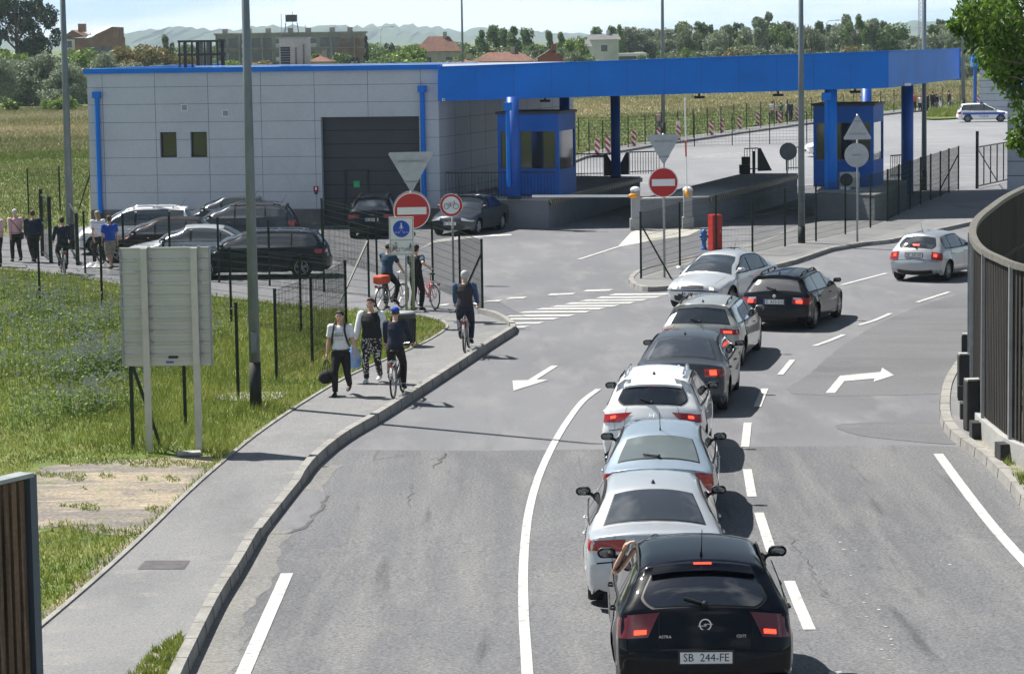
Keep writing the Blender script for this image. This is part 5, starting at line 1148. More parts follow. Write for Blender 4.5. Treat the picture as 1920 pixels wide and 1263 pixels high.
# ---- mesh fences
def fence(name, pix, label, h=2.0, z0=.0, wire=.008, vs=.05, panels=None, posts_r=.032, group='green wire mesh fences', mid=None, alt=False, brace=()):
    P = [G(x, y, z0) if not isinstance(x, Vector) else x for x, y in pix]; o = P[0].copy(); e = empty(name, o, 0, label, 'fence', group); Q = [p-o for p in P]
    for q in Q: mb = MB(); mb.box(q+Vector((0, 0, h/2)), (posts_r*2, posts_r*1.3, h)); mb.box(q+Vector((0, 0, h+.005)), (posts_r*2.4, posts_r*1.8, .02)); mb.build('post', m_green, e)
    for i, dx in brace:
        mb = MB(); mb.bar(Q[i]+Vector((0, 0, h*.82)), Q[i]+Vector(dx), .045); mb.build('brace', m_green, e)
    V_, Fc = [], []
    for i, (a, b2) in enumerate(zip(Q, Q[1:])):
        if panels is not None and i not in panels: continue
        mb = MB(); d = b2-a; L = Vector((d.x, d.y)).length
        zs = [.06, .26, .46, .66, .86, 1.06, 1.26, 1.46, 1.66, 1.86, h-.03]
        for z in zs:
            mb.bar(a+Vector((0, 0, z)), b2+Vector((0, 0, z)), wire, wire)
            mb.bar(a+Vector((0, 0, z+.022)), b2+Vector((0, 0, z+.022)), wire*.8, wire*.8) if alt else None
        n = int(L/vs); u = d/max(n, 1)
        for k in range(1, n): q = a+u*k; w2 = wire*.28; b_ = len(mb.v); mb.v += [q+Vector((-w2, 0, .05)), q+Vector((w2, 0, .05)), q+Vector((w2, 0, h-.02)), q+Vector((-w2, 0, h-.02))]; mb.f.append((b_, b_+1, b_+2, b_+3))
        mb.build('mesh_panel', m_green, e)
    return e
fence('mesh_fence', [(-60, 558), (75, 568), (192, 579), (310, 592), (434, 608), (565, 628), (650, 642)], 'mesh fence crossing the meadow from the left edge below the walkers', z0=.07)
fence('mesh_fence', [(250, 843), (348, 797), (447, 750), (519, 715), (586, 683), (650, 643)], 'mesh fence running from the signboard up towards the two walkers', z0=.07, brace=((0, (.45, .35, 0)),), panels=[3, 4])
fence('mesh_fence', [(160, 512), (233, 518), (320, 523), (411, 529), (506, 536), (608, 547), (692, 557)], 'mesh fence between the path and the parked cars', z0=0, brace=((6, (-.75, -1.6, 0)),))
fence('mesh_fence', [(605, 482), (707, 515), (812, 541), (863, 563), (905, 588)], 'mesh fence ending in a braced post by the white-haired cyclist', z0=.0, h=2.0, brace=((4, (-.75, .35, 0)),))
fence('mesh_fence', [(1202, 522), (1275, 498), (1343, 480), (1411, 477), (1472, 462), (1530, 452), (1585, 439), (1632, 427), (1664, 415), (1685, 403), (1706, 393), (1726, 384), (1745, 376), (1763, 369), (1779, 362), (1797, 356)], 'long mesh fence along the island from the no-entry sign to the far gate', z0=.12, brace=((0, (.9, -.2, 0)), (15, (-.9, -.2, 0))))
FP = [G(x, y, .13) for x, y in [(1078, 297), (1178, 276), (1240, 266), (1300, 258), (1400, 243.5), (1500, 230), (1600, 218), (1700, 208), (1800, 200.5), (1850, 197)]]
FP = dense(FP, 3.2); fence('mesh_fence', [(p, 0) for p in FP], 'long mesh fence along the far edge of the customs lot', h=2.0, z0=.13, wire=.012, vs=.25)
fence('mesh_fence', [(G(1085, 281, .0)+Vector((i*2.6, i*.9, 0)), 0) for i in range(9)], 'second mesh fence in the field behind the striped delineators', h=2.1, wire=.012, vs=.25)
fence('mesh_fence', [(54, 402), (113, 396), (172, 392)], 'bit of mesh fence in the field left of the grey building', h=2.0, wire=.008, brace=((2, (-.6, .2, 0)),))
# green gate at the path
e = empty('green_gate', G(80, 492, 0), 0, 'open green mesh gate with two posts beside the walkers', 'gate', None)
o0 = G(80, 492, 0)
for px, py, h in ((80, 480, 2.35), (96, 492, 2.25), (146, 497, 1.75)): q = G(px, py, 0)-o0; MB().box(q+Vector((0, 0, h/2)), (.11, .11, h)).build('post', m_green, e)
qa_, qb_ = G(80, 480, 0)-o0, G(96, 492, 0)-o0; mb = MB()
for z in (.15, 1.2, 2.15): mb.bar(qa_+Vector((0, 0, z)), qb_+Vector((0, 0, z)), .05)
d = qb_-qa_
for k in range(12): q = qa_+d*(k/12); mb.bar(q+Vector((0, 0, .15)), q+Vector((0, 0, 2.15)), .01)
mb.build('gate_leaf', m_green, e)
q = G(146, 497, 0)-o0; q2 = G(133, 478, 0)-o0; mb = MB(); mb.bar(q+Vector((0, 0, 1.7)), q2+Vector((0, 0, 1.8)), .05); mb.bar(q+Vector((0, 0, .2)), q2+Vector((0, 0, .2)), .05)
for k in range(8): a = q.lerp(q2, k/8); mb.bar(a+Vector((0, 0, .2)), a+Vector((0, 0, 1.7)), .01)
mb.build('gate_leaf', m_green, e)
# grey gate at the right edge
a, b2 = G(1832, 354), G(1905, 338); L, an = frame_from(a, b2); e = empty('steel_gate', a, an, 'dark steel gate standing half open right of the island fence', 'gate')
MB().box((0, 0, 1.35), (.12, .12, 2.7)).build('post', m_dark2, e); mb = MB()
for z in (.12, 1.95): mb.bar((0.06, 0, z), (L, 0, z), .06)
for k in range(1, 7): mb.bar((L*k/6, 0, .12), (L*k/6, 0, 1.95), .05)
mb.bar((.1, .02, 1.9), (L*.5, .02, .2), .04); mb.build('frame', m_dark2, e); mb = MB()
for k in range(40): mb.bar((L*k/40, 0, .12), (L*k/40, 0, 1.95), .008)
mb.build('mesh', m_green, e)
fence('mesh_fence', [(1905, 335), (1935, 330), (1970, 326)], 'mesh fence continuing from the steel gate behind the leaves', h=2.2)
# ---- striped delineators
m_sw = bpy.data.materials.new('red_white'); m_sw.use_nodes = True; t = m_sw.node_tree; b = t.nodes['Principled BSDF']; tc = t.nodes.new('ShaderNodeTexCoord'); sp = t.nodes.new('ShaderNodeSeparateXYZ'); t.links.new(tc.outputs['Object'], sp.inputs[0])
a1_ = t.nodes.new('ShaderNodeMath'); a1_.operation = 'ADD'; t.links.new(sp.outputs[0], a1_.inputs[0]); t.links.new(sp.outputs[2], a1_.inputs[1]); a2_ = t.nodes.new('ShaderNodeMath'); a2_.operation = 'MULTIPLY'; a2_.inputs[1].default_value = 2.6; t.links.new(a1_.outputs[0], a2_.inputs[0]); a3_ = t.nodes.new('ShaderNodeMath'); a3_.operation = 'FRACT'; t.links.new(a2_.outputs[0], a3_.inputs[0])
r_ = t.nodes.new('ShaderNodeValToRGB'); r_.color_ramp.interpolation = 'CONSTANT'; r_.color_ramp.elements[0].color = (.75, .75, .75, 1); r_.color_ramp.elements[1].position = .5; r_.color_ramp.elements[1].color = (.5, .02, .02, 1); t.links.new(a3_.outputs[0], r_.inputs[0]); t.links.new(r_.outputs[0], b.inputs['Base Color'])
ords = ['first', 'second', 'third', 'fourth', 'fifth', 'sixth', 'seventh', 'eighth', 'ninth', 'tenth', 'eleventh', 'twelfth', 'thirteenth']
DL = [(1120, 295), (1140, 290), (1188.5, 278), (1234, 272), (1272, 267), (1334, 257), (1353, 252), (1387, 245.5), (1421, 238), (1462, 235), (1494, 229), (1763, 207), (1834, 202)]
for i, (px, py) in enumerate(DL):
    e = empty('delineator', G(px, py, .0), 0, '%s red-and-white delineator from the left along the far kerb' % ords[i], 'delineator', 'red and white delineators along the far kerb')
    MB().box((0, 0, .66), (.30, .05, 1.0)).build('panel', m_sw, e); MB().box((0, 0, .07), (.8, .35, .13)).build('foot', m_black, e, bevel=.02); MB().box((0, 0, .15), (.06, .06, .1)).build('stem', m_black, e)
# ---- barriers
m_barr = mat('barrier_grey', (.30, .32, .34), .5); m_orange = mat('orange', (.8, .32, .02), .4)
def barrier(px, py, label, boom, ang_up=0, Lb=4.2):
    b0 = G(px, py, .0); e = empty('barrier', b0, 0, label, 'barrier', 'lane barriers'); ht = top_z(b0, 350)
    MB().box((0, 0, .22), (.44, .42, .44)).build('foot', m_conc, e, bevel=.01); MB().box((0, 0, (ht+.4)/2-.05), (.34, .32, ht-.55)).build('cabinet', m_barr, e, bevel=.02)
    MB().ball((0, 0, ht-.12), (.20, .18, .13), 16, 8).build('cap', m_gutter, e, True)
    z = ht-.34
    if boom == 'down':
        MB().tube([(.05, -.22, z), (-.2, -.22, z), (-.28, -.22, z)], [.09, .09, .05], 12).build('hub', m_orange, e, True); MB().bar((-.22, -.22, z), (-3.95, -.15, z+.04), .05, .09).build('boom', m_swhite, e)
    else:
        MB().tube([(-.04, -.2, z-.05), (-.04, -.2, z+.22)], .085, 12).build('hub', m_orange, e, True); mb = MB().bar((-.04, -.2, z+.2), (-.10, -.2, z+3.75), .05, .09); bo = mb.build('boom', m_swhite, e); MB().bar((-.066, -.2, z+1.5), (-.076, -.2, z+2.1), .056, .096).build('red_band', m_sred, bo)
barrier(1192, 431, 'barrier with its white boom lowered across the left lane', 'down'); barrier(1290, 428, 'barrier with its white and red boom raised upright', 'up')
# ---- red hose cabinet and blue hydrant
b0 = G(1341, 470, .0); e = empty('fire_cabinet', b0, rad(20), 'tall red hose cabinet seen through the island fence', 'hose cabinet'); h = top_z(b0, 402); MB().box((0, 0, h/2), (.36, .4, h)).build('casing', mat('fire_red', (.5, .02, .015), .45), e, bevel=.01); MB().box((.0, -.205, h/2), (.30, .012, h-.1)).build('door', mat('fire_red2', (.42, .03, .025), .45), e); MB().box((.1, -.22, h*.55), (.03, .02, .1)).build('latch', m_steel, e)
b0 = G(1320, 468, .0); e = empty('hydrant', b0, 0, 'blue pillar hydrant left of the red hose cabinet', 'hydrant'); m_hyd = mat('hydrant_blue', (.02, .16, .5), .4)
MB().lathe([(.12, 0), (.12, .06), (.075, .08), (.075, .3), (.11, .32), (.11, .38), (.08, .42), (.08, .52), (.12, .55), (.12, .62), (.06, .68), (.03, .72), (.001, .72)], (0, 0, 0), 16).build('body', m_hyd, e, True)
for sx_ in (-1, 1): MB().tube([(0, 0, .46), (sx_*.15, 0, .46)], [.05, .055], 10).build('outlet', m_hyd, e, True)
# ---- litter bin by the signs
b0 = G(757, 648, .13); e = empty('litter_bin', b0, 0, 'dark round litter bin standing on the grass corner under the signs', 'bin'); zt_ = top_z(b0, 588)-.13; m_bin = mat('bin', (.07, .075, .075), .6, var=.15, scale=5)
MB().lathe([(.001, .02), (.24, .02), (.25, .08), (.285, zt_-.08), (.30, zt_-.08), (.30, zt_-.02), (.27, zt_), (.001, zt_+.01)], (0, 0, 0), 24).build('drum', m_bin, e, True); mb = MB()
for k in range(20): a = 2*pi*k/20; mb.bar((.272*cos(a), .272*sin(a), .1), (.296*cos(a), .296*sin(a), zt_-.12), .025, .012)
mb.build('ribs', m_dark2, e); MB().lathe([(.26, zt_-.02), (.305, zt_+.02), (.28, zt_+.05), (.001, zt_+.04)], (0, 0, 0), 24).build('lid', m_stl2, e, True)
# loose white sheet on the path
e = empty('plastic_sheet', G(155, 503, .0), 0, 'crumpled white plastic lying by the green gate post', 'litter'); rnd = random.Random(3)
mb = MB(); mb.grid([[(x*.14+rnd.uniform(-.03, .03), y*.16+rnd.uniform(-.03, .03), .03+rnd.uniform(0, .16)*(1 if 0 < x < 6 and 0 < y < 3 else 0)) for y in range(5)] for x in range(8)]); mb.build('sheet', m_swhite, e)
# ---- timber screens
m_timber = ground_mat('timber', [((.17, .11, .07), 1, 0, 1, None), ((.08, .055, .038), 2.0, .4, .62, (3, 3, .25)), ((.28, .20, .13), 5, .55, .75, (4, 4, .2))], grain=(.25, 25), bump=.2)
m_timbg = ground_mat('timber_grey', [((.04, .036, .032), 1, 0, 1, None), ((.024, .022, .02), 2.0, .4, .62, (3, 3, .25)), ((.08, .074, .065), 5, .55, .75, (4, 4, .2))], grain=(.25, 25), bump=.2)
m_rubber = mat('dark_block', (.025, .027, .028), .8, var=.3, scale=4)
scr = [G(2260, 1010, .14), G(2080, 925, .14), G(1920, 872, .14), G(1868, 838, .14), G(1838, 808, .14), G(1824, 772, .14), G(1823, 738, .14), G(1833, 706, .14), G(1855, 672, .14), G(1886, 632, .14), G(1925, 598, .14), G(1985, 560, .14), G(2060, 528, .14), G(2200, 490, .14)]
SL = smooth_line(scr, 12); SLd = dense(SL, .11); o0 = scr[4].copy(); HS = 3.35
e = empty('timber_screen', o0, 0, 'tall curved timber slat screen with steel cap on the right', 'screen wall')
def offs(i, L_=SLd):
    d = L_[min(i+1, len(L_)-1)]-L_[max(i-1, 0)]; d.z = 0; d.normalize(); return Vector((-d.y, d.x, 0)), d
mb = MB(); mb2 = MB()
for i in range(0, len(SLd)-1):
    n_, d = offs(i); p = SLd[i]-o0; R3 = Matrix(((d.x, -d.y, 0), (d.y, d.x, 0), (0, 0, 1)))
    (mb).box(p+Vector((0, 0, .35+(HS-.4)/2)), (.085, .035, HS-.45), rot=R3)
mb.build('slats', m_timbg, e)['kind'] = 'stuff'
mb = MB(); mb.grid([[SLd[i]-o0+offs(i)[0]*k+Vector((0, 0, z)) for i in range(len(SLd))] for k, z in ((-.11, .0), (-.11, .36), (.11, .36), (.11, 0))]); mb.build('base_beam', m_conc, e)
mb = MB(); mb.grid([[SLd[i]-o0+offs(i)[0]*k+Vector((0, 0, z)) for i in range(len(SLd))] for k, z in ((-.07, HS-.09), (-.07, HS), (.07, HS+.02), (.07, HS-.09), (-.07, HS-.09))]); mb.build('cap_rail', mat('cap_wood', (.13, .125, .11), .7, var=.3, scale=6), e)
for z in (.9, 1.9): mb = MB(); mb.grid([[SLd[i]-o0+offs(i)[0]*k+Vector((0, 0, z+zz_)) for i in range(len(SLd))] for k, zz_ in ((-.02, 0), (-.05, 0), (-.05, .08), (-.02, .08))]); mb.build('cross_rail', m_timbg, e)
acc = 0; last = SLd[0]
for i in range(1, len(SLd)):
    acc += (SLd[i]-SLd[i-1]).length
    if acc > 2.4:
        acc = 0; n_, d = offs(i); p = SLd[i]-o0; R3 = Matrix(((d.x, -d.y, 0), (d.y, d.x, 0), (0, 0, 1))); MB().box(p+n_*(.06)+Vector((0, 0, HS/2)), (.05, .06, HS-.1), rot=R3).build('post', m_stl2, e)
        MB().box(p-n_*(-.0)+n_*.16+Vector((0, 0, .15)), (.36, .22, .30), rot=R3).build('post_foot', m_rubber, e)
# kerb-side dark blocks
for i, (px, py, yt, lb) in enumerate(((1824, 806, 712, 'nearest dark upright block at the corner of the timber screen'), (1810, 748, 664, 'middle dark upright block at the corner of the timber screen'), (1816, 690, 627, 'farthest dark upright block at the corner of the timber screen'))):
    b0 = G(px, py, .146); h = top_z(b0, yt)-.146; e = empty('guard_block', b0, rad(8-10*i), lb, 'block', 'dark blocks guarding the timber screen'); MB().box((0, 0, h/2), (.30, .26, h)).build('block', m_rubber, e, bevel=.03); MB().box((0, 0, h+.012), (.27, .23, .03)).build('top', m_conc, e)
# foreground timber screen at the left edge
T1 = V(50, 893, 22.3); zt_ = T1.z; a = Vector((T1.x, 22.3, 0)); b2 = a+Vector((-2.2, -4.0, 0)); L, an = frame_from(a, b2)
e = empty('timber_screen', (a.x, a.y, 0), an, 'brown timber slat screen with steel end post cutting the bottom left corner', 'screen wall'); e['ramp'] = False; zbm = -1.0
mb = MB(); n = int(L/.105)
for k in range(n): mb.box((.10+k*.105, .0, (zt_+zbm)/2-.02), (.062, .05, zt_-zbm), rot=None)
mb.build('slats', m_timber, e)['kind'] = 'stuff'
for z in (zt_-.75, zt_-2.1): MB().box((L/2, -.05, z), (L, .04, .05)).build('cross_rail', m_timber, e)
MB().box((.0, .0, (zt_+zbm)/2), (.09, .14, zt_-zbm+.04)).build('end_post', mat('blue_steel', (.10, .12, .15), .5, .4), e)
MB().box((L/2, 0, zt_+.02), (L, .16, .035)).build('cap_rail', m_steel, e); MB().box((L/2, -.09, (zt_+zbm)/2-.1), (L-.05, .02, zt_-zbm)).build('backing', m_timber, e)
# ================================================================== TREES AND GRASS
def leaf_mat(name, a, b_, c_=None, trans=.28, sc1=.35):
    m = bpy.data.materials.new(name); m.use_nodes = True; t = m.node_tree; p = t.nodes['Principled BSDF']; p.inputs['Roughness'].default_value = .5; p.inputs['Specular IOR Level'].default_value = .35
    g = t.nodes.new('ShaderNodeNewGeometry'); n = t.nodes.new('ShaderNodeTexNoise'); n.inputs['Scale'].default_value = sc1; n.inputs['Detail'].default_value = 6; n.inputs['Roughness'].default_value = .7
    t.links.new(g.outputs['Position'], n.inputs['Vector']); r = t.nodes.new('ShaderNodeValToRGB'); r.color_ramp.elements[0].position = .32; r.color_ramp.elements[1].position = .68
    r.color_ramp.elements[0].color = (*a, 1); r.color_ramp.elements[1].color = (*b_, 1)
    if c_: e = r.color_ramp.elements.new(.5); e.color = (*c_, 1)
    t.links.new(n.outputs['Fac'], r.inputs[0]); ri = t.nodes.new('ShaderNodeMath'); ri.operation = 'MULTIPLY_ADD'; ri.inputs[1].default_value = .7; ri.inputs[2].default_value = .65; t.links.new(g.outputs['Random Per Island'], ri.inputs[0])
    vm = t.nodes.new('ShaderNodeVectorMath'); vm.operation = 'SCALE'; t.links.new(r.outputs[0], vm.inputs[0]); t.links.new(ri.outputs[0], vm.inputs['Scale']); t.links.new(vm.outputs[0], p.inputs['Base Color'])
    tr = t.nodes.new('ShaderNodeBsdfTranslucent'); t.links.new(vm.outputs[0], tr.inputs[0]); mx = t.nodes.new('ShaderNodeMixShader'); mx.inputs[0].default_value = trans
    t.links.new(p.outputs[0], mx.inputs[1]); t.links.new(tr.outputs[0], mx.inputs[2]); t.links.new(mx.outputs[0], t.nodes['Material Output'].inputs['Surface']); return m
LM = {'willow': leaf_mat('leaf_willow', (.15, .19, .12), (.33, .38, .26)), 'bright': leaf_mat('leaf_bright', (.10, .18, .025), (.22, .32, .05)), 'mid': leaf_mat('leaf_mid', (.09, .15, .045), (.19, .27, .09)),
      'dark': leaf_mat('leaf_dark', (.018, .04, .018), (.045, .08, .03), trans=.12), 'brown': leaf_mat('leaf_brown', (.16, .13, .04), (.10, .16, .04), (.22, .18, .06)), 'olive': leaf_mat('leaf_olive', (.12, .15, .08), (.25, .28, .17)), 'red': leaf_mat('leaf_red', (.16, .06, .02), (.22, .10, .03)), 'near': leaf_mat('leaf_near', (.045, .10, .012), (.14, .24, .03), trans=.42, sc1=1.5)}
m_bark = mat('bark', (.10, .08, .06), .9, var=.3, scale=4, bump=.4)
CM = {}
def crown_mesh(shape, mt, seed, n=2600, leaf=.05):
    key = (shape, mt, seed)
    if key in CM: return CM[key]
    r = np.random.RandomState(seed*7+len(shape)); K = 22
    u = r.normal(size=(K, 3)); u /= np.linalg.norm(u, axis=1)[:, None]; rad_ = r.uniform(.45, 1, (K, 1))**.6
    if shape == 'round': cs = u*rad_*np.array([.36, .36, .30])+np.array([0, 0, .58]); cr_ = r.uniform(.10, .19, K)
    elif shape == 'tall': cs = u*rad_*np.array([.22, .22, .42])+np.array([0, 0, .55]); cr_ = r.uniform(.08, .15, K)
    elif shape == 'bush': cs = u*rad_*np.array([.42, .42, .38])+np.array([0, 0, .42]); cr_ = r.uniform(.12, .22, K)
    elif shape == 'open': cs = u*rad_*np.array([.40, .40, .36])+np.array([0, 0, .60]); cr_ = r.uniform(.06, .13, K)
    elif shape == 'cone': z = r.uniform(.08, .95, K); a = r.uniform(0, 6.28, K); q = (1-z)*.28*r.uniform(.4, 1, K); cs = np.stack([q*np.cos(a), q*np.sin(a), z], 1); cr_ = .05+.11*(1-z)
    k = r.randint(0, K, n); d = r.normal(size=(n, 3)); d /= np.linalg.norm(d, axis=1)[:, None]; rr = (r.uniform(.3, 1.08, n)**.5)[:, None]
    c = cs[k]+d*rr*cr_[k][:, None]*np.array([1, 1, .85]); c[:, 2] = np.clip(c[:, 2], .01, 1.2)
    a = r.normal(size=(n, 3)); a[:, 2] *= .55; a /= np.linalg.norm(a, axis=1)[:, None]; b_ = np.cross(a, r.normal(size=(n, 3))+d); b_ /= np.linalg.norm(b_, axis=1)[:, None]
    s_ = (leaf*r.uniform(.45, 1.1, n))[:, None]; v = np.empty((n, 4, 3)); v[:, 0] = c-a*s_; v[:, 1] = c-b_*s_*.55; v[:, 2] = c+a*s_; v[:, 3] = c+b_*s_*.5
    me = np_mesh('crown', v.reshape(-1, 3), np.arange(n*4).reshape(n, 4), LM[mt]); o = me; CM[key] = o.data; bpy.data.objects.remove(o); return CM[key]
TM = {}
def trunk_mesh(seed):
    if seed in TM: return TM[seed]
    r = random.Random(seed); mb = MB(); mb.tube([(0, 0, 0), (.01, 0, .2), (-.01, .01, .45), (.01, 0, .8)], [.03, .022, .016, .004], 7)
    for k in range(6):
        a = r.uniform(0, 6.28); z = r.uniform(.22, .55); q = r.uniform(.18, .32); mb.tube([(0, 0, z), (q*.5*cos(a), q*.5*sin(a), z+.10), (q*cos(a), q*sin(a), z+.25)], [.012, .008, .003], 5)
    o = mb.build('trunk', m_bark); TM[seed] = o.data; bpy.data.objects.remove(o); return TM[seed]
def tree(name, px, Y, ytop, wpx, shape, mt, label, group=None, seed=1, cat='tree', n=2600, leaf=.05):
    Y = Y*KY; b0 = Vector((V(px, 100, Y).x, Y, -.05)); h = top_z(b0, ytop)*1.0; wd = wpx*Y/F/.92
    e = empty(name, b0, random.Random(int(px*7+Y)).uniform(0, 6.28), label, cat, group)
    for nm, me in (('trunk', trunk_mesh(seed % 4)), ('crown', crown_mesh(shape, mt, seed, n, leaf))):
        o = bpy.data.objects.new(nm, me); C.objects.link(o); o.parent = e; o.scale = (wd, wd, h)
    return e
rt = random.Random(21)
# left side: big dark tree, bright thicket, willows
tree('broadleaf_tree', 30, 330, -42, 150, 'open', 'dark', 'huge dark loose-crowned tree at the top left corner', None, 3, n=9000, leaf=.026)
tree('broadleaf_tree', 72, 338, -8, 80, 'open', 'dark', 'second dark tree leaning out from the huge one at the top left', None, 5, n=6000, leaf=.03)
tree('broadleaf_tree', -40, 325, -20, 110, 'open', 'dark', 'dark tree cut by the left edge of the photo', None, 6, n=6000, leaf=.03)
gw = 'grey-green willows along the left field edge'
for i, (px, yt, wp) in enumerate([(-20, 88, 70), (12, 112, 60), (45, 118, 62), (78, 84, 66), (108, 120, 60), (138, 115, 66), (160, 150, 50), (30, 98, 60), (62, 104, 60), (128, 104, 55)]):
    tree('willow_tree', px, 250+rt.uniform(-6, 14), yt, wp*1.25, 'bush', 'willow', 'rounded grey-green willow in the thicket left of the grey building', gw, i % 3+1, n=5200, leaf=.035)
for i, (px, yt, wp) in enumerate([(195, 84, 55), (225, 108, 55), (258, 105, 60), (292, 110, 50), (322, 112, 46), (176, 112, 44), (350, 116, 50), (385, 112, 46), (240, 122, 50), (300, 122, 50)]):
    tree('willow_tree', px, 262+rt.uniform(-4, 10), yt, wp*1.2, 'bush', 'willow', 'rounded grey-green willow showing above the flat roof', 'grey-green willows above the flat roof', i % 3+1, n=4200, leaf=.035)
for i, (px, yt, wp) in enumerate([(0, 78, 70), (40, 88, 60), (100, 95, 55), (150, 78, 70), (185, 100, 60), (128, 92, 44)]):
    tree('broadleaf_tree', px, 292+i, yt, wp*1.25, 'bush', 'bright' if i % 3 < 2 else 'mid', 'bright green leafy tree behind the willows', 'bright trees behind the willows', i % 3+1, n=3600, leaf=.04)
for i, (px, yt, wp) in enumerate([(240, 76, 64), (275, 70, 70), (312, 78, 62), (345, 90, 56), (205, 92, 50)]):
    tree('broadleaf_tree', px, 305+i, yt, wp*1.25, 'bush', 'brown', 'brownish green tree between the ruined house and the steel cage', 'brownish trees behind the roof', i % 3+1, n=3600, leaf=.04)
for i, (px, yt, wp) in enumerate([(100, 196, 22), (122, 185, 30), (18, 193, 22), (84, 194, 18)]):
    tree('shrub', px, 232+i, yt-12, wp*1.5, 'bush', 'bright', 'low yellow-green shrub at the foot of the willows', 'yellow-green shrubs under the willows', i % 3+1, 'shrub', n=900, leaf=.09)
tree('shrub', 308, 345, 63, 44, 'open', 'olive', 'spiky grey-green bush top in front of the hills', None, 2, n=2600)
# middle: between roof and hills
for px, Y, yt, wp, sh, mt, lb in [(430, 300, 104, 60, 'bush', 'bright', 'bright bush right of the steel cage'), (480, 305, 106, 70, 'bush', 'brown', 'brownish bush in front of the apartment block'), (455, 300, 116, 50, 'bush', 'mid', 'low green bush just above the roof near the thick lamp post'), (590, 330, 92, 36, 'bush', 'bright', 'small bright tree right of the roof block'),
    (637, 320, 90, 46, 'bush', 'mid', 'round mid-green tree in front of the brick end of the apartment block'), (665, 318, 98, 46, 'bush', 'dark', 'dark bush below the brick end of the apartment block'), (686, 360, 63, 26, 'cone', 'dark', 'dark pointed conifer at the right end of the apartment block'), (716, 340, 78, 44, 'round', 'mid', 'mid-green tree right of the dark conifer'),
    (745, 320, 88, 60, 'round', 'bright', 'bright tree left of the big brown roof'), (768, 330, 80, 60, 'round', 'bright', 'broad bright tree touching the big brown roof'), (732, 300, 98, 60, 'bush', 'mid', 'leafy bush low above the roof edge'), (790, 300, 100, 50, 'bush', 'bright', 'bright bush before the brown roof'), (700, 305, 105, 50, 'bush', 'mid', 'green bush beside the distant lamp post'),
    (730, 420, 72, 22, 'round', 'dark', 'small dark tree top against the hills'), (820, 300, 108, 50, 'bush', 'bright', 'bright bush left of the thin lamp post'), (850, 305, 104, 40, 'bush', 'willow', 'grey-green bush before the brown roof'), (770, 300, 104, 60, 'bush', 'bright', 'wide low bush in front of the brown roof')]:
    tree('broadleaf_tree' if sh != 'cone' else 'conifer_tree', px, Y, yt, wp*1.25, sh, mt, lb, None, int(px) % 3+1, n=3200, leaf=.045)
gm_ = 'trees on the skyline above the blue canopy'
row = [(872, 76, 44, 'round', 'mid'), (886, 80, 60, 'round', 'mid'), (903, 56, 34, 'tall', 'mid'), (925, 47, 44, 'tall', 'mid'), (946, 52, 40, 'tall', 'mid'), (965, 49, 40, 'tall', 'mid'), (988, 52, 44, 'tall', 'mid'), (1006, 74, 40, 'round', 'mid'), (930, 80, 80, 'round', 'olive'), (975, 82, 80, 'round', 'mid'), (1028, 56, 28, 'tall', 'mid'), (1050, 60, 30, 'tall', 'mid'), (1037, 84, 50, 'round', 'mid'), (1078, 62, 44, 'round', 'bright'), (1100, 60, 40, 'round', 'bright'),
       (1120, 50, 36, 'tall', 'mid'), (1146, 48, 36, 'tall', 'mid'), (1160, 46, 30, 'tall', 'bright'), (1135, 92, 50, 'round', 'mid'), (1188, 40, 60, 'round', 'olive'), (1178, 62, 50, 'round', 'olive'), (1210, 62, 50, 'round', 'olive'), (1228, 44, 40, 'round', 'olive'), (1252, 44, 56, 'round', 'olive'), (1278, 40, 48, 'tall', 'mid'), (1262, 66, 56, 'round', 'olive')]
for i, (px, yt, wp, sh, mt) in enumerate(row):
    tree('broadleaf_tree', px, (380 if px < 1100 else 455)+rt.uniform(-8, 20), yt, wp*1.25, sh, mt, 'leafy tree on the skyline left of the canopy lamp post', gm_, i % 3+1, n=3000, leaf=.045)
x = 868
while x < 1290:
    tree('shrub', x, 360+rt.uniform(-8, 8) if x < 1100 else 445+rt.uniform(-4, 8), rt.uniform(84, 97), rt.uniform(40, 60), 'bush', rt.choice(['mid', 'olive', 'bright', 'mid', 'willow']), 'low leafy bush between the skyline trees and the canopy left of the wood', 'low bushes behind the canopy', rt.randint(1, 4), 'bush', n=2000, leaf=.055); x += rt.uniform(16, 26)
x = 240
while x < 1300:
    tree('broadleaf_tree', x, 520+rt.uniform(-10, 10), rt.uniform(70, 86), rt.uniform(34, 52), 'bush', rt.choice(['mid', 'olive', 'dark', 'mid', 'bright']), 'distant leafy tree in the low belt at the foot of the hills', 'distant tree belt under the hills', rt.randint(1, 4), n=1500, leaf=.06); x += rt.uniform(17, 25)
row = []
x = 1290
sky_y = lambda q: float(np.interp(q, [1280, 1300, 1340, 1380, 1415, 1440, 1465, 1490, 1520, 1550, 1575, 1600, 1625, 1650, 1680, 1700, 1730, 1760, 1800, 1850], [42, 30, 46, 42, 40, 18, 38, 44, 38, 46, 38, 19, 38, 36, 30, 62, 60, 38, 34, 40]))
while x < 1880:
    row.append((x, sky_y(x)+rt.uniform(-3, 6), rt.uniform(42, 62))); x += rt.uniform(15, 22)
for i, (px, yt, wp) in enumerate(row):
    tree('broadleaf_tree', px, 370+rt.uniform(-15, 25), yt, wp*1.2, ('round', 'tall', 'open')[i % 3], ('olive', 'mid', 'olive', 'willow')[i % 4], 'olive-green tree in the long wood right of the bus', 'olive-green trees right of the bus', i % 3+1, n=3600, leaf=.04)
x = 1290
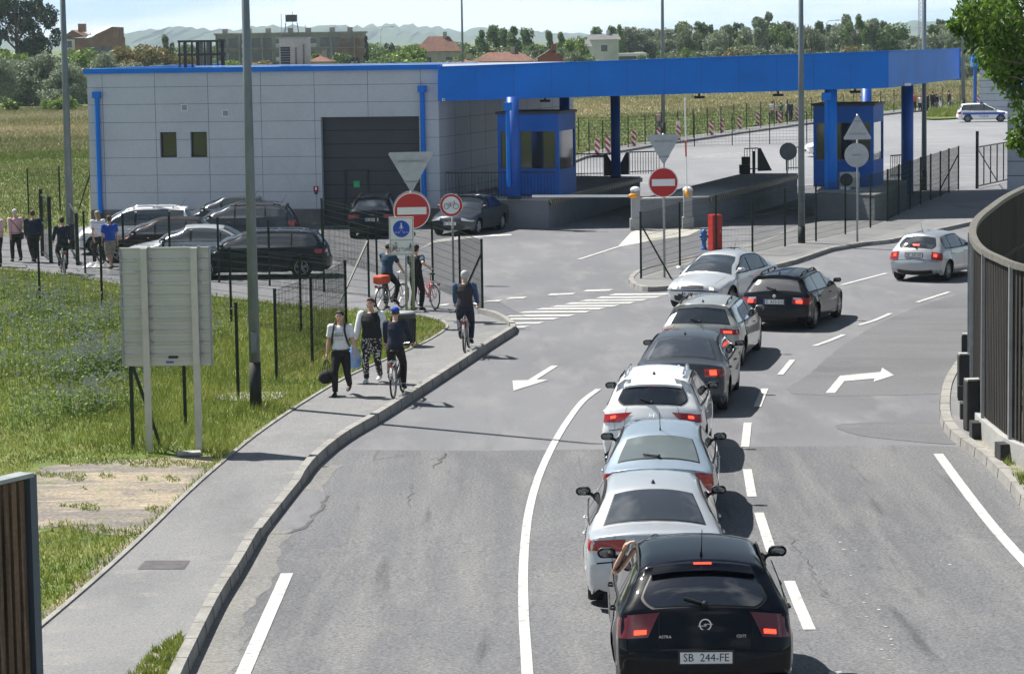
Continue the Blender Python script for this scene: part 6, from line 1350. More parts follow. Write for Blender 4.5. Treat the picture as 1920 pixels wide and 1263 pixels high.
while x < 1900:
    tree('broadleaf_tree', x, 325+rt.uniform(-12, 12), rt.uniform(72, 92), rt.uniform(52, 74), 'bush', rt.choice(['olive', 'willow', 'mid', 'olive', 'brown']), 'low bushy tree in the front row of the wood behind the canopy', 'low trees in front of the wood', rt.randint(1, 3), n=2600, leaf=.045); x += rt.uniform(24, 34)
for px, yt, wp, mt, lb in [(1120, 88, 22, 'red', 'small russet tree beside the white house'), (1140, 84, 26, 'dark', 'small dark conifer right of the russet tree'), (1200, 98, 30, 'mid', 'green bush right of the coach'), (1090, 112, 40, 'bright', 'bright bush touching the canopy roof left of the coach')]:
    tree('shrub' if 'bush' in lb else 'broadleaf_tree', px, 425, yt, wp*1.3, 'cone' if mt == 'dark' else 'bush', mt, lb, None, 2, n=1500, leaf=.07)
for i, px in enumerate((1850, 1880, 1910, 1835)):
    tree('broadleaf_tree', px, 420+i, 60+i*6, 70, 'round', 'mid', 'green tree behind the small grey building at the right edge', 'trees behind the small grey building', i % 3+1, n=2600)
# ---- leafy tree hanging in at the top right
tb = Vector((14.6, 61.5, 0)); nt_ = empty('walnut_tree', tb, 0, 'leafy green tree hanging in over the timber screen at the top right', 'tree')
mb = MB(); mb.tube([(0, 0, 0), (-.1, .1, 2), (-.3, 0, 4), (-.5, -.2, 6.2), (-.6, -.1, 9)], [.26, .2, .17, .12, .05], 10)
CL = [(1852, 22, 44, .55), (1830, 40, 45, .5), (1806, 40, 45, .30), (1838, 66, 45, .42), (1868, 52, 46, .6), (1896, 30, 46, .65), (1862, 92, 45, .48), (1886, 78, 45, .55), (1912, 62, 45, .6), (1884, 118, 46, .45), (1905, 110, 46, .55), (1898, 148, 46, .40), (1918, 140, 46, .5), (1845, 4, 45, .5), (1875, -8, 46, .7), (1915, -5, 46, .8), (1816, 22, 44, .28), (1795, 50, 45, .17), (1852, 108, 44, .26), (1912, 252, 45, .26), (1922, 268, 45, .30), (1904, 262, 45, .16), (1926, 180, 46, .4), (1918, 222, 45, .24), (1872, 140, 45, .2)]
cc = [(V(px, py, Y*KY), r_) for px, py, Y, r_ in CL]+[(Vector((14.6+rt.uniform(-2, 3), 61.5+rt.uniform(-2, 3), rt.uniform(5.5, 10.5))), rt.uniform(.6, 1.1)) for _ in range(26)]
for c_, r_ in cc:
    s0 = Vector((-.4, 0, min(6.5, max(3.0, c_.z-1.2)))); q = c_-tb; mb.tube([s0, s0.lerp(q, .55)+Vector((0, 0, .25)), q], [.05, .03, .010], 5)
mb.build('trunk', m_bark, nt_, True)
vv = []; R_ = np.random.RandomState(9)
for c_, r_ in cc:
    n = int(620*r_**1.6)+60; d = R_.normal(size=(n, 3)); d /= np.linalg.norm(d, axis=1)[:, None]; p = np.array(c_-tb)+d*(R_.uniform(.1, 1.15, n)**.5)[:, None]*r_
    ax = R_.normal(size=(n, 3)); ax[:, 2] -= .7; ax /= np.linalg.norm(ax, axis=1)[:, None]; sd_ = np.cross(ax, R_.normal(size=(n, 3))); sd_ /= np.linalg.norm(sd_, axis=1)[:, None]; L_ = R_.uniform(.05, .10, n)[:, None]
    v = np.empty((n, 6, 3)); v[:, 0] = p; v[:, 1] = p+ax*L_*.6+sd_*L_*.42; v[:, 2] = p+ax*L_*1.3+sd_*L_*.34; v[:, 3] = p+ax*L_*2; v[:, 4] = p+ax*L_*1.3-sd_*L_*.34; v[:, 5] = p+ax*L_*.6-sd_*L_*.42; vv.append(v)
v = np.concatenate(vv); np_mesh('crown', v.reshape(-1, 3), np.arange(len(v)*6).reshape(-1, 6), LM['near'], nt_)
# ---- meadow grass
m_grass = leaf_mat('grass_blade', (.10, .15, .025), (.34, .35, .10), (.20, .25, .045), trans=.3, sc1=.5); m_dry = leaf_mat('grass_dry', (.34, .30, .12), (.46, .42, .20), trans=.3, sc1=1)
m_weed = leaf_mat('weed_leaf', (.07, .13, .025), (.13, .20, .05), trans=.25, sc1=1.2)
mp2 = [(p.x, p.y) for p in meadow_poly]
def pts_in(poly, n, seed, bbox=None, z=.07):
    r = np.random.RandomState(seed); P = np.array(poly); x0, y0 = P.min(0); x1, y1 = P.max(0)
    if bbox: x0, y0, x1, y1 = bbox
    out = []
    while sum(len(o) for o in out) < n:
        q = np.stack([r.uniform(x0, x1, 20000), r.uniform(y0, y1, 20000)], 1); c = np.zeros(len(q), bool); j = len(P)-1
        for i in range(len(P)):
            m_ = ((P[i, 1] > q[:, 1]) != (P[j, 1] > q[:, 1])) & (q[:, 0] < (P[j, 0]-P[i, 0])*(q[:, 1]-P[i, 1])/(P[j, 1]-P[i, 1]+1e-12)+P[i, 0]); c ^= m_; j = i
        out.append(q[c])
    q = np.concatenate(out)[:n]; return q
def gzv(y): return .0028*np.maximum(0, 40.5-np.maximum(y, 10))**2
def blades(name, q, h, wd, m, seed, z=.07, lean=.5, tip=.1):
    r = np.random.RandomState(seed); n = len(q); a = r.uniform(0, 6.28, n); hh = h*r.uniform(.5, 1.25, n) if np.isscalar(h) else h*r.uniform(.5, 1.25, n)
    b0 = np.stack([q[:, 0], q[:, 1], z+gzv(q[:, 1])], 1); s_ = np.stack([np.cos(a), np.sin(a), 0*a], 1)*(wd*r.uniform(.6, 1.3, n))[:, None]; ln = np.stack([r.normal(0, lean, n), r.normal(0, lean, n), np.ones(n)], 1); ln /= np.linalg.norm(ln, axis=1)[:, None]; ln *= hh[:, None]
    v = np.empty((n, 3, 3)); v[:, 0] = b0-s_; v[:, 1] = b0+s_; v[:, 2] = b0+ln; o = np_mesh(name, v.reshape(-1, 3), np.arange(n*3).reshape(n, 3), m); o['kind'] = 'stuff'; return o
soil_polys = [[(p.x, p.y) for p in smooth_line(GP([(30, 925), (70, 878), (150, 868), (230, 862), (300, 858), (370, 856), (408, 862), (400, 880), (350, 925), (320, 955), (285, 985), (240, 1003), (180, 998), (110, 985), (60, 1003), (0, 985)]), 3, True)], [(p.x, p.y) for p in GP([(440, 835), (500, 800), (560, 762), (610, 735), (655, 700), (690, 690), (640, 715), (560, 766), (480, 822)])]]
def inside(q, poly):
    P = np.array(poly); c = np.zeros(len(q), bool); j = len(P)-1
    for i in range(len(P)):
        c ^= ((P[i, 1] > q[:, 1]) != (P[j, 1] > q[:, 1])) & (q[:, 0] < (P[j, 0]-P[i, 0])*(q[:, 1]-P[i, 1])/(P[j, 1]-P[i, 1]+1e-12)+P[i, 0]); j = i
    return c
G0, G1 = G(-60, 1200), G(830, 508)
bb = (-17.5, G(0, 1200).y, G(838, 609).x+.3, G(0, 506).y+.5)
def patchy(q, s_, seed): # smooth pseudo noise 0..1
    r = np.random.RandomState(seed); f = 0
    for k in range(6): a = r.normal(size=2)*s_*(1+k*.6); f = f+np.sin(q[:, 0]*a[0]+q[:, 1]*a[1]+r.uniform(0, 6))/(1+k*.4)
    return 1/(1+np.exp(-f*1.3))
q = pts_in(mp2, 175000, 1, bb); keep = ~inside(q, soil_polys[0]) & ~inside(q, soil_polys[1]); q = q[keep]; f = patchy(q, .5, 3)
tall = np.interp(q[:, 1]/KY, [18, 30, 40, 46, 60], [.10, .14, .19, .20, .13])*(.55+.8*f); edge_ = np.array([p.x for p in wl]); 
blades('meadow_grass', q, tall, .011, m_grass, 2)
q = pts_in(mp2, 26000, 5, bb); f = patchy(q, .6, 8); q = q[(f > .62) & ~inside(q, soil_polys[0])]; blades('dry_grass', q, .16, .008, m_dry, 6, lean=.7)
q = pts_in(soil_polys[0], 9000, 7); f = patchy(q, 1.9, 9); blades('sparse_grass', q[f > .60], .07, .012, m_grass, 8, z=.078, lean=.8)
# clumps of taller weeds and thistles
wc = [(120, 640, 2.2, 330), (60, 600, 1.8, 190), (200, 700, 1.5, 300), (215, 620, 1.5, 190), (150, 720, 1.6, 220), (40, 700, 1.6, 110), (90, 790, 1.8, 70), (180, 775, .9, 130), (110, 575, 1.6, 110), (400, 640, .8, 60), (230, 690, .8, 140), (30, 560, 1.5, 90)]
R_ = np.random.RandomState(4); st = MB(); fl = []
lv = []
for px, py, rad_, n in wc:
    c = G(px, py)
    for k in range(n):
        x, y = c.x+R_.normal(0, rad_*.5), c.y+R_.normal(0, rad_*.75)
        if not inside(np.array([[x, y]]), mp2)[0] or y > G(0, 512).y-.5: continue
        h = R_.uniform(.35, .8); lx, ly = R_.normal(0, .08, 2); z0 = .06+float(gzv(np.array([y]))[0])
        w_ = .006; st.add([(x-w_, y, z0), (x+w_, y, z0), (x+lx, y+ly, z0+h)], [(0, 1, 2)])
        for j in range(5):
            f_ = R_.uniform(.1, .9); a = R_.uniform(0, 6.28); s_ = R_.uniform(.05, .12); p = np.array([x+lx*f_, y+ly*f_, z0+h*f_]); d = np.array([cos(a), sin(a), R_.uniform(-.3, .5)]); sd_ = np.array([-sin(a), cos(a), 0]); lv.append([p, p+d*s_*.5+sd_*s_*.3, p+d*s_*1.1, p+d*s_*.5-sd_*s_*.3])
        if R_.rand() < .5:
            for j in range(2): p = np.array([x+lx+R_.normal(0, .04), y+ly+R_.normal(0, .04), z0+h+R_.uniform(-.12, .03)]); s_ = .028; fl.append([p+[s_, 0, 0], p+[0, 0, s_], p+[-s_, 0, 0], p+[0, 0, -s_]])
st.build('weed_stems', m_weed)['kind'] = 'stuff'
v = np.array(lv); np_mesh('weed_leaves', v.reshape(-1, 3), np.arange(len(v)*4).reshape(-1, 4), m_weed)['kind'] = 'stuff'
v = np.array(fl); np_mesh('thistle_flowers', v.reshape(-1, 3), np.arange(len(v)*4).reshape(-1, 4), mat('thistle', (.50, .47, .52), .8, var=.3, scale=5))['kind'] = 'stuff'
# tufts on the corner of the pavement and on the verge
cp_ = GP([(238, 1275), (285, 1222), (338, 1190), (345, 1205), (332, 1240), (315, 1275)], .13); setting('soil', cp_, .137, m_soil)
q = pts_in([(p.x, p.y) for p in cp_], 2200, 3); q = q[patchy(q, 4, 2) > .35]; blades('corner_grass', q, .10, .010, m_grass, 3, z=.137)
vp = [(p.x, p.y) for p in GP([(1862, 830), (1900, 848), (1960, 900), (2000, 960), (1960, 985), (1925, 925), (1890, 880)], .14)]; q = pts_in(vp, 2500, 3); q = q[patchy(q, 2.5, 5) > .45]; blades('verge_grass', q, .16, .012, m_grass, 5, z=.14)
q = pts_in([(p.x, p.y) for p in GP([(1735, 222), (1745, 211), (1790, 206), (1830, 205), (1840, 209), (1815, 218), (1780, 222)])], 4000, 4); blades('verge_grass', q, .55, .03, m_grass, 4, z=.1, lean=.4)
# coarse tufts across the wide field
m_fieldg = leaf_mat('field_tuft', (.11, .155, .035), (.19, .21, .07), (.145, .185, .045), trans=.3, sc1=.06)
FPo = [(p.x, p.y) for p in [G(-80, 438), G(165, 422), G(170, 300), G(170, 280), G(-80, 285)]]
q = pts_in(FPo, 24000, 12); blades('field_grass', q, .16, .03, m_fieldg, 12, z=-.05, lean=.5)
FPo = [(p.x, p.y) for p in [G(1075, 290), G(1240, 262), G(1500, 226), G(1800, 197), G(1800, 190), G(1500, 205), G(1075, 222)]]
q = pts_in(FPo, 16000, 13); blades('field_grass', q, .20, .04, m_fieldg, 14, z=-.05, lean=.5)
m_fieldd = leaf_mat('dry_field_tuft', (.17, .19, .07), (.46, .40, .25), (.30, .28, .14), trans=.2, sc1=.035)
for i, pp in enumerate(([(-80, 287), (172, 282), (174, 202), (-80, 202)], [(1075, 224), (1500, 206), (1850, 191), (1850, 150), (1500, 165), (1075, 182)])):
    q = pts_in([(p.x, p.y) for p in [G(x, y) for x, y in pp]], 42000, 30+i); blades('dry_field_grass', q, .30, .07, m_fieldd, 31+i, z=-.05, lean=.5)
q = pts_in([(p.x, p.y) for p in [G(-80, 300), G(172, 296), G(172, 262), G(-80, 266)]], 9000, 37); blades('field_grass', q, .2, .05, m_fieldg, 38, z=-.05, lean=.5)

# ================================================================== FAR HOUSES
m_brick = ground_mat('brick_ruin', [((.22, .12, .085), 1, 0, 1, None), ((.30, .20, .15), .5, .45, .7, None), ((.14, .08, .06), 1.1, .55, .8, None)], grain=(.2, 3), bump=.1)
m_conc2 = ground_mat('old_concrete', [((.30, .28, .25), 1, 0, 1, None), ((.20, .18, .16), .4, .45, .7, (1, 1, .4))], grain=(.2, 2), bump=.1); m_tile = ground_mat('roof_tile', [((.20, .105, .08), 1, 0, 1, None), ((.14, .08, .065), .5, .45, .7, None)], grain=(.25, 2.5), bump=.3)
m_whw = ground_mat('white_render', [((.62, .62, .60), 1, 0, 1, None), ((.5, .5, .49), .3, .45, .7, None)], grain=(.05, 2), bump=.05); m_rdroof = mat('grey_roof', (.13, .13, .14), .7, var=.2, scale=.5); m_wind = mat('far_window', (.03, .035, .04), .2, spec=.8); m_redh = ground_mat('red_house', [((.30, .10, .07), 1, 0, 1, None), ((.24, .09, .06), .6, .45, .7, None)], grain=(.1, 3), bump=.1)
def pxw(x0, x1, Y): return V(x0, 90, Y).x, V(x1, 90, Y).x
# apartment block with balconies
Y = 610; x0, x1 = pxw(404, 684, Y); bl = empty('apartment_building', (x0, Y, 0), rad(1.5), 'long weathered apartment block with open balconies behind the roof', 'building'); W_ = x1-x0; ht = top_z(Vector((x0, Y, 0)), 66.5)
MB().box((W_/2, 6, ht/2), (W_, 10, ht)).build('wall', m_conc2, bl); fl_ = 3.05; nb = 13; bw = W_/nb
MB().box((W_-bw*1.2, .93, ht/2-.5), (bw*2.3, .14, ht-1.2)).build('brick_wall', m_brick, bl)
mb = MB()
for k in range(1, 6): mb.box((W_/2, .4, ht-.15-k*fl_), (W_-.3, 1.2, .22))
mb.build('balcony_slabs', m_conc2, bl)
for k in range(nb):
    xx = bw*(k+.5)
    for f_ in range(4):
        z = ht-1.75-f_*fl_
        if k in (2, 5, 8): MB().box((xx, .9, z-.8), (bw*.55, .25, .9)).build('balcony_front', m_whw, bl); w_o = MB().box((xx, .95, z+.15), (bw*.5, .12, 1.0)).build('window', m_wind, bl)
        elif k < 11: MB().box((xx, .96, z-.1), (bw*.72, .1, 2.1)).build('window', m_wind, bl)
        elif k == 11: MB().box((xx, .84, z), (.9, .1, 1.2)).build('window', m_wind, bl)
    if k % 2 == 0: MB().box((bw*k+.2, .35, ht/2), (.28, 1.3, ht-.1)).build('pier', m_conc2, bl)
mb = MB().box((W_/2, 6, ht+.2), (W_+.8, 10.8, .4)).build('roof', m_conc2, bl)
for k in (.06, .22, .35, .5, .62, .78, .9): MB().box((W_*k, 3, ht+.9), (1.2, 1.0, 1.0)).build('chimney', m_conc2, mb)
for px, yt in ((527, 28), (548, 24), (572, 50)): x = pxw(px, px, Y)[0]-x0; MB().tube([(x, 3, ht), (x, 3, top_z(Vector((x0, Y, 0)), yt))], .07, 5).build('aerial', m_stl2, bl)
x = pxw(546, 546, Y)[0]-x0; MB().box((x, 3, ht+3.6), (2.6, 2.0, 1.6)).build('water_tank', m_dark2, bl); mb = MB()
for sx_ in (-1.6, 1.6): mb.bar((x+sx_, 3, ht), (x+sx_*.8, 3, ht+2.6), .18)
mb.build('tank_frame', m_dark2, bl)
# ruined brick house
Y = 520; x0, x1 = pxw(115, 222, Y); e = empty('brick_house', (x0, Y, 0), rad(-4), 'half-ruined brown brick house with broken pale roof', 'house'); W_ = x1-x0; b0 = Vector((x0, Y, 0)); h1, h2 = top_z(b0, 66), top_z(b0, 55)
mb = MB(); mb.prism([(0, 0), (W_, 0), (W_, 7), (0, 7)], 0, h1-.6); mb.poly3([(W_*.55, .05, h1-.6), (W_, .05, h1-.6), (W_, .05, h2+.2), (W_*.9, .05, h2+.3), (W_*.62, .05, h1+.1)], 6, (0, 1, 0)); mb.build('wall', m_brick, e)
mb = MB(); mb.poly3([(0, -.1, h1-.6), (W_*.18, -.1, h2-.4), (W_*.2, -.1, h2-.2), (W_*.42, -.1, h1-.3)], 7, (0, 1, 0)); mb.build('gable', m_brick, e); mb = MB(); mb.add([(W_*.42, -.3, h1-.9), (W_*.88, -.3, h2), (W_*.82, 5, h2+.6), (W_*.5, 5, h2-.1)], [(0, 1, 2, 3)]); mb.build('roof_sheet', m_gutter, e)
MB().box((W_*.14, -.04, h1-1.9), (W_*.2, .1, 2.0)).build('pale_wall', m_whw, e); MB().box((W_*.14, -.11, h1-1.8), (W_*.1, .06, 1.3)).build('window', m_wind, e); MB().box((W_*.32, 3, h2+.2), (1.4, 1.2, 1.6)).build('chimney', m_brick, e)
for k in (.5, .66, .82): MB().box((W_*k, -.02, h1-3.0), (1.6, .12, 1.4)).build('window', m_wind, e)
def house(px0, px1, yw, yr, Y0_, label, wall, roof, hip=True, name='house', rz=0, gable=False):
    Y = Y0_*KY; x0, x1 = pxw(px0, px1, Y); e = empty(name, (x0, Y, 0), rz, label, 'house'); W_ = x1-x0; b0 = Vector((x0, Y, 0)); hw_, hr = top_z(b0, yw), top_z(b0, yr); D_ = max(5, W_*.6)
    MB().box((W_/2, D_/2, hw_/2), (W_, D_, hw_)).build('wall', wall, e); o = .5; mb = MB()
    if gable: mb.add([(-o, -o, hw_-.3), (W_/2, -o, hr), (W_+o, -o, hw_-.3), (-o, D_+o, hw_-.3), (W_/2, D_+o, hr), (W_+o, D_+o, hw_-.3)], [(0, 1, 4, 3), (1, 2, 5, 4)]); gb = MB(); gb.poly3([(0, 0, hw_), (W_, 0, hw_), (W_/2, 0, hr-.3)], .2, (0, 1, 0)); gb.build('gable', wall, e)
    else:
        i = D_/2 if hip else 0; mb.add([(-o, -o, hw_), (W_+o, -o, hw_), (W_+o, D_+o, hw_), (-o, D_+o, hw_), (i*.8, D_/2, hr), (W_-i*.8, D_/2, hr)], [(0, 1, 5, 4), (1, 2, 5), (2, 3, 4, 5), (3, 0, 4)])
    mb.build('roof', roof, e); MB().box((W_*.65, D_*.5, hr+.1), (.7, .7, 1.4)).build('chimney', wall, e)
    for k in range(max(1, int(W_/3.5))): MB().box((W_*(k+.5)/max(1, int(W_/3.5)), -.02, hw_-1.7), (1.2, .1, 1.2)).build('window', m_wind, e)
    return e
house(782, 862, 97, 69, 380, 'big house with wide brown hipped roof', m_cream, m_tile); house(888, 1000, 116, 99, 300, 'low brown-tiled roof just above the canopy', m_cream, m_tile); house(852, 892, 119, 112, 296, 'small grey-brown roof beside the thin lamp post', m_cream, m_tile)
house(1008, 1056, 108, 93, 310, 'small red gabled house above the canopy', m_redh, m_tile, gable=True); house(1048, 1106, 88, 76, 400, 'white house with grey roof left of the taller white house', m_whw, m_rdroof, hip=False); house(1106, 1160, 75, 65, 410, 'taller white house with dark balcony and grey roof', m_whw, m_rdroof, hip=False); house(578, 620, 116, 104, 300, 'small pale house gable right of the roof block', m_cream, m_tile)
# ================================================================== PEOPLE AND BICYCLES
def cloth(name, c, var=.12): return mat('cloth_'+name, c, .85, var=var, scale=14, bump=.25, bscale=22)
K_white = cloth('white', (.70, .71, .74)); K_black = cloth('black', (.012, .012, .014)); K_navy = cloth('navy', (.012, .018, .040)); K_blue = cloth('blue', (.01, .07, .42)); K_pink = cloth('pink', (.62, .40, .42)); K_teal = cloth('teal', (.015, .055, .11)); K_vest = cloth('vest', (.03, .026, .035))
K_denim = cloth('denim', (.04, .09, .20)); K_khaki = cloth('khaki', (.30, .27, .22), .3); K_red = cloth('red', (.45, .02, .02)); K_orange = cloth('orange', (.6, .13, .03)); K_green = cloth('green', (.03, .16, .09)); K_grey = cloth('grey', (.16, .16, .17)); K_print = mat('cloth_print', (.012, .012, .014), .85, col2=(.55, .53, .48), var=0, scale=20, detail=2)
r_ = [n for n in K_print.node_tree.nodes if n.type == 'VALTORGB'][0]; r_.color_ramp.elements[0].position = .55; r_.color_ramp.elements[1].position = .60
H_dark = mat('hair_dark', (.015, .012, .010), .7, bump=.5, bscale=60); H_grey = mat('hair_grey', (.45, .45, .43), .8, bump=.5, bscale=60); H_blond = mat('hair_blond', (.30, .22, .13), .7, bump=.5, bscale=60); H_brown = mat('hair_brown', (.06, .035, .02), .7, bump=.5, bscale=60)
m_shoe = mat('shoe_dark', (.012, .012, .013), .6); m_shoew = mat('shoe_white', (.6, .6, .6), .6); m_eye = mat('eye', (.02, .015, .012), .3); m_lip = mat('lip', (.35, .13, .11), .6)
def remesh(o, vx):
    md = o.modifiers.new('r', 'REMESH'); md.mode = 'VOXEL'; md.voxel_size = vx; md.use_smooth_shade = True; s_ = o.modifiers.new('s', 'SMOOTH'); s_.iterations = 2; s_.factor = .5; return o
def ik(a, b, l1, l2, bend):
    a, b = Vector(a), Vector(b); d = b-a; L = d.length; mx_ = (l1+l2)*.999
    if L > mx_: b = a+d*(mx_/L); d = b-a; L = mx_
    x = (l1*l1-l2*l2+L*L)/(2*L); h = sqrt(max(0, l1*l1-x*x)); n = d.normalized(); u = Vector(bend); u = (u-n*u.dot(n)).normalized(); return a+n*x+u*h, b
def ellring(c, rx, ry, nrm=(0, 0, 1), n=16, side=(1, 0, 0), sq=1.0):
    z = Vector(nrm).normalized(); x = Vector(side); x = (x-z*x.dot(z)).normalized(); y = z.cross(x); c = Vector(c)
    return [c+x*(rx*cos(2*pi*k/n))+y*(ry*sin(2*pi*k/n)) for k in range(n)]
def loft(mb, rings):
    b = len(mb.v); n = len(rings[0]); mb.grid(rings, True); mb.f.append(tuple(b+k for k in reversed(range(n)))); mb.f.append(tuple(b+(len(rings)-1)*n+k for k in range(n))); return mb
def person(label, loc, rz, Ht, top=K_white, legs=K_black, hair=H_dark, pose='stand', shoes=None, sleeve='short', fat=1.0, near=False, group=None, hairstyle='short', hands=None, feet=None, pel=None, lean=.02, leanx=0, look=(0, 0), vest=None, shorts=False, cap=None, skin=None):
    e = empty('person', loc, rz, label, 'person', group); H = Ht; sk = skin or m_skin; shoes = shoes or m_shoe
    pz = Vector(pel or (0, 0, .515*H)); td = Vector((leanx, lean, 1)).normalized(); side = Vector((1, 0, 0)); T = .31*H
    sh = pz+td*T; nk = sh+td*.035*H; hd = nk+Vector((look[0]*.0, .012*H+lean*.03, .0))+td*.065*H*(.6)+Vector((0, 0, .030*H)); hs = .112*H*(1+.25*(fat-1))
    F_ = feet or {'stand': ((-.09, 0, 0), (.09, .03, 0)), 'walk': ((-.07, .24, .0), (.08, -.26, .06)), 'walk2': ((-.07, -.24, .06), (.08, .22, 0))}.get(pose)
    Hd = hands or {'stand': ((-.2*1, .03, .45*H), (.2, .03, .45*H)), 'walk': ((-.22, -.12, .46*H), (.22, .2, .48*H)), 'walk2': ((-.22, .2, .48*H), (.22, -.12, .46*H))}.get(pose)
    vx = .010 if near else .022
    fx = 1+(fat-1)
    def torso(mb, g=0.0, lo=0.0, hi=1.0):
        spec = [(0.0, .082*fx, .066*fx), (.16, .092*fx, .072*fx), (.42, .080*fx, .062*fx*1.05), (.72, .102*fx, .072*fx), (.90, .106*fx**.7, .058*fx**.6), (1.0, .072*fx**.6, .045)]
        rings = []
        for f_, a, b in spec:
            if lo <= f_ <= hi: rings.append(ellring(pz+td*(T*(f_*1.04-.04))+Vector((0, (fx-1)*.03*sin(f_*3)*H*.3, 0)), a*H+g, b*H+g, td))
        loft(mb, rings)
        if hi >= 1:
            bs_ = (.031*H if vest is not None and g > 0 else .036*H)+g; kk = .70 if vest is not None and g > 0 else .82
            mb.ball(sh+side*hs*kk-td*.02*H, bs_, 10, 7); mb.ball(sh-side*hs*kk-td*.02*H, bs_, 10, 7)
    joints = {}
    for s_, k in ((-1, 0), (1, 1)):
        hip = pz+Vector((s_*.048*H, 0, -.005*H)); f = Vector(F_[k]); ank = f+Vector((0, -.02*H, .048*H)); kn, ank = ik(hip, ank, .245*H, .235*H, (s_*.15, 1, 0)); joints['leg', s_] = (hip, kn, ank, f)
        shd = sh+side*(s_*hs)-td*.02*H; el, wr = ik(shd, Vector(Hd[k]), .165*H, .15*H, (s_*.55, -1, -.35)); joints['arm', s_] = (shd, el, wr)
    # ---- body, one surface
    mb = MB(); torso(mb)
    mb.tube([sh-td*.01*H, nk, hd-Vector((0, 0, .02*H))], [.036*H, .031*H, .03*H], 10)
    hr = .0665*H; mb.ball(hd+Vector((0, .0, .012*H)), (.044*H, .053*H, .056*H), 16, 12); mb.ball(hd+Vector((0, .012*H, -.022*H)), (.034*H, .040*H, .042*H), 14, 10)
    mb.tube([hd+Vector((0, .048*H, .012*H)), hd+Vector((0, .064*H, -.010*H))], [.005*H, .009*H], 8)
    for s_ in (-1, 1):
        mb.ball(hd+Vector((s_*.046*H, 0, 0)), (.007*H, .011*H, .017*H), 8, 6)
        a, k_, n_, f = joints['leg', s_]; mb.tube([a, a.lerp(k_, .45), k_, k_.lerp(n_, .3), n_], [.053*H*fx, .046*H*fx, .032*H, .033*H, .020*H], 12)
        mb.tube([n_, f+Vector((0, -.01*H, .02*H)), f+Vector((0, .07*H, .016*H))], [.02*H, .02*H, .016*H], 10)
        a, k_, n_ = joints['arm', s_]; mb.tube([a, a.lerp(k_, .5), k_, k_.lerp(n_, .35), n_], [.030*H*fx, .026*H*fx, .021*H, .022*H, .0145*H], 10)
        d = (n_-k_).normalized(); inn = Vector((-s_, 0, 0)); inn = (inn-d*inn.dot(d)).normalized(); w_ = d.cross(inn).normalized()
        pm_ = n_+d*.045*H; mb.tube([n_-d*.01*H, n_+d*.02*H, pm_], [.0145*H, .019*H, .016*H], 8)
        if near:
            for q in range(4):
                b0 = pm_+w_*((q-1.5)*.0105*H)-d*.004*H; ln = (.036, .044, .041, .032)[q]*H; m1 = b0+d*ln*.5+inn*.006*H; m2 = m1+d*ln*.28+inn*.014*H; mb.tube([b0, m1, m2, m2+inn*.012*H-d*.004*H], [.0056*H, .0052*H, .0048*H, .004*H], 6)
            tb_ = n_+d*.016*H+w_*(.015*H); mb.tube([tb_, tb_+w_*.016*H+d*.012*H+inn*.008*H, tb_+w_*.016*H+d*.030*H+inn*.016*H], [.007*H, .006*H, .005*H], 6)
        else: mb.ball(pm_+d*.018*H, (.015*H, .015*H, .022*H), 8, 6)
    remesh(mb.build('body', sk, e, True), vx if near else .02)
    if near:
        mb = MB()
        for s_ in (-1, 1): mb.ball(hd+Vector((s_*.018*H, .0505*H, .012*H)), (.0065*H, .003*H, .004*H), 8, 6)
        mb.build('eyes', m_eye, e); mb = MB()
        for s_ in (-1, 1): mb.bar(hd+Vector((s_*.009*H, .0525*H, .022*H)), hd+Vector((s_*.027*H, .048*H, .022*H)), .006*H, .004*H)
        mb.build('eyebrows', hair if hair is not H_grey else H_brown, e); MB().ball(hd+Vector((0, .0515*H, -.030*H)), (.013*H, .003*H, .004*H), 8, 6).build('mouth', m_lip, e)
    # ---- hair
    if cap: 
        mb = MB(); loft(mb, [ellring(hd+Vector((0, -.004*H, .022*H)), .051*H, .060*H), ellring(hd+Vector((0, -.006*H, .05*H)), .048*H, .056*H), ellring(hd+Vector((0, -.006*H, .070*H)), .028*H, .034*H)]); mb.poly3([hd+Vector((-.035*H, .045*H, .022*H)), hd+Vector((-.02*H, .098*H, .016*H)), hd+Vector((.02*H, .098*H, .016*H)), hd+Vector((.035*H, .045*H, .022*H))], .006, (0, 0, 1)); mb.build('cap', cap, e, True)
        mb = MB(); mb.ball(hd+Vector((0, -.014*H, .004*H)), (.049*H, .050*H, .030*H), 12, 8)
    else:
        mb = MB(); mb.ball(hd+Vector((0, -.010*H, .024*H)), (.050*H, .057*H, .053*H), 16, 12); mb.ball(hd+Vector((0, .026*H, .052*H)), (.036*H, .022*H, .014*H), 12, 8); mb.ball(hd+Vector((0, -.026*H, -.002*H)), (.044*H, .036*H, .040*H), 12, 8)
        if hairstyle == 'long': mb.tube([hd+Vector((0, -.03*H, 0)), hd+Vector((0, -.05*H, -.06*H)), hd+Vector((0, -.045*H, -.13*H))], [.045*H, .044*H, .02*H], 10)
        if hairstyle == 'swept': mb.ball(hd+Vector((0, .022*H, .058*H)), (.040*H, .026*H, .016*H), 12, 8); mb.tube([hd+Vector((.04*H, -.02*H, 0)), hd+Vector((.045*H, -.03*H, -.05*H))], [.02*H, .008*H], 8); mb.tube([hd+Vector((-.04*H, -.02*H, 0)), hd+Vector((-.045*H, -.03*H, -.05*H))], [.02*H, .008*H], 8)
    remesh(mb.build('hair', hair, e, True), vx)
    # ---- clothes
    g = .010 if near else .014; tp = MB(); torso(tp, g, 0, 1)
    ends = {'short': .55, 'long': 1.0, 'none': .0}[sleeve]; sl_ = []
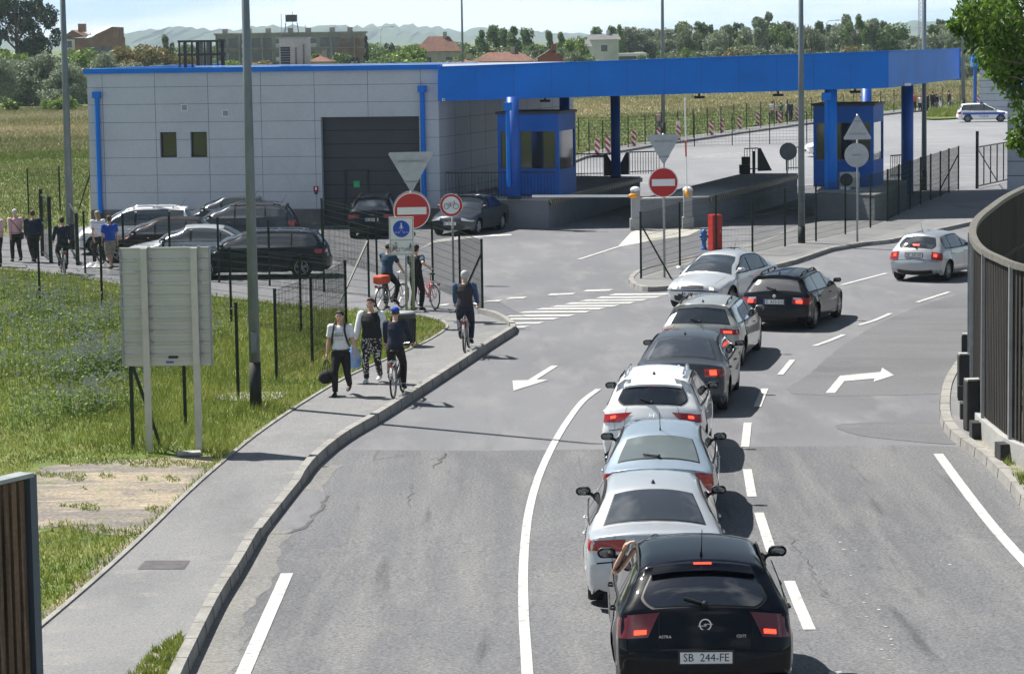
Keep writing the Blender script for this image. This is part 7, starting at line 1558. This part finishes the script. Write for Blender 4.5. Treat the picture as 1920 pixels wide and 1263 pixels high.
    for s_ in (-1, 1):
        a, k_, n_ = joints['arm', s_]
        if sleeve == 'short': sl_.append(([a, a.lerp(k_, .35), a.lerp(k_, .72)], [.034*H*fx+g, .031*H*fx+g, .030*H*fx+g+.004]))
        elif sleeve == 'long': sl_.append(([a, a.lerp(k_, .5), k_, k_.lerp(n_, .5), n_-(n_-k_).normalized()*.01], [.033*H*fx+g, .031*H*fx+g, .027*H*fx+g, .024*H*fx+g, .019*H+g]))
    if vest is None:
        for p, r in sl_: tp.tube(p, r, 10); tp.ball(p[0], r[0]+.002, 12, 8)
        o = remesh(tp.build('shirt', top, e, True), vx*1.1)
    else:
        o = remesh(tp.build('vest', vest, e, True), vx*1.1)
        for p, r in sl_: mb = MB(); mb.tube(p, [q-.001 for q in r], 10); mb.ball(p[0], r[0]-.002, 12, 8); remesh(mb.build('sleeve', top, e, True), vx*1.1)
    e['shirt_y'] = 0
    lg = MB(); loft(lg, [ellring(pz+td*(T*q), a*H*fx+g, b*H*fx+g, td) for q, a, b in ((-.16, .06, .055), (-.05, .084, .068), (.06, .088, .070), (.14, .086, .066))])
    for s_ in (-1, 1):
        a, k_, n_, f = joints['leg', s_]
        if shorts: lg.tube([a, a.lerp(k_, .5), a.lerp(k_, .98)], [.058*H*fx+g, .053*H*fx+g, .045*H+g+.006], 12)
        else: lg.tube([a, a.lerp(k_, .45), k_, k_.lerp(n_, .35), n_+(k_-n_).normalized()*.01], [.056*H*fx+g, .049*H*fx+g, .037*H+g, .036*H+g, .027*H+g], 12)
    remesh(lg.build('trousers' if not shorts else 'shorts', legs, e, True), vx*1.1)
    for s_ in (-1, 1):
        a, k_, n_, f = joints['leg', s_]; mb = MB(); tilt = f.z*.5
        loft(mb, [ellring(f+Vector((0, -.045*H, .022*H)), .018*H, .02*H, (0, 1, 0)), ellring(f+Vector((0, -.015*H, .028*H)), .024*H, .028*H, (0, 1, 0)), ellring(f+Vector((0, .03*H, .022*H-tilt*.3)), .027*H, .022*H, (0, 1, 0)), ellring(f+Vector((0, .075*H, .016*H-tilt*.6)), .026*H, .015*H, (0, 1, 0)), ellring(f+Vector((0, .098*H, .013*H-tilt*.8)), .012*H, .008*H, (0, 1, 0))]); mb.build('shoe', shoes, e, True)
    return e, joints, dict(pz=pz, td=td, sh=sh, hd=hd, H=H, T=T)
def hdg(dx, dy): return atan2(dy, dx)-pi/2
def at_px(px, py, ytop, z0=0.0): p = G(px, py, z0); q = Vector((p.x, p.y, z0+gz(p.y))); return p, top_z(q, ytop)-q.z
def bicycle(label, prear, pfront, col, group='bicycles around the crossing', rack=True, basket=None, step=True, z0=None, lean=0.0):
    d = pfront-prear; d.z = 0; d.normalize(); c = (prear+pfront)/2; e = empty('bicycle', (c.x, c.y, prear.z if z0 is None else z0), hdg(d.x, d.y), label, 'bicycle', group, ry=lean)
    R = .34; wb = .53; mc = mat('frame_'+str(col), col, .35, .1, coat=1)
    for y in (-wb, wb):
        mb = MB(); mb.lathe([(R-.035, -.014), (R-.012, -.02), (R, 0), (R-.012, .02), (R-.035, .014)], (0, y, R), 32, 'X'); w_ = mb.build('wheel', m_tyre, e, True); mb = MB(); mb.lathe([(R-.05, -.010), (R-.034, -.013), (R-.034, .013), (R-.05, .010)], (0, y, R), 32, 'X')
        for k in range(18): a = 2*pi*k/18; mb.bar((.02*(-1)**k, y, R), (0, y+(R-.04)*cos(a), R+(R-.04)*sin(a)), .003)
        mb.tube([(-.035, y, R), (.035, y, R)], .02, 8); mb.build('rim', m_rim, w_)
        mb = MB(); mb.grid([[(x, y+(R+.022)*cos(a), R+(R+.022)*sin(a)) for x in (-.025, 0, .025)] for a in np.linspace(.35 if y > 0 else .6, 2.2 if y > 0 else 2.9, 12)]); mb.build('mudguard', m_stl2, e)
    bb_, st, hdt, hdb = Vector((0, -.08, .29)), Vector((0, -.24, .78)), Vector((0, .33, .86)), Vector((0, .36, .70))
    mb = MB(); mb.tube([bb_, st, st+Vector((0, -.04, .14))], [.017, .016, .013], 8); mb.tube([bb_, hdb], .019, 8)
    mb.tube([st.lerp(bb_, .55 if step else .12), hdb+Vector((0, 0, .04 if step else .12))], .016, 8); mb.tube([hdt+Vector((0, -.0, .04)), hdb-Vector((0, -.01, .02))], .021, 8)
    for s_ in (-1, 1):
        mb.tube([hdb-Vector((0, -.01, .02)), Vector((s_*.045, .42, .60)), Vector((s_*.045, wb, R))], .011, 6); mb.tube([bb_+Vector((s_*.03, 0, 0)), Vector((s_*.05, -wb, R))], .010, 6); mb.tube([st+Vector((s_*.015, 0, 0)), Vector((s_*.05, -wb, R))], .009, 6)
    mb.build('frame', mc, e, True)
    mb = MB(); mb.tube(smooth_line([(-.28, .16, 1.02), (-.27, .28, 1.04), (-.12, .36, 1.04), (0, .33, 1.0), (.12, .36, 1.04), (.27, .28, 1.04), (.28, .16, 1.02)], 4), .011, 6); mb.tube([hdt, (0, .33, 1.0)], .012, 6); h = mb.build('handlebar', m_chrome, e, True); mb = MB(); [mb.tube([(s_*.28, .15, 1.02), (s_*.275, .25, 1.036)], .017, 8) for s_ in (-1, 1)]; mb.build('grips', m_black, h)
    mb = MB(); loft(mb, [ellring((0, -.40, .955), .085, .02, (0, 1, 0)), ellring((0, -.33, .96), .10, .03, (0, 1, 0)), ellring((0, -.22, .955), .05, .025, (0, 1, 0)), ellring((0, -.10, .945), .02, .015, (0, 1, 0))]); mb.build('saddle', m_black, e, True)
    mb = MB(); mb.lathe([(.02, 0), (.09, 0)], bb_+Vector((.05, 0, 0)), 20, 'X'); mb.bar(bb_+Vector((.07, 0, 0)), bb_+Vector((.07, .12, -.12)), .016); mb.bar(bb_+Vector((-.07, 0, 0)), bb_+Vector((-.07, -.12, .12)), .016); mb.build('crank', m_steel, e)
    for s_, v in ((1, (.12, .12, -.12)), (-1, (-.12, -.12, .12))): MB().box(bb_+Vector(v), (.09, .08, .02)).build('pedal', m_black, e)
    mb = MB(); mb.bar((.045, -.08, .35), (.045, -wb, R+.04), .008, .02); mb.bar((.045, -.08, .22), (.045, -wb, R-.04), .008, .015); mb.build('chain', m_steel, e)
    if rack:
        mb = MB(); 
        for s_ in (-1, 1): mb.bar((s_*.06, -.30, .76), (s_*.06, -.78, .76), .012); mb.bar((s_*.06, -.55, .76), (s_*.06, -wb, R), .010)
        for k in range(4): mb.bar((-.06, -.35-.12*k, .76), (.06, -.35-.12*k, .76), .010)
        mb.build('rack', m_steel, e); MB().box((0, -.80, .70), (.09, .02, .06)).build('reflector', m_red, e)
    if basket: 
        r_ = empty('pannier_bag', e.matrix_basis@Vector((0, -.55, .76)) if False else Vector(), 0, basket, 'bag'); r_.location = e.location+Matrix.Rotation(e.rotation_euler.z, 3, 'Z')@Vector((0, -.52, .77)); r_.rotation_euler.z = e.rotation_euler.z
        MB().box((0, 0, .11), (.34, .42, .22)).build('bag', mat('bag_orange', (.55, .08, .03), .7, var=.2, scale=8), r_, bevel=.05)
    return e
def rider(label, bike, Ht, **kw):
    H = Ht; return person(label, bike.location.copy(), bike.rotation_euler.z, H, pel=(0, -.26, 1.0), hands=((-.27, .17, 1.05), (.27, .17, 1.05)), feet=((-.12, -.22, .40), (.12, .02, .17)), **kw)
def bp(px, py, z=0.13): return G(px, py, z)
# -- the two walkers
p, H1 = at_px(641, 741, 582, .13); rz1 = hdg(-.16, -1)
e, J, D = person('person in a white T-shirt and black trousers walking towards us with a black bag', p, rz1, H1, K_white, K_black, H_dark, near=True, feet=((-.10, -.28, .10), (.10, .20, .0)), hands=((-.34, .10, .47*H1), (.30, .05, .43*H1)), fat=1.06, lean=.03)
mb = MB(); sh_, pz_, td_ = D['sh'], D['pz'], D['td']
for s_ in (-1, 1): mb.tube(smooth_line([sh_+Vector((s_*.10, -.08, .03)), sh_+Vector((s_*.11, .05, .045)), sh_+Vector((s_*.12, .125, -.10)), sh_+Vector((s_*.155, .10, -.27)), pz_+Vector((s_*.175, -.02, .12))], 4), .021, 6)
mb.tube(smooth_line([pz_+Vector((-.185, 0, .05)), pz_+Vector((-.11, .135, .04)), pz_+Vector((0, .155, .035)), pz_+Vector((.11, .135, .04)), pz_+Vector((.185, 0, .05))], 3), .022, 6); o = mb.build('backpack_strap', m_black, e, True)
mb = MB(); mb.ball(pz_+Vector((0, -.19, .33)), (.16, .10, .24), 12, 8); mb.build('backpack', K_navy, e, True)
mb = MB(); cpt = pz_+td_*D['T']*.66+Vector((0, .152, 0)); text_mb(mb, 'alpha', cpt, (-1, 0, 0), (0, -.1, 1), .085); mb.bar(cpt+Vector((-.09, .003, .045)), cpt+Vector((.09, .003, .045)), .02, .004); mb.bar(cpt+Vector((-.10, -.003, -.085)), cpt+Vector((.10, -.003, -.085)), .01, .004); mb.build('print', m_ink, e)
hand = Matrix.Rotation(rz1, 3, 'Z')@J['arm', 1][2]+p; hb = hand+Vector((-.02, -.02, -.10))
e = empty('travel_bag', (hb.x, hb.y, hb.z-.50), rz1, 'black soft travel bag hanging from the hand of the white T-shirt walker', 'bag'); mb = MB(); loft(mb, [ellring((0, y, .13), a, b_, (0, 1, 0)) for y, a, b_ in ((-.2, .06, .07), (-.17, .13, .13), (0, .15, .145), (.17, .13, .13), (.2, .06, .07))]); mb.build('bag', K_black, e, True)
mb = MB()
for x in (-.06, .06): mb.tube(smooth_line([(x, -.12, .24), (x*.6, -.06, .42), (0, 0, .50), (x*.6, .06, .42), (x, .12, .24)], 3), .009, 6)
mb.build('handle', m_black, e, True)
p, H2 = at_px(699, 716, 558, .13); rz2 = hdg(-.22, -1)
e, J, D = person('person in a black top, white cardigan sleeves and flower-patterned trousers', p, rz2, H2, K_white, K_print, H_brown, near=True, feet=((-.12, -.14, .05), (.10, .16, .0)), hands=((-.33, .05, .46*H2), (.36, .16, .45*H2)), fat=1.30, sleeve='long', vest=K_black, shoes=m_shoew, hairstyle='swept', lean=.03)
hand = Matrix.Rotation(rz2, 3, 'Z')@J['arm', 1][2]+p
e = empty('plastic_bag', (hand.x-.03, hand.y-.06, hand.z-.60), rz2, 'full blue and white plastic bag carried between the two walkers', 'bag'); mb = MB(); loft(mb, [ellring((0, 0, z), a, b_) for z, a, b_ in ((0, .07, .05), (.06, .15, .10), (.22, .17, .12), (.36, .12, .08), (.50, .04, .03), (.58, .02, .02))]); m_pb = mat('bag_blue', (.02, .16, .55), .35, col2=(.45, .6, .75), var=.1, scale=3.0, bump=.8, bscale=9); mb.build('bag', m_pb, e, True)
# -- cyclists
b1_ = bicycle('black city bicycle ridden by the person in the dark suit and blue cap', bp(736, 749), bp(757, 733), (.02, .02, .022), lean=0)
rider('person in a dark suit and blue cap cycling away beside the kerb', b1_, 1.74, top=K_navy, legs=K_black, hair=H_brown, sleeve='long', near=True, cap=K_blue, lean=.16)
b2_ = bicycle('dark red city bicycle ridden by the white-haired person in a vest', bp(868, 664), bp(881, 646), (.14, .01, .012))
rider('person with white hair, dark vest and blue sleeves cycling away on the pavement', b2_, 1.80, top=K_denim, legs=K_navy, hair=H_grey, sleeve='long', near=True, vest=K_vest, lean=.10, fat=1.15)
b3_ = bicycle('grey city bicycle with an orange bag, stopped behind the pedestrian sign', bp(716, 584, 0), bp(755, 577, 0), (.12, .13, .14), basket='orange-red bag strapped on the rack of the grey bicycle')
person('person in a blue T-shirt astride the grey bicycle behind the pedestrian sign', b3_.location.copy(), b3_.rotation_euler.z, 1.78, pel=(0, -.24, .99), hands=((-.27, .17, 1.05), (.27, .17, 1.05)), feet=((-.22, .05, .02), (.13, -.02, .22)), top=K_teal, legs=K_black, hair=H_dark, near=True, lean=.13, cap=K_grey)
b4_ = bicycle('bright red bicycle standing right of the sign poles', bp(818, 580, 0), bp(785, 573, 0), (.62, .03, .06))
p = G(781, 581, 0); person('person in a black vest and blue shirt standing at the handlebar of the red bicycle', p, hdg(.5, .8), 1.80, top=K_teal, legs=K_black, hair=H_dark, near=True, vest=K_black, hands=((-.30, .35, 1.02), (.42, .02, 1.18)), feet=((-.12, 0, 0), (.12, .08, 0)), fat=1.1)
# -- walkers on the left path
GL = 'people walking along the path at the left edge'
p, h = at_px(31, 491, 392, 0); person('person with grey hair and a pink blouse walking away, dark strap across the back', p, hdg(-.45, .9), h, K_pink, K_black, H_grey, 'walk', sleeve='long', group=GL, near=True, fat=1.05)
e2 = empty('shoulder_bag', (p.x+.24, p.y-.1, .80), 0, 'dark shoulder bag hanging beside the pink blouse', 'bag'); MB().box((0, 0, .1), (.10, .28, .24)).build('pouch', m_black, e2, bevel=.04); mb = MB(); mb.tube([(0, -.02, .2), (-.14, -.20, .44), (-.36, -.12, .66)], .012, 6); mb.build('strap', m_black, e2)
p, h = at_px(64, 492, 394, 0); person('person in a wide navy blouse walking away beside the pink blouse', p, hdg(-.35, .9), h, K_navy, K_black, H_brown, 'walk2', sleeve='long', group=GL, near=True, fat=1.4)
b5_ = bicycle('dark bicycle ridden beside the green gate', bp(133, 514, 0), bp(103, 512, 0), (.03, .03, .035)); b5_.rotation_euler.z += rad(-35)
rider('person in a navy jacket with a pale shoulder band cycling past the green gate', b5_, 1.76, top=K_navy, legs=K_black, hair=H_dark, sleeve='long', near=True, group=GL, lean=.12, fat=1.1)
p, h = at_px(186, 498, 395, 0); person('person with blond hair, white T-shirt and dark trousers beside the white crossover', p, hdg(-.5, .8), h, K_white, K_black, H_blond, 'walk', group=GL, near=True, hairstyle='long')
p, h = at_px(208, 505, 404, 0); person('person in a bright blue T-shirt and khaki shorts beside the white crossover', p, hdg(-.5, .8), h, K_blue, K_khaki, H_brown, 'walk2', group=GL, near=True, shorts=True, fat=1.15)
p, h = at_px(-4, 500, 395, 0); person('person in pink and black half cut off by the left edge', p, hdg(-.5, .8), h, K_pink, K_black, H_brown, 'stand', group=GL)
# -- far groups
GF = 'people waiting in the far customs lot'
for px, py, yt, tp_, lg_, hr_, lb, sl_ in [(1448, 227, 190, K_white, K_grey, H_dark, 'person in white at the left of the far waiting group', 'short'), (1456, 226, 193, K_pink, K_black, H_dark, 'person in a pink top in the far waiting group', 'short'), (1464, 225, 192, K_green, K_black, H_dark, 'person in a green top in the far waiting group', 'short'), (1476, 227, 190, K_white, K_navy, H_dark, 'person in white shirt and dark trousers in the far waiting group', 'short'), (1482, 228, 189, K_navy, K_navy, H_dark, 'person in navy at the right of the far waiting group', 'long'),
    (1705, 211, 174, K_red, K_black, H_dark, 'person in a red shirt at the far kerb', 'short'), (1714, 210, 173, K_orange, K_black, H_dark, 'person in an orange shirt at the far kerb', 'short'), (1725, 210, 178, K_white, K_black, H_blond, 'person in white half behind the lamp post at the far kerb', 'short'), (1738, 209, 174, K_black, K_black, H_dark, 'person in black just right of the far lamp post', 'long'), (1749, 208, 171, K_navy, K_navy, H_dark, 'tall person in navy in the middle of the far kerb group', 'long'), (1756, 208, 176, K_black, K_grey, H_dark, 'person in dark clothes left of the second striped panel group', 'long'), (1763, 206, 174, K_grey, K_white, H_dark, 'person in grey top and pale trousers at the far kerb', 'long'),
    (1779, 205, 170, K_black, K_black, H_dark, 'person in black holding a bicycle by the grass mound', 'long'), (1235, 246, 218, K_pink, K_grey, H_grey, 'person in pale pink behind the far lamp post', 'short'), (1272, 262, 234, K_white, K_grey, H_dark, 'person in white by the far striped panel left of the upright boom', 'short')]:
    p, h = at_px(px, py, yt, .13); person(lb, p, rt.uniform(0, 6.28), min(1.9, max(1.5, h)), tp_, lg_, hr_, 'stand', sleeve=sl_, group=GF)
bicycle('dark bicycle held by the person in black at the grass mound', bp(1775, 206), bp(1789, 204), (.03, .03, .03))
# -- bare arm resting on the roof edge of the first car
a_loc = a1.root.location.copy(); a_rz = a1.root.rotation_euler.z
e = empty('person', a_loc, a_rz, 'bare arm of the driver reaching up from the open window of the glossy black hatchback', 'person')
sx_ = -(a1.Wf(2.15, 1.15)); mb = MB(); el = Vector((sx_-.10, 2.30, 1.02)); wr = Vector((sx_+.02, 2.12, 1.30)); shd = Vector((sx_+.16, 2.05, .98))
mb.tube([shd, shd.lerp(el, .5), el, el.lerp(wr, .35), wr], [.045, .040, .036, .034, .024], 12); d = (wr-el).normalized(); pm_ = wr+d*.08; mb.tube([wr-d*.02, wr+d*.03, pm_], [.028, .036, .030], 10); w_ = Vector((0, 1, 0)); inn = Vector((1, 0, .1)).normalized()
for q in range(4): b0 = pm_+w_*((q-1.5)*.02); ln = (.065, .078, .072, .058)[q]; m1 = b0+d*ln*.45+inn*.02; m2 = m1+inn*ln*.45; mb.tube([b0, m1, m2, m2+inn*.02], [.0105, .010, .009, .008], 7)
tb_ = wr+d*.03+w_*.03; mb.tube([tb_, tb_+w_*.03+d*.02, tb_+w_*.03+d*.06+inn*.02], [.013, .012, .010], 7); remesh(mb.build('arm', m_skin, e, True), .007)
MB().lathe([(.033, -.012), (.036, 0), (.033, .012)], wr-d*.01, 14, 'Y').build('watch', m_black, e)
# ================================================================== THE RISE OF THE ROAD TOWARDS THE CAMERA
for o in list(sc.objects):
    if o.parent: continue
    if o.type == 'EMPTY':
        if o.location.y < 40.5 and o.get('ramp', True): o.location.z += gz(o.location.y)
    elif o.type == 'MESH' and o.get('ramp', o.get('kind') == 'structure') and 'hill' not in o.name:
        bm = bmesh.new(); bm.from_mesh(o.data)
        if min(v.co.y for v in bm.verts) < 40.5:
            if len(bm.faces) < 4000:
                bmesh.ops.triangulate(bm, faces=[f for f in bm.faces if len(f.verts) > 4])
                if max(e.calc_length() for e in bm.edges) > 2.5:
                    for k in range(26, 82): bmesh.ops.bisect_plane(bm, geom=bm.verts[:]+bm.edges[:]+bm.faces[:], plane_co=(0, k/2, 0), plane_no=(0, 1, 0))
            for v in bm.verts: v.co.z += gz(v.co.y)
            bm.to_mesh(o.data); o.data.update()
        bm.free()
# ================================================================== HAZE
hz = MB().box((0, 4200, 330), (18600, 10600, 664)).build('haze', MATS.get('steel') or mat('steel', (.4, .4, .4)))
hm = bpy.data.materials.new('haze_air'); hm.use_nodes = True; ht = hm.node_tree; ht.nodes.clear()
ho = ht.nodes.new('ShaderNodeOutputMaterial'); hv = ht.nodes.new('ShaderNodeVolumePrincipled')
hv.inputs['Color'].default_value = (.68, .86, 1, 1); hv.inputs['Density'].default_value = 0.00013
ht.links.new(hv.outputs[0], ho.inputs['Volume']); hz.data.materials.clear(); hz.data.materials.append(hm); hz['kind'] = 'stuff'
